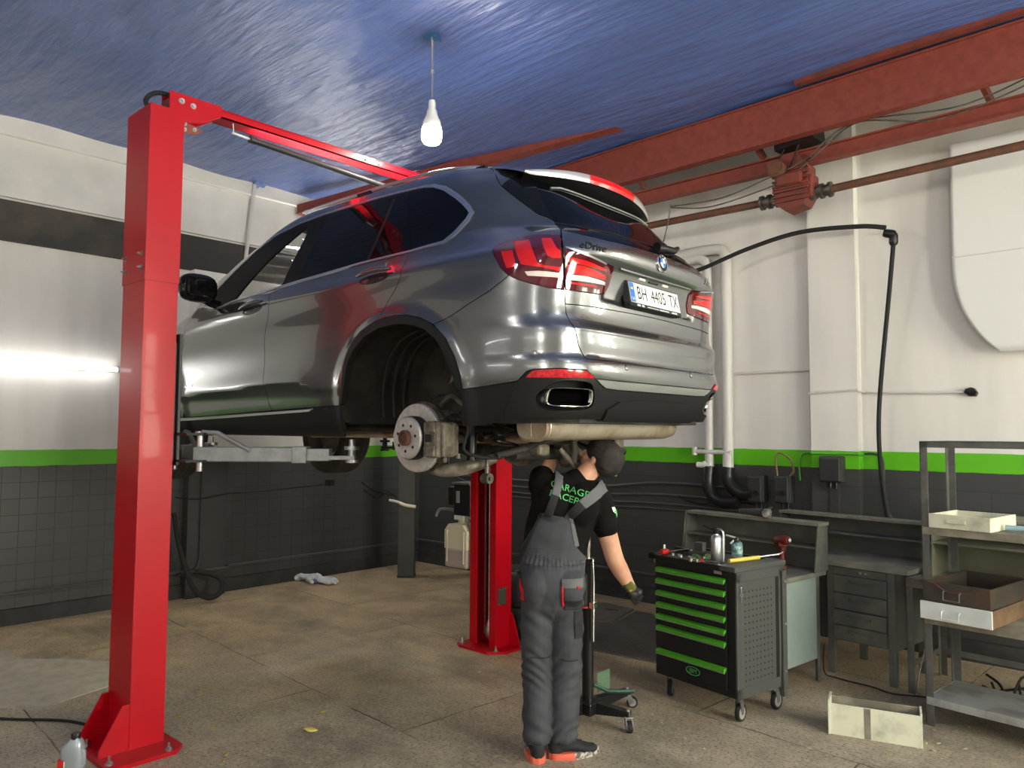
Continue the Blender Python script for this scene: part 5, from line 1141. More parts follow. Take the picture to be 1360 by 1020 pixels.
        mb = MB(); mb.tube(spline([(-.18, s * .78, .32), (-.25, s * .76, .36), (-.29, s * .70, .28), (-.28, s * .72, .16), (-.36, s * .66, .12), (-.44, s * .60, .12)], 6), .009, 8); mb.build('brake_hose', M_blackm, C)
        mb = MB(); mb.cyl((-.18, s * .72, .345), (-.10, s * .72, .345), .028, n=14); mb.tube(spline([(-.08, s * .70, .40), (-.16, s * .70, .45), (-.22, s * .66, .40), (-.30, s * .62, .36)], 5), .016, 8); mb.build('ride_sensor', M_dsteel, C)
        mb = MB(); mb.cyl((-.10, s * .40, .222), (-.10, s * .10, .20), .028, n=14); mb.cyl((-.06, s * .66, .222), (-.06, s * .40, .222), .024, n=12); mb.lathe([(.05, 0), (.048, .03), (.042, .04), (.04, .06), (.034, .07), (.03, .10)], (-.06, s * .62, .222), (0, -s, 0), 18); mb.build('drive_shaft', M_dsteel, C)
    mb = MB(); mb.tube(spline([(-.42, .62, .13), (-.45, .45, .16), (-.42, .2, .20), (-.42, -.2, .20), (-.45, -.45, .16), (-.42, -.62, .13)], 6), .020, 10); mb.tube([(-.36, .42, .13), (-.36, -.42, .13)], .035, 12); mb.tube([(.30, .44, .20), (.30, -.44, .20)], .035, 12)
    mb.tube([(.32, .42, .2), (.0, .40, .15), (-.36, .40, .14)], .034, 12); mb.tube([(.32, -.42, .2), (.0, -.40, .15), (-.36, -.40, .14)], .034, 12); mb.build('rear_subframe', M_under, C)
    mb = MB(); mb.lathe([(.04, -.20), (.07, -.18), (.085, -.10), (.135, -.05), (.145, 0), (.135, .06), (.09, .10), (.06, .14)], (-.06, 0, .19), (-1, 0, -.05), 28)
    for k in range(6): mb.cyl((-.19, .09 * math.cos(k), .19 + .09 * math.sin(k)), (-.205, .09 * math.cos(k), .19 + .09 * math.sin(k)), .012, n=6, smooth=False)
    mb.build('differential', M_cast, C)
    mb = MB()
    for (a, b, r_) in (((-.46, .12, .16), (-.52, .04, .05), .016), ((-.40, -.08, .18), (-.50, -.14, .06), .018), ((-.36, -.22, .16), (-.44, -.30, .04), .02), ((-.42, .02, .12), (-.42, -.34, .09), .016)): mb.tube([a, b], r_, 10)
    mb.box(-.50, -.36, -.38, -.28, .06, .15, .02); mb.box(-.46, -.34, .20, .30, .12, .19, .02); mb.build('axle_bracket', M_cast, C)
    mb = MB(); mb.lathe([(.03, 0), (.05, .01), (.075, .10), (.085, .20), (.04, .23)], (-.40, -.05, .05), (.25, -.1, 1), 18); mb.build('rubber_mount', M_dsteel, C)
    # silencer
    mb = MB(); sec = [(.105 * math.copysign(abs(math.cos(q)) ** .7, math.cos(q)), .076 * math.copysign(abs(math.sin(q)) ** .8, math.sin(q))) for q in np.linspace(0, 2 * PI, 33)[:-1]]
    k = 32; st = [(.66, .0), (.662, .92), (.655, 1.0), (.64, 1.0), (.60, .985), (-.48, .985), (-.58, .95), (-.64, .84), (-.68, .6), (-.70, .0)]
    for y_, sc_ in st: mb.v += [Vector((-.70 + a * sc_, y_, .288 + b * sc_)) for a, b in sec]
    for a in range(len(st) - 1):
        for i in range(k): mb.f.append([a * k + i, a * k + (i + 1) % k, (a + 1) * k + (i + 1) % k, (a + 1) * k + i]); mb.mi.append(0); mb.sm.append(True)
    sl = mb.build('silencer', M_muff, C)
    mb = MB(); mb.tube([(-.70 + a * 1.02, .645, .288 + b * 1.02) for a, b in sec], .006, 6, closed=True); mb.tube([(-.70, .668, .235), (-.70, .668, .34)], .004, 6); mb.build('seam', M_muff, sl)
    for s in (1, -1): mb = MB(); mb.tube(spline([(-.66, s * .55, .32), (-.75, s * .59, .35), (-.82, s * .63, .39)], 4), .035, 14); mb.build('tail_pipe', M_muff, sl)
    mb = MB(); mb.tube([(-.62, -.72, .31), (-.72, -.76, .27)], .03, 12); mb.box(-.68, -.62, -.78, -.68, .29, .34, .01); mb.build('rubber_hanger', M_cast, sl)
    mb = MB(); mb.tube(spline([(-.6, .1, .25), (-.3, .16, .22), (.2, .2, .22), (.8, .12, .24), (2.0, .1, .24)], 5), .032, 12); mb.build('exhaust_pipe', M_muff, C)
    mb = MB(); mb.grid(lambda a, b: (-.98 + .45 * a, -.62 + 1.24 * b, .33 - .02 * math.sin(PI * b)), 4, 8); mb.build('bumper_undertray', M_under, C)
    # ---- front and far wheels
    def wheel(x, y, z, s):
        mb = MB(); ax = (0, s, 0)
        mb.lathe([(.255, -.145), (.30, -.15), (.345, -.14), (.368, -.115), (.372, -.09), (.372, .09), (.368, .115), (.345, .14), (.30, .15), (.255, .145)], (x, y, z), ax, 64, caps=False); w = mb.build('wheel', M_tyre, C)
        for k in range(5): mb = MB(); yy = -.085 + .0425 * k; mb.lathe([(.3735, yy - .004), (.3745, yy), (.3735, yy + .004)], (x, y, z), ax, 64, caps=False); mb.build('tread_groove', M_blackm, w)
        mb = MB(); mb.lathe([(.258, -.145), (.25, -.13), (.235, -.1), (.235, .10), (.25, .13), (.258, .145)], (x, y, z), ax, 48, caps=False)
        for k in range(10): q = 2 * PI * k / 10; mb.tube([(x + .05 * math.cos(q), y + s * .09, z + .05 * math.sin(q)), (x + .24 * math.cos(q), y + s * .11, z + .24 * math.sin(q))], [.026, .02], 8)
        mb.cyl((x, y + s * .04, z), (x, y + s * .11, z), .075, n=24); mb.build('rim', M_rim, w)
        mb = MB(); mb.cyl((x, y - s * .06, z), (x, y - s * .02, z), .18, n=32); mb.build('inner_disc', M_dsteel, w)
        return w
    wheel(2.933, .80, .245, 1); wheel(2.933, -.80, .235, -1)
    for s in (1, -1): mb = MB(); mb.prism([(2.50, .33), (2.50, .6), (2.62, .82), (2.93, .90), (3.25, .82), (3.37, .6), (3.37, .33)], lambda a, b, d: (a, d, b), s * .52, s * .50); mb.build('front_housing', M_under, C)
    return C
CAR = build_car()
# ------------------------------------------------------------------ the mechanic
M_skin = mat('skin', (.60, .34, .22), .5, 0, (.52, .26, .17), 9, bump=.02, bscale=120)
M_shirt = mat('black_cotton', (.0045, .004, .004), .9, 0, spec=.2, bump=.06, bscale=250)
M_trou = mat('dark_grey_workwear', (.050, .053, .063), .75, 0, (.036, .039, .047), 4, bump=.10, bscale=180)
M_troud = mat('black_workwear_panel', (.016, .016, .018), .8, 0, bump=.1, bscale=180)
M_troul = mat('light_grey_workwear', (.115, .118, .125), .8, 0, bump=.1, bscale=180)
M_redc = mat('red_workwear_trim', (.50, .012, .02), .7)
M_cap = mat('black_cap', (.007, .006, .006), .75, 0, (.030, .025, .022), 14, bump=.15, bscale=60)
M_glove = mat('black_rubber_glove', (.011, .011, .012), .5, 0, bump=.1, bscale=120)
M_olive = mat('olive_knit_cuff', (.10, .105, .018), .85, 0, bump=.2, bscale=150)
M_shoe = mat('dark_trainer_mesh', (.018, .019, .022), .8, 0, bump=.2, bscale=200)
M_soleo = mat('orange_sole', (.70, .13, .075), .5)
M_solew = mat('pale_speckled_sole', (.55, .50, .42), .6, 0, (.10, .09, .08), 60, (.45, .55))
M_lime = mat('green_print', (.10, .50, .14), .6)
M_hair = mat('short_brown_hair', (.06, .03, .018), .9)

def ell(mb, c, rx, ry, rz, M=None, n=20):
    c = Vector(c); Mx = Matrix.Translation(c) @ (M if M else Matrix())
    vs = []; fs = []
    for i in range(n // 2 + 1):
        ph = PI * i / (n // 2)
        for k in range(n): th = 2 * PI * k / n; vs.append((rx * math.sin(ph) * math.cos(th), ry * math.sin(ph) * math.sin(th), rz * math.cos(ph)))
    for i in range(n // 2):
        for k in range(n): fs.append((i * n + k, i * n + (k + 1) % n, (i + 1) * n + (k + 1) % n, (i + 1) * n + k))
    return mb.add(vs, fs, 0, True, Mx)
def limb(mb, pts, rad, n=18, cap=True):
    # tapered limb; rad entries r or (r_side, r_depth); closed by round ends
    pts = [Vector(p) for p in pts]; rr = [(r, r) if not isinstance(r, tuple) else r for r in rad]
    P = spline(pts, 6); m = len(P); R_ = []
    for i in range(m):
        q = i / 6; a = min(int(q), len(rr) - 2); t = q - a; t = t * t * (3 - 2 * t); R_.append((rr[a][0] * (1 - t) + rr[a + 1][0] * t, rr[a][1] * (1 - t) + rr[a + 1][1] * t))
    vs = []
    for i, p in enumerate(P):
        d = (P[min(i + 1, m - 1)] - P[max(i - 1, 0)]).normalized()
        a = Vector((1, 0, 0)); a = (a - d * a.dot(d))
        if a.length < .2: a = Vector((0, 0, 1)) - d * d.z
        a.normalize(); b = d.cross(a)
        for k in range(n): th = 2 * PI * k / n; vs.append(p + a * (math.cos(th) * R_[i][0]) + b * (math.sin(th) * R_[i][1]))
    mb.add(vs, [(i * n + k, i * n + (k + 1) % n, (i + 1) * n + (k + 1) % n, (i + 1) * n + k) for i in range(m - 1) for k in range(n)], 0, True)
    mb.add(vs[:n], [tuple(range(n))[::-1]]); mb.add(vs[-n:], [tuple(range(n))])
    if cap: ell(mb, P[0], *([R_[0][0] * .98, R_[0][1] * .98] + [min(R_[0])])) ; ell(mb, P[-1], *([R_[-1][0] * .98, R_[-1][1] * .98] + [min(R_[-1])]))
    return mb
def fuse(mb, name, m, parent, voxel=.008, smooth=6, disp=None, fac=.5):
    # overlapping volumes -> one continuous surface
    me = bpy.data.meshes.new('t'); me.from_pydata([tuple(v) for v in mb.v], [], mb.f); o = bpy.data.objects.new('t', me); COL.objects.link(o)
    r = o.modifiers.new('r', 'REMESH'); r.mode = 'VOXEL'; r.voxel_size = voxel
    s = o.modifiers.new('s', 'SMOOTH'); s.factor = fac; s.iterations = smooth
    dg = bpy.context.evaluated_depsgraph_get(); ev = o.evaluated_get(dg); nm = bpy.data.meshes.new_from_object(ev)
    bpy.data.objects.remove(o); bpy.data.meshes.remove(me)
    if disp:
        co = np.empty(len(nm.vertices) * 3, np.float32); nm.vertices.foreach_get('co', co); no = np.empty_like(co); nm.vertices.foreach_get('normal', no)
        co = co.reshape(-1, 3); no = no.reshape(-1, 3); co = co + no * disp(co)[:, None]; nm.vertices.foreach_set('co', co.ravel().astype(np.float32))
    nm.name = name; nm.materials.clear(); nm.materials.append(m); nm.polygons.foreach_set('use_smooth', [True] * len(nm.polygons)); nm.update()
    q = bpy.data.objects.new(name, nm); COL.objects.link(q)
    if parent is not None: q.parent = parent
    return q
def patch(src, poly, name, m, parent, off=.005, ax=(0, -1, 0), thick=.006, lim=.05, uv=None):
    # a piece of cloth cut from the surface of another mesh: poly is a convex outline in (x, z), seen along ax
    ax = Vector(ax).normalized(); sx = Vector((0, 0, 1)).cross(ax) * 1; sx = -sx.normalized() if False else Vector((1, 0, 0)) if abs(ax.y) > .9 else Vector((0, 0, 1)).cross(ax).normalized()
    bm = bmesh.new(); bm.from_mesh(src.data); bm.normal_update()
    bmesh.ops.delete(bm, geom=[f for f in bm.faces if f.normal.dot(ax) < lim], context='FACES')
    sg = 1 if area2(poly) > 0 else -1
    for i in range(len(poly)):
        a = poly[i]; b = poly[(i + 1) % len(poly)]
        pa = sx * a[0] + Vector((0, 0, a[1])); e = sx * (b[0] - a[0]) + Vector((0, 0, b[1] - a[1])); nn = e.cross(ax) * 1
        # outward normal of the outline edge in the (sx, z) plane
        n2 = sx * (b[1] - a[1]) * sg + Vector((0, 0, -(b[0] - a[0]) * sg))
        bmesh.ops.bisect_plane(bm, geom=bm.verts[:] + bm.edges[:] + bm.faces[:], dist=1e-5, plane_co=pa, plane_no=n2, clear_outer=True)
    bm.normal_update()
    for v in bm.verts: v.co += v.normal * off
    me = bpy.data.meshes.new(name); bm.to_mesh(me); bm.free(); me.materials.clear(); me.materials.append(m)
    me.polygons.foreach_set('use_smooth', [True] * len(me.polygons)); o = bpy.data.objects.new(name, me); COL.objects.link(o); o.parent = parent
    s = o.modifiers.new('thickness', 'SOLIDIFY'); s.thickness = thick; s.offset = -1
    return o
def nz(co, sc, seed=0., st=(1, 1, 1)):
    # cheap smooth noise from summed sines
    x, y, z = co[:, 0] * st[0] * sc + seed, co[:, 1] * st[1] * sc + seed * 1.7, co[:, 2] * st[2] * sc - seed
    return (np.sin(x + 1.3 * np.sin(y * .9 + z * .5)) + np.sin(y * 1.31 + 1.7 * np.sin(z * .77 + x * .4)) + np.sin(z * 1.17 + 1.1 * np.sin(x * 1.2 + y * .6))) / 3
def build_person():
    Pn = thing('person', 'person in a black cap, black T-shirt and grey overalls reaching up under the SUV', 'person', (5.463, -3.637, 0), R(42.7))
    # local axes: x to the right as seen from behind, y away, z up
    hipL, hipR = (-.120, .0, .93), (.045, .01, .93)
    kneeL, kneeR = (-.125, .02, .50), (.040, .03, .50)
    ankL, ankR = (-.120, -.02, .09), (.025, .0, .09)
    shL, shR = (-.085, .01, 1.475), (.225, .02, 1.435)
    neck = (.105, .03, 1.535)
    elL, wrL = (-.075, .25, 1.50), (-.015, .30, 1.69)
    elR, wrR = (.315, .07, 1.085), (.420, .16, .895)
    # ---- body
    b = MB()
    limb(b, [(-.035, .02, .90), (-.035, .02, 1.05), (.0, .03, 1.22), (.045, .03, 1.38), (.085, .03, 1.48)], [(.14, .095), (.125, .085), (.135, .095), (.15, .095), (.10, .07)])
    for h, k, a in ((hipL, kneeL, ankL), (hipR, kneeR, ankR)): limb(b, [h, k, a], [.078, .056, .040])
    limb(b, [shL, elL, (-.04, .275, 1.60), wrL], [.050, .042, .042, .029])
    limb(b, [shR, (.262, .04, 1.27), elR, (.352, .12, 1.01), wrR], [.062, .056, .052, .050, .034])
    limb(b, [(.095, .025, 1.46), (.145, .035, 1.535), (.20, .05, 1.59)], [.064, .060, .058])
    # head, tipped back and turned to look up to the left under the car
    hc = Vector((.232, .06, 1.632)); fdir = Vector((-.62, .50, .42)).normalized(); up = Vector((.50, -.15, .80)); up = (up - fdir * up.dot(fdir)).normalized(); sd = fdir.cross(up)
    HM = Matrix((( sd.x, fdir.x, up.x), (sd.y, fdir.y, up.y), (sd.z, fdir.z, up.z))).to_4x4()
    hp = lambda x, y, z: hc + sd * x + fdir * y + up * z
    ell(b, hp(0, -.012, .022), .074, .094, .092, HM); ell(b, hp(0, .025, -.035), .060, .068, .075, HM); ell(b, hp(0, .045, -.085), .032, .030, .030, HM)
    limb(b, [hp(0, .086, .02), hp(0, .104, -.012), hp(0, .112, -.028)], [.010, .013, .016], cap=True)      # nose
    for s in (-1, 1):
        ell(b, hp(s * .030, .078, .026), .022, .014, .010, HM)                                          # brow
        ell(b, hp(s * .030, .076, .002), .0135, .012, .0115, HM)                                        # eyeball
        ell(b, hp(s * .040, .062, -.022), .022, .024, .020, HM)                                         # cheek
        ell(b, hp(s * .076, -.012, -.006), .010, .020, .032, HM); ell(b, hp(s * .072, -.005, -.028), .010, .014, .014, HM)   # ear
    ell(b, hp(0, .090, -.052), .024, .010, .006, HM); ell(b, hp(0, .088, -.064), .020, .010, .007, HM)        # lips
    body = fuse(b, 'body', M_skin, Pn, .0055, 5)
    eb = MB()
    for s in (-1, 1): ell(eb, hp(s * .030, .0815, .002), .009, .007, .008, HM, 12)
    fuse(eb, 'eyes', mat('eye_white', (.7, .68, .65), .3), body, .002, 2)
    # ---- hair under the cap, at nape and temples
    h = MB(); ell(h, hp(0, -.030, .0), .0765, .082, .078, HM); hair = fuse(h, 'hair', M_hair, Pn, .005, 4)
    # ---- cap with peak to the front, adjusting strap at the back
    c = MB(); ell(c, hp(0, -.020, .040), .096, .122, .090, HM); ell(c, hp(0, -.062, .010), .090, .082, .085, HM); cap = fuse(c, 'cap', M_cap, Pn, .005, 4, lambda co: .002 * nz(co, 60))
    c = MB(); n = 12
    def peak(a, bq):
        q = (a - .5) * 2; y = .085 + .085 * bq * math.sqrt(max(0, 1 - (q * .85) ** 2)); return hp(q * .078, y - .02 * q * q, .036 - .020 * q * q - .012 * bq)
    c.grid(peak, 12, 6); pk = c.build('cap_peak', M_cap, cap); so = pk.modifiers.new('t', 'SOLIDIFY'); so.thickness = .005
    c = MB(); c.tube([hp(.081 * math.sin(q), -.040 - .077 * math.cos(q), -.022 - .004 * math.cos(q)) for q in np.linspace(-1.25, 1.25, 19)], .011, 8); c.build('cap_strap', M_shirt, cap)
    c = MB(); c.box(-.013, .013, -.006, .006, -.012, .012, .002, M=Matrix.Translation(hp(.02, -.127, -.022)) @ HM); c.build('strap_buckle', M_bar, cap)
    # ---- T-shirt
    s_ = MB()
    limb(s_, [(-.032, .02, 1.00), (-.028, .02, 1.10), (-.008, .025, 1.22), (.036, .03, 1.36), (.072, .03, 1.46), (.100, .03, 1.505)], [(.172, .120), (.182, .120), (.186, .125), (.192, .122), (.162, .100), (.085, .075)])
    limb(s_, [(.03, .03, 1.43), shL, (-.095, .09, 1.50), (-.090, .20, 1.515)], [.085, .082, .074, .068])
    limb(s_, [(.13, .03, 1.43), (.205, .025, 1.435), (.245, .03, 1.35), (.268, .045, 1.245)], [.080, .080, .074, .070])
    ell(s_, (-.05, .0, 1.44), .09, .10, .10); ell(s_, (.16, .01, 1.43), .09, .10, .09)
    ell(s_, (-.03, -.05, 1.40), .10, .08, .12); ell(s_, (.12, -.05, 1.38), .10, .08, .12)
    ell(s_, (-.075, .05, 1.42), .085, .11, .12)
    shirt = fuse(s_, 't_shirt', M_shirt, Pn, .008, 8, lambda co: .0035 * nz(co, 26, 2., (1, 1, 1.6)) * np.clip((1.40 - co[:, 2]) * 5, .2, 1))
    for ctr, axd, r_, nm in (((.267, .044, 1.248), (.12, .08, -1), .073, 'sleeve_hem'), ((-.090, .20, 1.515), (0, 1, .1), .069, 'sleeve_hem')):
        m_ = MB(); ax_ = Vector(axd).normalized(); a = ax_.orthogonal().normalized(); b2 = ax_.cross(a); ctr = Vector(ctr); m_.tube([ctr + a * (r_ * math.cos(q)) + b2 * (r_ * math.sin(q)) for q in np.linspace(0, 2 * PI, 25)[:-1]], .005, 8, closed=True); m_.build(nm, M_shirt, shirt)
    # ---- trousers
    t_ = MB()
    limb(t_, [(-.034, .02, 1.115), (-.036, .015, 1.03), (-.037, .005, .93), (-.038, .01, .86)], [(.172, .132), (.180, .140), (.188, .150), (.178, .135)])
    ell(t_, (-.125, -.055, .94), .092, .10, .11); ell(t_, (.050, -.055, .94), .092, .10, .11)
    for h_, k_, a_ in ((hipL, kneeL, ankL), (hipR, kneeR, ankR)):
        hx = Vector(h_); kx = Vector(k_); axx = Vector(a_)
        limb(t_, [hx + Vector((-.002, -.01, -.02)), hx.lerp(kx, .45), kx, kx.lerp(axx, .5), axx + Vector((0, 0, .06)), axx + Vector((0, 0, .015))], [(.098, .108), (.092, .100), (.084, .090), (.082, .088), (.080, .086), (.070, .078)], cap=False)
    def wr(co):
        x, y, z = co[:, 0], co[:, 1], co[:, 2]
        d = .007 * nz(co, 13, 1.) + .006 * nz(co, 30, 4., (.8, .8, 1.5)) * np.clip(1.15 - np.abs(z - .5) , .4, 1)
        kn = np.exp(-((z - .50) / .14) ** 2) + 1.4 * np.exp(-((z - .13) / .09) ** 2) + .8 * np.exp(-((z - .80) / .08) ** 2) + .7 * np.exp(-((z - 1.08) / .035) ** 2)
        side = np.where(x < -.04, 1., -1.)
        d += .0048 * kn * np.sin(z * 88 + side * x * 55 + y * 34 + 4.5 * nz(co, 10, 9.))
        d += .004 * np.exp(-((z - 1.075) / .03) ** 2) * np.sin(np.arctan2(y, x + .035) * 34)
        return d
    tr = fuse(t_, 'overalls', M_trou, Pn, .0075, 4, wr)
    # gathered hems
    for a_ in (ankL, ankR):
        m_ = MB(); ax0 = Vector(a_)
        def hem(u, v): q = 2 * PI * u; r_ = .074 + .003 * math.sin(q * 22); return ax0 + Vector((r_ * math.cos(q), r_ * 1.1 * math.sin(q), .005 + .055 * v))
        m_.grid(hem, 88, 4); o = m_.build('hem', M_trou, tr); so = o.modifiers.new('t', 'SOLIDIFY'); so.thickness = .004
    # back bib and braces cut to the shape of the back
    patch(shirt, [(-.205, 1.145), (.090, 1.145), (.064, 1.315), (-.098, 1.340)], 'back_bib', M_trou, tr, .010, thick=.008, lim=-.15)
    patch(shirt, [(-.240, 1.080), (.150, 1.080), (.090, 1.150), (-.202, 1.150)], 'back_bib', M_trou, tr, .010, thick=.008, lim=-.15)
    patch(shirt, [(-.232, 1.06), (-.21, 1.06), (-.088, 1.345), (-.102, 1.345)], 'bib_edge', M_troud, tr, .013, thick=.004)
    patch(shirt, [(.050, 1.315), (.072, 1.315), (.098, 1.16), (.074, 1.16)], 'bib_edge', M_troul, tr, .013, thick=.004)
    patch(shirt, [(-.090, 1.325), (-.045, 1.325), (-.008, 1.44), (-.048, 1.452)], 'brace', M_troud, tr, .011)
    patch(shirt, [(-.048, 1.445), (-.010, 1.432), (.020, 1.53), (-.018, 1.56)], 'brace', M_troul, tr, .012, lim=-.3)
    patch(shirt, [(.012, 1.318), (.060, 1.300), (.135, 1.375), (.100, 1.412)], 'brace', M_troud, tr, .011)
    patch(shirt, [(.098, 1.410), (.135, 1.370), (.262, 1.455), (.235, 1.510)], 'brace', M_troul, tr, .012, lim=-.3)
    # waistband
    patch(tr, [(-.26, 1.055), (.19, 1.055), (.19, 1.095), (-.26, 1.095)], 'waistband', M_trou, tr, .004, thick=.006, lim=-.9)
    # pockets and trims
    patch(tr, [(.010, .945), (.118, .945), (.118, .990), (.005, .990)], 'pocket_flap', M_troul, tr, .010)
    patch(tr, [(.018, .880), (.120, .875), (.120, .950), (.018, .945)], 'back_pocket', M_trou, tr, .006)
    patch(tr, [(.020, .822), (.122, .818), (.122, .878), (.020, .882)], 'pocket_panel', M_troud, tr, .007)
    patch(tr, [(.006, .850), (.018, .845), (.016, .952), (.004, .957)], 'red_piping', M_redc, tr, .010)
    patch(tr, [(.082, .945), (.100, .943), (.100, .955), (.082, .957)], 'red_tab', M_redc, tr, .014, thick=.003)
    patch(tr, [(.082, .655), (.125, .655), (.125, .800), (.076, .810)], 'leg_pocket', M_troud, tr, .006, lim=-.3)
    patch(tr, [(-.222, .865), (-.192, .860), (-.200, .930), (-.214, .975)], 'red_side_trim', M_redc, tr, .007, lim=-.5)
    patch(tr, [(-.16, .55), (-.05, .545), (-.05, .552), (-.16, .557)], 'knee_seam', M_troud, tr, .002, thick=.003); patch(tr, [(.0, .535), (.10, .53), (.10, .537), (.0, .542)], 'knee_seam', M_troud, tr, .002, thick=.003)
    m_ = MB(); m_.box(.125, .155, -.03, .06, .82, 1.0, .012); m_.box(.127, .150, -.045, -.025, .86, .95, .006); o = m_.build('tool_pocket', M_troud, tr); m_ = MB(); m_.box(.124, .156, -.05, .0, .815, .822, .002); m_.build('red_piping', M_redc, tr)
    m_ = MB(); m_.box(-.235, -.205, -.02, .07, .86, 1.0, .012); m_.build('tool_pocket', M_troud, tr)
    # lettering on the back of the shirt
    bm = bmesh.new(); bm.from_mesh(shirt.data)
    from mathutils.bvhtree import BVHTree
    bv = BVHTree.FromBMesh(bm)
    def project(mb0, name, m, d=.0025, dirv=Vector((0, 1, 0))):
        out = MB(); vs = []
        for v in mb0.v:
            hit = bv.ray_cast(v - dirv * .6, dirv); vs.append(hit[0] + hit[1] * d if hit[0] else v)
        out.add(vs, mb0.f); return out.build(name, m, shirt)
    an = R(-17)
    for s0, cx, cz in (('GARAGE', .052, 1.470), ('RACER', .022, 1.428)):
        tm = MB(); text_mb(tm, s0, .050, lambda a, b2, d: (cx + (a * 1.12) * math.cos(an) - b2 * math.sin(an), 0, cz + (a * 1.12) * math.sin(an) + b2 * math.cos(an)), 0)
        # cut long faces so that the print follows the cloth
        b3 = bmesh.new(); mt = bpy.data.meshes.new('t'); mt.from_pydata([tuple(v) for v in tm.v], [], tm.f); b3.from_mesh(mt); bmesh.ops.triangulate(b3, faces=b3.faces[:]); bmesh.ops.subdivide_edges(b3, edges=[e for e in b3.edges if e.calc_length() > .012], cuts=2, use_grid_fill=False); bmesh.ops.triangulate(b3, faces=b3.faces[:]); b3.verts.index_update()
        tm = MB(); tm.add([v.co.copy() for v in b3.verts], [[v.index for v in f.verts] for f in b3.faces]); b3.free(); bpy.data.meshes.remove(mt)
        project(tm, 'shirt_print', M_lime)
    for pts, m in (([(.298, 1.368), (.318, 1.366), (.322, 1.345), (.330, 1.338), (.322, 1.33), (.306, 1.345)], M_plate), ([(.318, 1.366), (.330, 1.352), (.336, 1.318), (.328, 1.306), (.322, 1.338)], M_lime)):
        tm = MB(); tm.add([(a - .008, 0, b2) for a, b2 in pts], [tuple(range(len(pts)))]); project(tm, 'sleeve_print', m, .003)
    bm.free()
    # ---- gloves: palm, four fingers and a thumb
    def glove(wr, d, side, palm, curl, name, cuff_m, kz=1.):
        wr = Vector(wr); d = Vector(d).normalized(); palm = Vector(palm); palm = (palm - d * palm.dot(d)).normalized(); w = d.cross(palm) * side   # w points to the thumb side
        g = MB(); limb(g, [wr - d * .005, wr + d * .035, wr + d * .085], [(.026, .026), (.036, .024), (.040, .020)])
        ell(g, wr + d * .05 + w * .012, .034, .034, .034); ell(g, wr + d * .07 - w * .02, .028, .028, .028)
        for k, (off, ln) in enumerate(((.030, .078), (.010, .088), (-.010, .082), (-.030, .064))):
            p0 = wr + d * .080 + w * off; a0 = curl * (.55 + .08 * k); p = p0; pts = [p0 - d * .02]; ang = 0
            pts.append(p0)
            for j, f_ in enumerate((.45, .31, .24)):
                ang += a0 * (.8 + .25 * j); dd = d * math.cos(ang) + palm * math.sin(ang); p = p + dd * ln * f_; pts.append(p)
            limb(g, pts, [.0105, .0105, .0098, .009, .008])
        tb = wr + d * .030 + w * .030; td = (d * .62 + w * .65 + palm * .45).normalized(); limb(g, [tb - td * .02, tb + td * .025, tb + td * .050 + palm * .008 - w * .006, tb + td * .062 + palm * .022 - w * .014 + d * .01], [.014, .013, .0115, .0095])
        gl = fuse(g, name, M_glove, Pn, .0032, 3)
        q = MB(); limb(q, [wr - d * .050, wr - d * .015, wr + d * .018], [(.034, .034), (.035, .035), (.034, .032)], cap=False); fuse(q, 'cuff', cuff_m, gl, .004, 3, lambda co: .0012 * np.sin(160 * (co @ np.array(d.orthogonal().normalized()))))
        return gl
    glove(wrR, (.50, .42, -.74), -1, (-.2, .6, .3), .40, 'glove', M_olive)
    glove(wrL, (.12, .15, .95), 1, (.2, .7, -.1), .75, 'glove', mat('dark_knit_cuff', (.02, .02, .014), .85, bump=.2, bscale=150))
    # ---- shoes
    def shoe(ank, dirv, name):
        a = Vector(ank); f_ = Vector(dirv).normalized(); sd_ = Vector((f_.y, -f_.x, 0)); M = Matrix(((sd_.x, f_.x, 0, a.x), (sd_.y, f_.y, 0, a.y), (0, 0, 1, 0), (0, 0, 0, 1)))
        def ring(y): # half width along the sole, heel -.085 to toe .205
            t = (y + .085) / .29; return .036 + .012 * math.sin(PI * min(1, t * 1.05)) + .006 * math.sin(2 * PI * t - 1.0)
        ys = np.linspace(-.085, .205, 22); out = []
        for k, y in enumerate(ys):
            e = 1 - max(0, (-.05 - y) / .035) ** 2 if y < -.05 else (1 - max(0, (y - .15) / .0551) ** 2.2 if y > .15 else 1); out.append((ring(y) * math.sqrt(max(e, .0)), y))
        poly = [(-w - .0, y) for w, y in out] + [(w, y) for w, y in out[::-1]]
        u = MB(); 
        limb(u, [(0, -.045, .075), (0, -.03, .105), (0, -.02, .125)], [(.043, .050), (.041, .046), (.040, .044)]); ell(u, (0, -.045, .055), .040, .045, .050); limb(u, [(0, -.03, .075), (0, .05, .062), (0, .115, .044), (0, .160, .036)], [(.042, .045), (.046, .036), (.048, .026), (.040, .022)]); ell(u, (0, .15, .034), .042, .046, .026)
        u.v = [M @ v for v in u.v]; up_ = fuse(u, name, M_shoe, Pn, .005, 4)
        zf = lambda y: .010 * max(0, (y - .12) / .085) ** 2
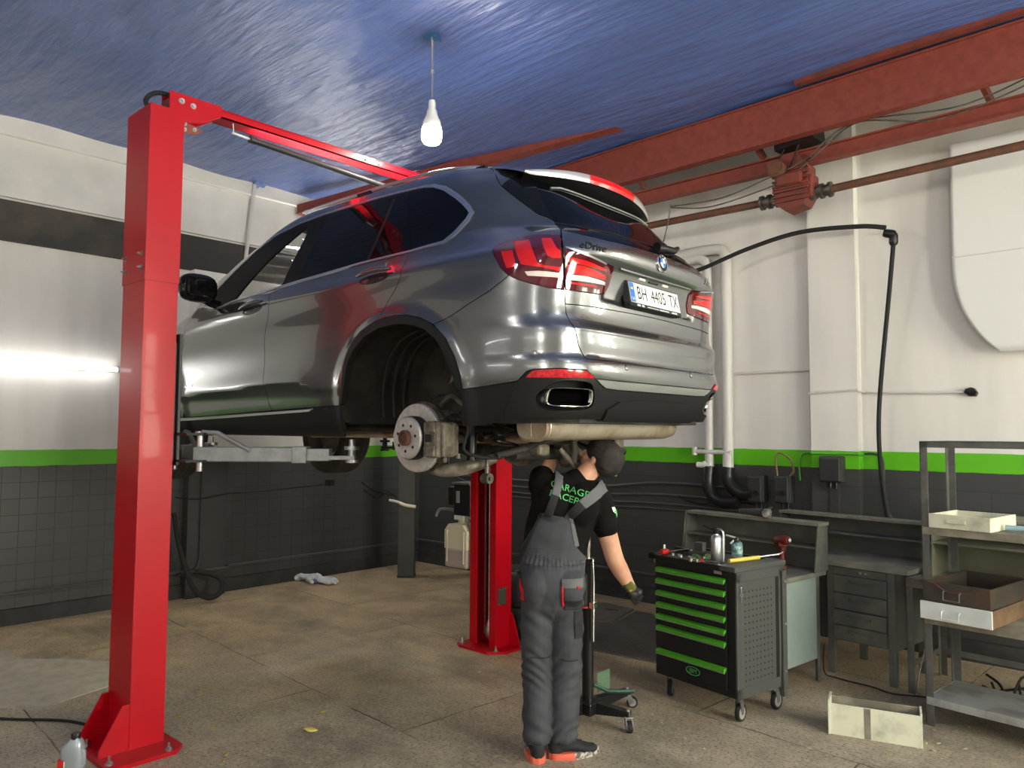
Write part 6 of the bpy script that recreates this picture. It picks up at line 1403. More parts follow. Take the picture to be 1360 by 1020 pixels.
        for z0, z1, sc, m, nm, y0, y1 in ((.0, .034, 1.06, M_soleo, 'orange_sole', -.09, .045), (.0, .030, 1.06, M_solew, 'pale_sole', .045, .21)):
            pl = clip(clip(poly, (-1, y0), (1, y0), True), (-1, y1), (1, y1), False); mm_ = MB(); n = len(pl)
            vs = [(x * sc, y * 1.02, z0 + zf(y)) for x, y in pl] + [(x * (sc + .03), y * 1.03, (z0 + z1) / 2 + zf(y)) for x, y in pl] + [(x * (sc - .04), y * 1.0, z1 + zf(y)) for x, y in pl]
            mm_.add(vs, [(i + a * n, (i + 1) % n + a * n, (i + 1) % n + (a + 1) * n, i + (a + 1) * n) for a in (0, 1) for i in range(n)] + [tuple(range(n))[::-1], tuple(range(2 * n, 3 * n))], 0, False, M); mm_.build(nm, m, up_)
        lc = MB()
        for k in range(5): y = .0 + .022 * k; lc.tube([M @ Vector((-.026, y, .088 - .20 * y)), M @ Vector((0, y + .012, .104 - .26 * y)), M @ Vector((.026, y, .088 - .20 * y))], .0035, 6)
        lc.build('laces', M_shoe, up_); return up_
    shoe((-.125, -.02, 0), (-.12, 1, 0), 'shoe'); shoe((.028, .0, 0), (.93, .25, 0), 'shoe')
    return Pn
build_person()
# ------------------------------------------------------------------ workshop furniture and loose things
M_cartk = mat('black_cart_paint', (.010, .010, .011), .38, 0, bump=.02, bscale=300)
M_cartg = mat('dark_grey_cart_paint', (.060, .062, .060), .45, 0, bump=.03, bscale=300)
M_hole = mat('dark_hole', (.004, .004, .004), .8)
M_bench = mat('grey_green_bench_paint', (.085, .088, .080), .55, 0, (.15, .145, .115), 4, (.48, .68), bump=.1, bscale=50)
M_benchtop = mat('worn_bench_top', (.14, .14, .12), .5, 0, (.24, .23, .18), 5, (.42, .66), bump=.1, bscale=30)
M_panelg = mat('pale_green_grey_panel', (.27, .33, .30), .45, 0, (.22, .27, .25), 2, bump=.03, bscale=20)
M_olive = bpy.data.materials['olive_knit_cuff']
M_olivep = mat('olive_grey_paint', (.17, .17, .115), .5, 0, (.12, .12, .09), 3, (.4, .65), bump=.05, bscale=30)
M_rack = mat('grey_rack_steel', (.095, .095, .088), .5, .2, (.16, .155, .14), 6, (.45, .7), bump=.08, bscale=60)
M_shelfm = mat('scuffed_grey_shelf', (.32, .33, .325), .45, .1, (.20, .19, .17), 5, (.45, .65), bump=.05, bscale=40)
M_shelfw = mat('dusty_brown_shelf', (.15, .13, .10), .7, 0, (.27, .25, .19), 5, (.42, .66), bump=.2, bscale=40)
M_cream = mat('cream_drawer_paint', (.62, .62, .48), .5, 0, (.40, .40, .30), 6, (.5, .72), bump=.06, bscale=60)
M_whited = mat('chipped_white_paint', (.68, .70, .69), .45, 0, (.55, .57, .55), 5, bump=.05, bscale=60)
M_ddrawer = mat('dark_oily_drawer', (.040, .036, .030), .5, 0, (.075, .045, .028), 5, (.45, .7), bump=.1, bscale=40)
M_cart_i = mat('rusty_wood_side', (.17, .10, .05), .7, 0, (.09, .055, .03), 10, bump=.2, bscale=40)
M_sandred = mat('dark_red_tool', (.17, .016, .012), .45, 0, (.09, .012, .010), 12)

def caster(name, par, x, y, h, r, yaw, mw=M_blackm, swivel=True):
    M = Matrix.Translation((x, y, 0)) @ Matrix.Rotation(yaw, 4, 'Z'); mb = MB()
    mb.box(-.035, .035, -.028, .028, h - .006, h, .002, M=M)
    for s in (-1, 1): mb.prism([(-.012, h - .006), (.05 * 0 + .028, h - .006), (.052, r + .012), (.050, r - .012), (.024, r - .012)], lambda u, v, d: (u, d, v), s * .019 - .0015, s * .019 + .0015, M=M)
    mb.cyl((.036, -.024, r), (.036, .024, r), .007, n=10, M=M); c = mb.build(name, M_steel, par)
    mb = MB(); mb.lathe([(r * .72, -.013), (r * .94, -.014), (r, -.009), (r, .009), (r * .94, .014), (r * .72, .013)], (.036, 0, r), (0, 1, 0), 30, M=M); mb.build('wheel', mw, c)
    mb = MB(); mb.lathe([(.012, -.014), (r * .70, -.0135), (r * .74, -.008), (r * .74, .008), (r * .70, .0135), (.012, .014)], (.036, 0, r), (0, 1, 0), 26, M=M); mb.build('wheel_hub', mat('grey_wheel_hub', (.35, .35, .35), .5) if 'grey_wheel_hub' not in bpy.data.materials else bpy.data.materials['grey_wheel_hub'], c)
    return c
def tool_cart():
    W, D, z0, z1 = .675, .50, .155, .945
    a = R(-10.5); c, s = math.cos(a), math.sin(a)
    fr = Vector((5.988, -2.562))           # near right corner
    o = fr - Vector((c, s)) * W            # local origin: front left corner
    t = thing('tool_cart', 'black tool cart with seven green-handled drawers standing by the mechanic', 'tool cart', (o.x, o.y, 0), a)
    mb = MB(); mb.box(0, W, .012, D, z0, z1, .006); mb.build('carcass', M_cartk, t)
    mb = MB(); mb.box(W - .012, W + .004, .0, .055, z0, z1 - .03, .004); mb.box(W - .012, W + .004, D - .065, D, z0, z1 - .03, .004); mb.box(W - .012, W + .004, .0, D, z0, z0 + .07, .004); mb.box(W - .012, W + .004, .0, D, z1 - .085, z1 - .01, .004)
    for k in range(1, 8): mb.box(W + .0035, W + .0046, .002, .053, z0 + .09 * k, z0 + .09 * k + .002)
    mb.build('side_frame', M_cartg, t)
    mb = MB(); mb.box(W - .006, W + .0015, .055, D - .10, z0 + .07, z1 - .085)
    for i in range(8):
        for j in range(15):
            y = .085 + .0385 * i; z = z0 + .105 + .0385 * j
            mb.cyl((W + .0012, y, z), (W + .0022, y, z), .0060, n=6, mi=1, smooth=False)
    mb.build('pegboard', [M_cartg, M_hole], t)
    mb = MB(); mb.box(W - .004, W + .003, D - .10, D - .066, z0 + .07, z1 - .085); mb.build('side_slot', M_hole, t)
    mb = MB(); mb.box(W + .004, W + .020, D - .048, D - .002, z0 - .02, z1 - .05, .003)
    for k in range(6): mb.box(W + .019, W + .0215, D - .046, D - .004, z0 + .02 + .12 * k, z0 + .022 + .12 * k)
    st = mb.build('side_bracket', M_cartg, t)
    for z in (z0 + .10, z0 + .40, z1 - .12): mb = MB(); mb.cyl((W + .019, D - .025, z), (W + .026, D - .025, z), .007, n=8); mb.build('bracket_bolt', M_steel, st)
    # top with rim and recess
    mb = MB(); mb.box(-.035, W + .008, -.02, .03, z1 - .02, z1 + .012, .004); mb.box(-.035, W + .008, D - .03, D + .008, z1 - .02, z1 + .012, .004); mb.box(-.035, .02, -.02, D + .008, z1 - .02, z1 + .012, .004); mb.box(W - .10, W + .008, -.02, D + .008, z1 - .02, z1 + .012, .004); mb.box(.0, W, .0, D, z1 - .02, z1 - .012); tp = mb.build('top_tray', M_cartk, t)
    mb = MB(); mb.box(W - .11, W + .009, -.021, D + .009, z1 - .019, z1 + .0135, .004); mb.build('top_end_cap', M_cartg, t)
    # drawers
    tops = [.873, .796, .716, .638, .561, .485, .330]; lows = [.804, .724, .646, .569, .493, .338, .20]
    for k, (zt, zb) in enumerate(zip(tops, lows)):
        mb = MB(); mb.box(.035, W - .075, -.004, .02, zb, zt + .006, .003); d = mb.build('drawer', M_cartk, t)
        mb = MB(); mb.prism([(-.004, zt + .006), (-.030, zt - .002), (-.030, zt - .026), (-.024, zt - .030), (-.004, zt - .012)], lambda u, v, x: (x, u, v), .037, W - .077); h = mb.build('drawer_handle', M_grn, d)
        mb = MB(); mb.prism([(-.0305, zt - .022), (-.0305, zt - .0265), (-.024, zt - .0306), (-.022, zt - .028)], lambda u, v, x: (x, u, v), .037, W - .077); mb.build('handle_edge', M_alu, h)
    # maker's oval
    cx, cz = .335, .252
    mb = MB(); mb.add([(cx + .055 * math.cos(q), -.0048, cz + .026 * math.sin(q)) for q in np.linspace(0, 2 * PI, 37)[:-1]], [tuple(range(36))])
    bd = mb.build('badge', M_cartk, d)
    mb = MB(); mb.tube([(cx + .055 * math.cos(q), -.005, cz + .026 * math.sin(q)) for q in np.linspace(0, 2 * PI, 37)[:-1]], .0022, 6, closed=True); text_mb(mb, 'JBM', .040, lambda u, v, dd: (cx + u, -.0056, cz + v), 0); mb.build('badge_lettering', M_lime, bd)
    mb = MB(); mb.box(W - .165, W - .105, -.006, -.003, .90, .918); mb.build('label', M_alu, t)
    mb = MB(); mb.cyl((W + .003, .03, .835), (W + .016, .03, .835), .011, n=14); mb.box(W + .014, W + .020, .026, .034, .795, .838, .002); mb.tube([(W + .018, .03 + .012 * math.cos(q), .79 + .012 * math.sin(q)) for q in np.linspace(0, 2 * PI, 15)[:-1]], .002, 6, closed=True); mb.box(W + .015, W + .018, .028, .036, .748, .782, .001); mb.build('lock_and_keys', M_chrome, t)
    mb = MB(); mb.tube([(-.035, .05, z1), (-.07, .06, z1 - .005), (-.07, D - .06, z1 - .005), (-.035, D - .05, z1)], .010, 8); mb.build('push_handle', M_cartk, t)
    caster('caster', t, .07, .07, z0, .055, R(120)); caster('caster', t, W - .045, .06, z0, .055, R(100)); caster('caster', t, W - .045, D - .07, z0, .055, R(95)); caster('caster', t, .07, D - .07, z0, .055, R(70))
    # ---- things on top; w maps cart-local to world
    M = Matrix.Translation((o.x, o.y, 0)) @ Matrix.Rotation(a, 4, 'Z'); Mi = M.inverted(); zt = z1 - .012
    def put(name, lab, cat, wx, wy, z, rz=0., grp=None): return thing(name, lab, cat, (wx, wy, z), rz, grp)
    p = put('spray_bottle', 'tall brushed aluminium spray can with bent nozzle on the tool cart', 'spray can', 5.772, -2.40, zt)
    mb = MB(); mb.lathe([(.033, 0), (.036, .004), (.036, .165), (.030, .182), (.018, .190), (.016, .20)], n=28); mb.build('can', M_alu, p)
    mb = MB(); mb.lathe([(.016, .195), (.020, .20), (.020, .218), (.012, .224)], n=16); mb.tube(spline([(0, 0, .215), (-.03, 0, .224), (-.06, .01, .228), (-.105, .02, .240)], 4), [.010] * 4 + [.007] * 4 + [.005] * 5, 8); mb.build('nozzle', M_black, p)
    mb = MB(); mb.tube(spline([(0, .012, .225), (.03, .012, .222), (.046, .012, .19), (.046, .012, .10), (.044, .012, .02)], 5), .007, 8); mb.build('lever', M_alu, p)
    p = put('aerosol_can', 'shorter teal and copper spray can with pale nozzle on the tool cart', 'spray can', 5.862, -2.29, zt)
    mb = MB(); mb.lathe([(.034, 0), (.036, .003), (.036, .050)], n=26, caps=False); mb.build('copper_band', mat('copper_band', (.48, .20, .11), .35, .5), p)
    mb = MB(); mb.lathe([(.036, .050), (.036, .128), (.028, .142)], n=26, caps=False); mb.build('printed_wrap', mat('teal_print', (.03, .10, .12), .35, 0, (.30, .42, .40), 30, (.45, .6)), p)
    mb = MB(); mb.lathe([(.028, .140), (.024, .15), (.015, .152), (.015, .165), (.010, .172)], n=18); mb.build('valve_cap', M_black, p)
    mb = MB(); mb.tube([(0, 0, .166), (-.03, .005, .170), (-.085, .02, .176)], .006, 8); mb.tube([(-.012, -.02, .15), (-.034, -.02, .13)], .007, 8); mb.build('nozzle', M_white, p)
    zz = z1 + .0145
    p = put('pry_bar', 'long silver bar with a yellow grip lying across the cart edge', 'pry bar', 5.93, -2.30, zz)
    mb = MB(); mb.tube([(-.045, -.15, .014), (-.01, -.03, .014), (.030, .12, .014)], .013, 10); mb.build('grip', mat('yellow_grip', (.62, .52, .10), .45), p)
    mb = MB(); mb.tube(spline([(.030, .12, .016), (.055, .20, .018), (.085, .29, .020), (.10, .33, .034)], 5), .0065, 8); mb.build('bar', M_chrome, p)
    p = put('ratchet', 'small chrome ratchet with red band at the cart front edge', 'ratchet', 5.74, -2.545, zz - .002)
    mb = MB(); mb.tube([(-.07, -.005, .010), (.10, .035, .010)], .007, 8); mb.cyl((-.07, -.005, 0), (-.07, -.005, .020), .014, n=14); mb.cyl((-.03, .005, .0), (-.03, .005, .018), .010, n=12); mb.build('handle', M_chrome, p)
    mb = MB(); mb.tube([(-.01, .0095, .010), (.01, .0145, .010)], .0085, 10); mb.build('band', M_redc, p)
    p = put('screwdriver', 'red-handled screwdriver lying at the left end of the cart top', 'screwdriver', 5.405, -2.40, zz + .006)
    mb = MB(); mb.lathe([(.008, -.045), (.018, -.042), (.021, -.02), (.021, .0), (.016, .02), (.009, .03)], (0, -.02, .012), (.25, 1, 0), 16); mb.build('handle', mat('glossy_red_handle', (.45, .02, .015), .25), p)
    mb = MB(); mb.tube([(0.008, .01, .012), (.055, .20, .012)], .005, 8); mb.build('blade', M_dsteel, p)
    mb = MB(); mb.box(-.022, -.016, -.015, .005, -.0, .055, .002); mb.build('clip', M_plate, p)
    p = put('tool_box', 'small dark grey box standing at the back of the cart top', 'box', 5.50, -2.12, z1 + .012)
    mb = MB(); mb.box(-.032, .032, -.025, .025, 0, .055, .004); mb.build('case', M_cartg, p); mb = MB(); mb.box(-.034, .034, -.027, .027, .052, .062, .003); mb.build('lid', M_cartg, p)
    p = put('tool_roll', 'flat black tool case lying along the back of the cart top', 'tool case', 5.40, -2.18, z1 + .012, a)
    mb = MB(); mb.box(-.07, .07, -.022, .022, 0, .022, .006); mb.build('case', M_black, p); mb = MB(); mb.box(.07, .078, -.008, .008, .008, .016, .002); mb.build('catch', M_steel, p)
    Mrag = mat('green_rag', (.07, .14, .045), .85, 0, (.16, .22, .11), 20, bump=.3)
    for k, (x, y, lab) in enumerate(((5.60, -2.36, 'small crumpled green rag in the cart tray, left of two'), (5.66, -2.31, 'small crumpled green rag in the cart tray, right of two'))):
        mb = MB(); rnd = random.Random(k)
        def rag(u, v): th = 2 * PI * u; ph = PI / 2 * v; r_ = .034 * (1 + .3 * math.sin(3 * th + k) * math.sin(2 * ph) + .15 * math.sin(7 * th)); return (r_ * math.cos(th) * math.cos(ph), r_ * math.sin(th) * math.cos(ph), .038 * math.sin(ph) * (1 + .2 * math.sin(5 * th)))
        mb.grid(rag, 28, 8); mb.add([rag(i / 28, 0) for i in range(28)], [tuple(range(28))]); ob = mb.build('rag', Mrag); ob.location = (x, y, zt); tag(ob, lab, 'rag', 'green rags on the tool cart')
    src = None
    for k, (lx, ly, rr, hh) in enumerate(((.08, .10, .012, .028), (.12, .12, .011, .026), (.16, .09, .013, .03), (.20, .13, .010, .024), (.24, .10, .012, .026), (.30, .16, .014, .03), (.50, .20, .012, .028), (.52, .28, .014, .03), (.47, .33, .012, .026), (.45, .12, .011, .03))):
        w = M @ Vector((lx, ly, zt))
        if src is None: mb = MB(); mb.lathe([(.009, 0), (.012, .001), (.012, .010), (.010, .014), (.010, .027), (.0065, .028), (.0065, .016)], n=14); src = mb.build('socket', M_steel); ob = src
        else: ob = src.copy(); COL.objects.link(ob)
        ob.location = w; ob.scale = (rr / .012, rr / .012, hh / .028)
        tag(ob, 'small steel socket lying loose in the cart tray', 'socket', 'sockets in the tool cart tray')
tool_cart()

def bench_hutch(par, x0, x1, y0, y1, z0, z1, m, mback, endw=True, mid=.5):
    mb = MB(); mb.box(x0, x1, y1 - .008, y1, z0, z1); mb.build('back_panel', mback, par)
    for x in (x0, x1 - .010):
        mb = MB(); mb.prism([(y0 + .00, z0), (y1, z0), (y1, z1), (y0 + .05, z1)], lambda u, v, d: (d, u, v), x, x + .010); mb.build('end_panel', m, par)
    mb = MB(); mb.box(x0 - .01, x1 + .01, y0 + .04, y1, z1, z1 + .022, .002); mb.build('top_shelf', M_benchtop, par)
    mb = MB(); mb.box(x0 + .01, x1 - .01, y0 + .03, y1 - .008, z0 + (z1 - z0) * mid, z0 + (z1 - z0) * mid + .016, .001); mb.build('shelf', m, par)
def lframe(mb, x, y, sx, sy, z0, z1, w=.040, t=.004):
    mb.box(x, x + sx * w, y, y + sy * t, z0, z1); mb.box(x, x + sx * t, y, y + sy * w, z0, z1); return mb
def furniture():
    # bench with pale side panel, behind the cart
    a = R(-6.8); t = thing('workbench', 'grey-green workbench with pale end panel just behind the tool cart', 'workbench', (5.968, -1.838, 0), a)
    mb = MB(); mb.box(-1.10, .022, -.02, .56, .755, .790, .003); mb.build('bench_top', M_benchtop, t)
    for x, sx in ((-1.08, 1), (.0, -1)):
        for y, sy in ((0, 1), (.50, -1)): mb = MB(); lframe(mb, x, y, sx, sy, 0, .755); mb.build('leg', M_bench, t)
    mb = MB(); mb.box(-.012, -.004, .012, .488, .17, .752); mb.build('end_panel', M_panelg, t)
    mb = MB(); mb.box(-1.08, 0, .49, .50, .15, .752); mb.build('rear_panel', M_bench, t)
    mb = MB(); mb.box(-1.06, -.03, .0, .01, .60, .752, .002); fr_ = mb.build('drawer_front', M_bench, t)
    bench_hutch(t, -1.10, .045, .36, .55, .79, 1.118, M_bench, M_bench)
    mb = MB(); mb.tube([(-1.10, .345, .79), (-1.10, .40, 1.13)], .006, 6); mb.build('corner_rod', M_bench, t)
    # drawer bench
    a = R(-7); t = thing('drawer_workbench', 'grey workbench with a stack of four drawers beside the metal rack', 'workbench', (6.475, -1.132, 0), a)
    mb = MB(); mb.box(-1.15, .10, -.02, .60, .795, .830, .003); mb.build('bench_top', M_benchtop, t)
    for x, sx in ((-.50, 1), (.0, -1)): mb = MB(); mb.box(x, x + sx * .052, .005, .04, 0, .795, .002); mb.build('leg', M_bench, t); mb = MB(); mb.box(x, x + sx * .052, .50, .54, 0, .795, .002); mb.build('leg', M_bench, t)
    mb = MB(); mb.box(-.50, .0, .02, .54, .25, .79); mb.build('cabinet', M_bench, t)
    mb = MB(); mb.box(-.445, -.055, .0, .02, .735, .788, .002); rl = mb.build('lock_rail', M_bench, t)
    for x in (-.24, -.20): mb = MB(); mb.cyl((x, 0, .765), (x, -.006, .765), .009, n=12); mb.build('lock', M_steel, rl)
    for k, (zb, zt, out) in enumerate(((.605, .730, 0), (.485, .598, 0), (.372, .478, .016), (.262, .366, .010))):
        mb = MB(); mb.box(-.445, -.055, -.004 - out, .018, zb, zt, .004); d = mb.build('drawer', M_bench, t)
        mb = MB(); y = -.006 - out; mb.tube(spline([(-.32, y, zt - .035), (-.315, y - .022, zt - .037), (-.24, y - .026, zt - .037), (-.17, y - .022, zt - .037), (-.165, y, zt - .035)], 4), .007, 8); mb.box(-.345, -.14, y - .002, y + .002, zt - .05, zt - .022, .001); mb.build('drawer_handle', M_bench, d)
    bench_hutch(t, -1.15, .105, .42, .60, .83, 1.10, M_bench, M_bench, mid=.52)
    # narrow frame table with olive hutch behind the rack
    a = R(-5); t = thing('frame_table', 'olive-grey steel table with a shelf hutch, half hidden behind the metal rack', 'table', (6.56, -1.17, 0), a)
    mb = MB(); mb.box(0, 1.7, 0, .62, .765, .785, .002); mb.box(0, 1.7, 0, .006, .725, .785); mb.build('table_top', M_shelfw, t)
    for x, sx in ((.0, 1), (1.70, -1)):
        for y, sy in ((0, 1), (.62, -1)): mb = MB(); lframe(mb, x, y, sx, sy, 0, .765, .045, .006); mb.build('leg', M_rack, t)
    mb = MB(); mb.box(.0, .006, .04, .58, .16, .20); mb.box(.04, 1.66, .60, .606, .16, .20); mb.build('rail', M_rack, t)
    bench_hutch(t, .10, 1.66, .18, .60, .785, 1.19, M_olivep, M_olivep, mid=.56)
    # rack
    a = R(-6); t = thing('metal_rack', 'open grey steel shelving rack at the right edge holding old drawers', 'rack', (6.815, -1.72, 0), a)
    Lr, Dr = 1.5, .47
    for x, sx in ((0, 1), (Lr, -1)):
        for y, sy in ((0, 1), (Dr, -1)): mb = MB(); lframe(mb, x, y, sx, sy, 0, 1.74, .045, .005); mb.build('post', M_rack, t)
    for y, sy in ((0, 1), (Dr, -1)): mb = MB(); mb.box(0, Lr, y, y + sy * .005, 1.70, 1.74); mb.box(0, Lr, y, y + sy * .04, 1.735, 1.74); mb.build('top_rail', M_rack, t)
    for x, sx in ((0, 1), (Lr, -1)): mb = MB(); mb.box(x, x + sx * .005, 0, Dr, 1.70, 1.74); mb.build('top_rail', M_rack, t)
    for z, m, nm in ((1.20, M_shelfw, 'shelf'), (.655, M_shelfw, 'shelf'), (.165, M_shelfm, 'shelf')):
        mb = MB(); mb.box(.006, Lr - .006, .006, Dr - .006, z, z + .006); mb.box(.005, Lr - .005, -.004, .004, z - .038, z + .008, .001); mb.box(.005, Lr - .005, Dr - .006, Dr, z - .038, z + .008); mb.box(.004, .010, .0, Dr, z - .038, z + .008); mb.build(nm, m, t)
    Mr = Matrix.Translation((6.815, -1.72, 0)) @ Matrix.Rotation(a, 4, 'Z')
    def drawer_box(name, lab, loc, rz, w, d, h, mf, ms, front_out=.0, th=.012, handle=None, cat='drawer'):
        b = thing(name, lab, cat, loc, rz)
        mb = MB(); mb.box(-front_out, w + front_out, 0, th * 1.2, 0, h, .002); f = mb.build('front', mf, b)
        mb = MB(); mb.box(0, th, th * 1.2, d, 0, h * .97); mb.build('side_panel', ms, b); mb = MB(); mb.box(w - th, w, th * 1.2, d, 0, h * .97); mb.build('side_panel', ms, b)
        mb = MB(); mb.box(th, w - th, d - th, d, 0, h * .95); mb.build('rear_panel', ms, b); mb = MB(); mb.box(th, w - th, th, d - th, .004, .012); mb.build('bottom', ms, b)
        if handle == 'cup': mb = MB(); mb.box(w * .30, w * .62, -.010, 0, h * .38, h * .66, .004); mb.build('drawer_handle', mf, f)
        elif handle:
            mb = MB(); mb.tube([(w * .33, 0, h * .62), (w * .33, -.022, h * .58), (w * .33, -.024, h * .18), (w * .57, -.024, h * .18), (w * .57, -.022, h * .58), (w * .57, 0, h * .62)], .005, 8); mb.build('drawer_handle', handle, f)
        return b
    q = Mr @ Vector((.045, -.005, 1.209)); drawer_box('loose_drawer', 'shallow cream drawer on the topmost shelf of the metal rack', q, a - R(3), .345, .40, .085, M_cream, M_cream, handle='cup')  # loose drawers kept on the rack, no cabinet round them
    q = Mr @ Vector((.012, -.085, .664)); drawer_box('loose_drawer', 'white-fronted drawer with wire handle, lowest of two stacked on the rack', q, a - R(2), .395, .52, .105, M_whited, M_cart_i, handle=M_whited)
    q = Mr @ Vector((.028, -.07, .772)); b = drawer_box('loose_drawer', 'dark oily drawer stacked on top of the white-fronted drawer', q, a - R(3), .372, .62, .118, M_ddrawer, M_ddrawer, handle=M_rack)
    mb = MB(); mb.tube(spline([(.02, .004, .108), (.06, -.004, .112), (.13, -.008, .075), (.21, -.008, .072), (.30, -.004, .09), (.36, .004, .112)], 6), .004, 6); mb.build('wire', M_rust, b)
    # drawer lying on the floor
    a2 = R(16.5); b = thing('loose_drawer', 'long cream drawer lying on the floor before the metal rack', 'drawer', (6.430, -2.275, 0), a2)
    mb = MB(); mb.box(0, .487, 0, .012, 0, .178, .002); f = mb.build('front', M_cream, b)
    mb = MB(); mb.box(.19, .225, -.001, .0, .002, .176); mb.build('dark_stain', M_shelfw, f)
    mb = MB(); mb.box(-.006, .006, -.01, .16, 0, .20, .002); mb.build('end_panel', M_cream, b); mb = MB(); mb.box(.481, .493, .0, .15, 0, .19, .002); mb.build('end_panel', M_cream, b)
    mb = MB(); mb.box(0, .487, .14, .152, 0, .185, .002); mb.build('rear_panel', M_shelfw, b); mb = MB(); mb.box(0, .487, .01, .145, .006, .016); mb.build('bottom', M_shelfw, b)
    # shelf odds and ends far right
    q = Mr @ Vector((.50, .15, 1.209)); p = thing('tube_pack', 'small pale blue tube at the right end of the topmost rack shelf', 'tube', q, a); mb = MB(); mb.cyl((-.08, 0, .02), (.06, .0, .02), .018, n=14); mb.build('tube', mat('pale_blue_plastic', (.35, .50, .55), .4), p); mb = MB(); mb.cyl((.06, 0, .02), (.085, 0, .02), .012, n=12); mb.build('cap', M_white, p)
    # impact wrench standing on the pale-panel bench
    p = thing('impact_wrench', 'dark red impact wrench standing on its battery on the workbench', 'impact wrench', (5.895, -1.66, .79), R(20))
    mb = MB(); mb.lathe([(.020, -.075), (.030, -.065), (.034, -.04), (.034, .03), (.028, .055), (.016, .065)], (0, 0, .235), (.5, -.5, .1), 20); mb.box(-.028, .028, -.028, .028, .19, .225, .010); mb.build('motor_housing', M_sandred, p)
    mb = MB(); mb.cyl((.030, -.030, .241), (.052, -.052, .245), .013, n=12); mb.build('anvil', M_steel, p)
    mb = MB(); mb.tube([(0, 0, .21), (-.006, .004, .14), (-.010, .008, .06)], [.020, .018, .022], 14); mb.box(.006, .022, -.016, .0, .165, .195, .003); mb.build('grip', M_sandred, p)
    mb = MB(); mb.box(-.040, .024, -.030, .034, .022, .062, .010); mb.build('battery_mount', M_sandred, p); mb = MB(); mb.box(-.044, .030, -.034, .038, 0, .030, .008); mb.build('battery', M_black, p)
    # angle grinder lying on the hutch of the first bench
    p = thing('angle_grinder', 'grey angle grinder lying on top of the workbench hutch', 'angle grinder', (5.63, -1.395, 1.142), R(-8))
    mb = MB(); mb.tube(spline([(-.21, .0, .034), (-.16, .0, .034), (-.08, 0, .036), (.0, .0, .036)], 5), [.010, .016, .020, .022, .022, .022, .022, .023, .024, .026, .028, .030, .031, .032, .033, .033], 14); mb.build('body', M_cartg, p)
    mb = MB(); mb.lathe([(.030, -.034), (.034, -.02), (.034, .02), (.024, .034)], (.035, 0, .036), (0, 0, 1), 20); mb.box(.0, .05, -.028, .028, .012, .060, .010); mb.build('gear_head', M_cast, p)
    mb = MB(); mb.lathe([(.028, -.004), (.032, 0), (.030, .008), (.012, .010)], (.045, -.030, .040), (.3, -1, .2), 24); mb.build('disc_guard', M_steel, p); mb = MB(); mb.tube([(.035, .0, .06), (.04, .06, .075)], .011, 10); mb.build('side_handle', M_black, p)
furniture()

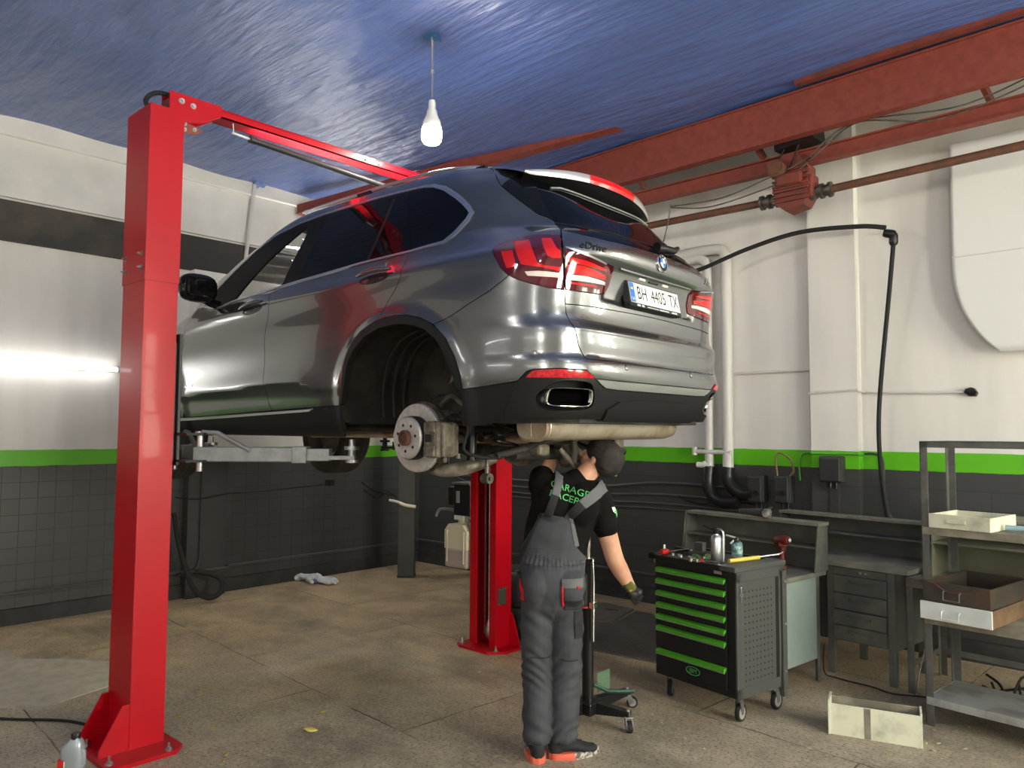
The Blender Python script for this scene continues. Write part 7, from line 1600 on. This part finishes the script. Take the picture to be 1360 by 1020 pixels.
def floor_things():
    # rolling transmission jack beside the mechanic
    base = Vector((5.268, -3.115, 0)); t = thing('transmission_jack', 'black column jack on caster legs standing beside the mechanic', 'jack', base)
    mb = MB(); mb.cyl((0, 0, .08), (0, 0, .98), .036, n=20); mb.cyl((0, 0, .98), (0, 0, 1.0), .044, n=20); mb.wbuild  # outer column
    mb.build('column', M_blacks, t)
    mb = MB(); mb.cyl((0, 0, 1.0), (0, 0, 1.44), .022, n=16); mb.build('ram', M_chrome, t)
    mb = MB(); mb.tube(spline([(.055, -.02, .50), (.058, -.02, .85), (.05, -.02, 1.0)], 4), .010, 8); mb.box(.040, .075, -.04, .005, .70, .74, .004); mb.build('release_rod', M_chrome, t)
    mb = MB(); mb.box(-.10, .10, -.08, .08, 1.44, 1.46, .004); sd = mb.build('saddle', M_blacks, t)
    mb = MB(); mb.box(-.075, .075, -.075, .075, .062, .135, .008); hb = mb.build('base_hub', M_blacks, t)
    for e in ((.275, .050), (.035, .385), (-.29, .02), (-.03, -.31)):
        e = Vector((e[0], e[1], 0)); d = e.normalized(); n = Vector((-d.y, d.x, 0)); ln = e.length; M = Matrix(((d.x, n.x, 0, 0), (d.y, n.y, 0, 0), (0, 0, 1, 0), (0, 0, 0, 1)))
        mb = MB(); mb.prism([(.05, .062), (.05, .135), (ln, .115), (ln, .085)], lambda u, v, dd: (u, dd, v), -.026, .026, M=M); lg = mb.build('leg', M_blacks, t)
        mb = MB(); mb.cyl((e.x - d.x * .012, e.y - d.y * .012, .08), (e.x - d.x * .012, e.y - d.y * .012, .128), .014, n=12); mb.build('bolt', M_steel, lg)
        caster('caster', lg, e.x - d.x * .012, e.y - d.y * .012, .088, .036, math.atan2(d.y, d.x) - .9)
    mb = MB(); mb.tube([(.02, .03, .22), (.07, .12, .17), (.16, .27, .155)], .012, 8); mb.build('foot_pedal', mat('dark_green_pedal', (.01, .06, .035), .4), t)
    mb = MB(); mb.box(-.004, .004, .10, .23, .15, .27); mb.build('film', mat('green_translucent_sheet', (.16, .36, .22), .3, alpha=.30), t)
    # tyre stack behind the far column
    def tyre(name, lab, loc, rx, rz, rim=False):
        w = thing(name, lab, 'tyre', loc, rz); Mx = Matrix.Rotation(rx, 4, 'X'); mb = MB()
        mb.lathe([(.235, -.12), (.28, -.135), (.34, -.13), (.362, -.10), (.368, 0), (.362, .10), (.34, .13), (.28, .135), (.235, .12), (.225, .0), (.235, -.12)], (0, 0, 0), (0, 0, 1), 56, caps=False, M=Mx); tw = mb.build('tyre', M_tyre, w)
        mb = MB()
        for k in range(5): yy = -.085 + .0425 * k; mb.lathe([(.3655, yy - .004), (.3705, yy), (.3655, yy + .004)], (0, 0, 0), (0, 0, 1), 56, caps=False, M=Mx)
        for k in range(40): q = 2 * PI * k / 40; mb.tube([Mx @ Vector((.369 * math.cos(q), .369 * math.sin(q), -.11)), Mx @ Vector((.371 * math.cos(q + .03), .371 * math.sin(q + .03), 0)), Mx @ Vector((.369 * math.cos(q), .369 * math.sin(q), .11))], .003, 4)
        mb.build('tread_pattern', M_blackm, tw)
        mb = MB(); mb.lathe([(.24, -.10), (.225, -.06), (.225, .06), (.24, .10)], (0, 0, 0), (0, 0, 1), 40, caps=False, M=Mx)
        for k in range(10): q = 2 * PI * k / 10; mb.tube([Mx @ Vector((.05 * math.cos(q), .05 * math.sin(q), .08)), Mx @ Vector((.228 * math.cos(q), .228 * math.sin(q), .085))], [.024, .018], 8)
        mb.cyl(Mx @ Vector((0, 0, .03)), Mx @ Vector((0, 0, .10)), .07, n=24); mb.build('rim', M_rim, w); return w
    tyre('spare_tyre', 'dusty car tyre lying topmost of two behind the far red column', (3.62, -1.73, .4125), 0, 0); tyre('spare_tyre', 'car tyre lying on the floor under another behind the far red column', (3.64, -1.72, .1375), 0, .4)
    # pit covers
    Mpl = mat('worn_steel_plate', (.15, .135, .11), .55, .2, (.21, .19, .15), 6, bump=.08, bscale=40)
    Mpr = mat('ribbed_steel_plate', (.105, .10, .088), .5, .3, (.16, .145, .115), 4, bump=.05, bscale=40)
    mb = MB(); mb.prism([(3.10, -.66), (3.42, -.36), (3.80, -.40), (3.95, -.98), (3.58, -1.05)][::-1], lambda u, v, d: (u, v, d), 0, .010); o = mb.build('floor_plate', Mpl); tag(o, 'smooth steel floor plate with a hand slot near the back wall', 'floor plate')
    mb = MB(); bar(mb, (3.60, -.62, .0105), (3.72, -.56, .0105), .02, .002); mb.build('hand_slot', M_hole, o)
    mb = MB(); cx = [(3.62, -1.10), (3.98, -1.02), (3.86, -.44), (4.05, -.45), (5.10, -1.55), (4.92, -1.80), (4.36, -1.86)]
    mb.prism(cx[::-1], lambda u, v, d: (u, v, d), 0, .008); o = mb.build('ribbed_plate', Mpr); tag(o, 'ribbed dark steel pit cover on the floor left of the tool cart', 'floor plate')
    mb = MB(); d = Vector((.70, -.71)); n = Vector((.71, .70))
    for k in range(-40, 60):
        p = Vector((4.2, -1.15)) + n * (.022 * k); seg = []
        # clip the rib to the plate outline
        ts = []
        for i in range(len(cx)):
            a_, b_ = Vector(cx[i]), Vector(cx[(i + 1) % len(cx)]); e = b_ - a_; den = d.x * e.y - d.y * e.x
            if abs(den) > 1e-9:
                tt = ((a_.x - p.x) * e.y - (a_.y - p.y) * e.x) / den; uu = ((a_.x - p.x) * d.y - (a_.y - p.y) * d.x) / den
                if 0 <= uu < 1: ts.append(tt)
        ts.sort()
        for a_, b_ in zip(ts[::2], ts[1::2]):
            if b_ - a_ > .06: q0 = p + d * (a_ + .02); q1 = p + d * (b_ - .02); bar(mb, (q0.x, q0.y, .009), (q1.x, q1.y, .009), .008, .005)
    mb.build('ribs', mat('rubbed_rib_steel', (.20, .185, .16), .45, .4), o)
    # thin pale beige slab on the floor behind the near column
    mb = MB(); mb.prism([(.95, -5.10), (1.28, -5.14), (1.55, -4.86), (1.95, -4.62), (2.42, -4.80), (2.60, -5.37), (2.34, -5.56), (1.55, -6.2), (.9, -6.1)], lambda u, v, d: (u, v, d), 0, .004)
    tag(mb.build('floor_patch', mat('pale_beige_patch', (.46, .41, .315), .8, 0, (.36, .32, .24), 9, (.4, .65), bump=.3, bscale=30)), 'pale beige patch on the floor behind the near red column', 'floor patch')
    mb = MB(); mb.tube(spline([(1.2, -6.4, .008), (2.0, -5.95, .008), (2.6, -5.60, .008), (2.95, -5.32, .008), (3.25, -5.22, .008)], 8), .009, 6); tag(mb.build('floor_cable', M_blackm), 'black cable lying on the floor at the left edge', 'cable')
    # oil bottle in the corner
    b = thing('oil_bottle', 'silver oil bottle with black cap and red label beside the near column', 'bottle', (3.985, -5.615, 0), R(42))
    mb = MB(); secs = [(.0, .050, .030), (.01, .054, .034), (.19, .054, .034), (.225, .050, .033), (.25, .034, .026), (.262, .022, .021), (.268, .020, .020)]
    k = 24; mb.v = []
    for z, rx, ry in secs:
        for i in range(k): q = 2 * PI * i / k; cs = lambda v: math.copysign(abs(v) ** .6, v); mb.v.append(Vector((rx * cs(math.cos(q)) + (.012 if z > .24 else 0), ry * cs(math.sin(q)), z)))
    for a_ in range(len(secs) - 1):
        for i in range(k): mb.f.append([a_ * k + i, a_ * k + (i + 1) % k, (a_ + 1) * k + (i + 1) % k, (a_ + 1) * k + i]); mb.mi.append(0); mb.sm.append(True)
    mb.f.append(list(range(k))[::-1]); mb.mi.append(0); mb.sm.append(False); mb.build('bottle', mat('silver_grey_plastic', (.36, .40, .43), .3, .4), b)
    mb = MB(); mb.lathe([(.021, .262), (.0225, .264), (.0225, .286), (.020, .290), (.0, .290)], (.012, 0, 0), n=22); mb.build('cap', M_black, b)
    mb = MB(); mb.box(-.056, -.020, -.036, -.0345, .03, .17, .004); mb.box(-.0565, -.0545, -.030, .02, .03, .17); lb = mb.build('label', mat('red_label', (.50, .02, .015), .4), b); mb = MB(); mb.box(-.024, -.018, -.0368, -.036, .04, .165); mb.build('label_edge', M_plate, lb)
    mb = MB(); mb.tube([(.04, -.01, .13), (.055, -.0, .14), (.056, 0, .20), (.04, 0, .215)], .010, 8); mb.build('grip', bpy.data.materials['silver_grey_plastic'], b)
    g = thing('pen', 'pale stick lying beside the oil bottle', 'stick', (4.07, -5.50, 0)); mb = MB(); mb.tube([(-.03, -.02, .012), (.05, -.0, .012)], .010, 8); mb.build('stick', M_cream, g); mb = MB(); mb.tube([(.05, 0, .012), (.062, .003, .012)], .006, 8); mb.build('tip', M_black, g)
    # white work gloves by the left wall
    g = thing('work_glove', 'crumpled white work glove lying on the floor by the left wall', 'glove', (.30, -1.83, 0), R(20))
    mb = MB(); limb(mb, [(-.26, 0, .035), (-.15, .02, .05), (.0, .01, .06), (.10, -.01, .045)], [(.035, .05), (.03, .07), (.04, .085), (.03, .07)])
    for k, (y, ln) in enumerate(((.05, .20), (.02, .24), (-.02, .26), (-.05, .22))): limb(mb, [(.06, y, .04), (.06 + ln * .5, y * 1.3 - .01, .05 - .006 * k), (.06 + ln, y * 1.6 - .02, .028)], [.022, .022, .018])
    limb(mb, [(-.06, -.07, .04), (.02, -.12, .035), (.07, -.15, .03)], [.024, .022, .018]); fuse(mb, 'knit', mat('white_cotton_glove', (.68, .70, .70), .85, 0, (.45, .48, .52), 12, (.5, .7), bump=.2), g, .009, 3, lambda co: .006 * nz(co, 35))
    mb = MB(); ell(mb, (.05, -.07, .028), .045, .04, .026); fuse(mb, 'palm_patch', mat('dusty_blue_patch', (.12, .12, .30), .8), g, .008, 2)
    # cables heaped under the rack
    mb = MB(); rnd = random.Random(3)
    for k in range(7):
        pts = [(7.0 + rnd.uniform(-.1, .7), -1.05 + rnd.uniform(-.1, .45), .012 + .02 * (i % 3) + .01 * k) for i in range(7)]; pts.sort(); mb.tube(spline(pts, 6), .009, 6)
    tag(mb.build('cable_heap', M_blackm), 'heap of black cables on the floor under the metal rack', 'cable', kind='stuff')
    mb = MB(); mb.tube(spline([(6.64, -1.20, .02), (6.60, -1.12, .03), (6.62, -1.0, .25), (6.70, -.95, .60), (6.66, -1.0, .76)], 6), .005, 6); tag(mb.build('thin_cord', mat('grey_cord', (.18, .18, .17), .5)), 'thin grey cord hanging behind the rack leg', 'cord')
    mb = MB(); mb.tube(spline([(6.03, -1.28, .25), (6.02, -1.26, .05), (6.10, -1.22, .012), (6.35, -1.25, .012), (6.5, -1.30, .012), (6.72, -1.22, .014), (6.9, -1.3, .012)], 6), .005, 6); tag(mb.build('loose_cord', M_blackm), 'thin black cord on the floor before the drawer workbench', 'cord')  # plain thin cord lying loose on the floor
    # fallen leaves and scraps
    Ml = mat('yellow_leaf', (.48, .40, .10), .6); Mp = mat('pale_scrap', (.62, .57, .40), .7)
    def leaf(r_, m, nm): 
        mb = MB(); out = [(-1, 0), (-.55, .33), (0, .42), (.5, .27), (1, .0), (.5, -.27), (0, -.42), (-.55, -.33)]
        vs = [(x * r_, y * r_, .003 + .12 * r_ * (x * x) + (.25 * r_ * abs(y))) for x, y in out] + [(0, 0, .004)]; mb.add(vs, [(i, (i + 1) % 8, 8) for i in range(8)], 0, True); o = mb.build(nm, m); so = o.modifiers.new('t', 'SOLIDIFY'); so.thickness = .002; return o
    big = leaf(.045, Ml, 'leaf'); big.location = (4.181, -4.384, .002); big.rotation_euler = (.5, .2, 1.0); big.location.z = .014; tag(big, 'yellow leaf curled upright on the open concrete floor', 'leaf')
    src = leaf(.024, Ml, 'leaf'); first = True; rnd = random.Random(5)
    for x, y in ((3.06, -4.425), (3.088, -4.544), (3.373, -4.818), (3.692, -4.751), (4.117, -4.881), (4.196, -4.939), (3.925, -5.021), (2.877, -3.64), (3.50, -4.029), (3.95, -4.15)):
        o = src if first else src.copy()
        if not first: COL.objects.link(o)
        first = False; o.location = (x, y, .002); o.rotation_euler = (0, 0, rnd.uniform(0, 6)); k = rnd.uniform(.8, 1.25); o.scale = (k, k, 1); tag(o, 'small dry leaf lying on the floor near the red column', 'leaf', 'dry leaves near the near red column')
    src = leaf(.014, Mp, 'scrap'); first = True
    for x, y in ((6.193, -2.838), (5.378, -2.684), (5.315, -2.649), (6.432, -2.584), (4.947, -2.082), (6.956, -2.131), (7.018, -1.60), (6.872, -1.80), (6.95, -2.0), (7.08, -1.98), (6.90, -2.05), (6.88, -2.16), (7.02, -2.22), (5.5, -2.75), (5.62, -2.83), (5.85, -2.95), (6.0, -3.0), (5.3, -3.3), (6.6, -2.5), (4.4, -3.2), (4.1, -2.9)):
        o = src if first else src.copy()
        if not first: COL.objects.link(o)
        first = False; o.location = (x, y, .002); o.rotation_euler = (0, 0, rnd.uniform(0, 6)); k = rnd.uniform(.6, 1.3); o.scale = (k, k, 1); tag(o, 'tiny pale scrap littering the floor on the right side', 'scrap', 'pale scraps on the floor')
floor_things()
# ------------------------------------------------------------------ light
def area(name, loc, rot, sx, sy, power, col=(1, 1, 1)):
    l = bpy.data.lights.new(name, 'AREA'); l.shape = 'RECTANGLE'; l.size = sx; l.size_y = sy; l.energy = power; l.color = col
    o = bpy.data.objects.new(name, l); COL.objects.link(o); o.location = loc; o.rotation_euler = rot; return o
W = bpy.data.worlds.new('world'); SC.world = W; W.use_nodes = True
W.node_tree.nodes['Background'].inputs['Color'].default_value = (.75, .85, 1, 1); W.node_tree.nodes['Background'].inputs['Strength'].default_value = .6
vs = SC.view_settings; vs.view_transform = 'Standard'; vs.look = 'None'; vs.gamma = 1; vs.use_curve_mapping = False; vs.exposure = 0.55
SC.cycles.max_bounces = 8; SC.cycles.diffuse_bounces = 4; SC.cycles.sample_clamp_indirect = 6
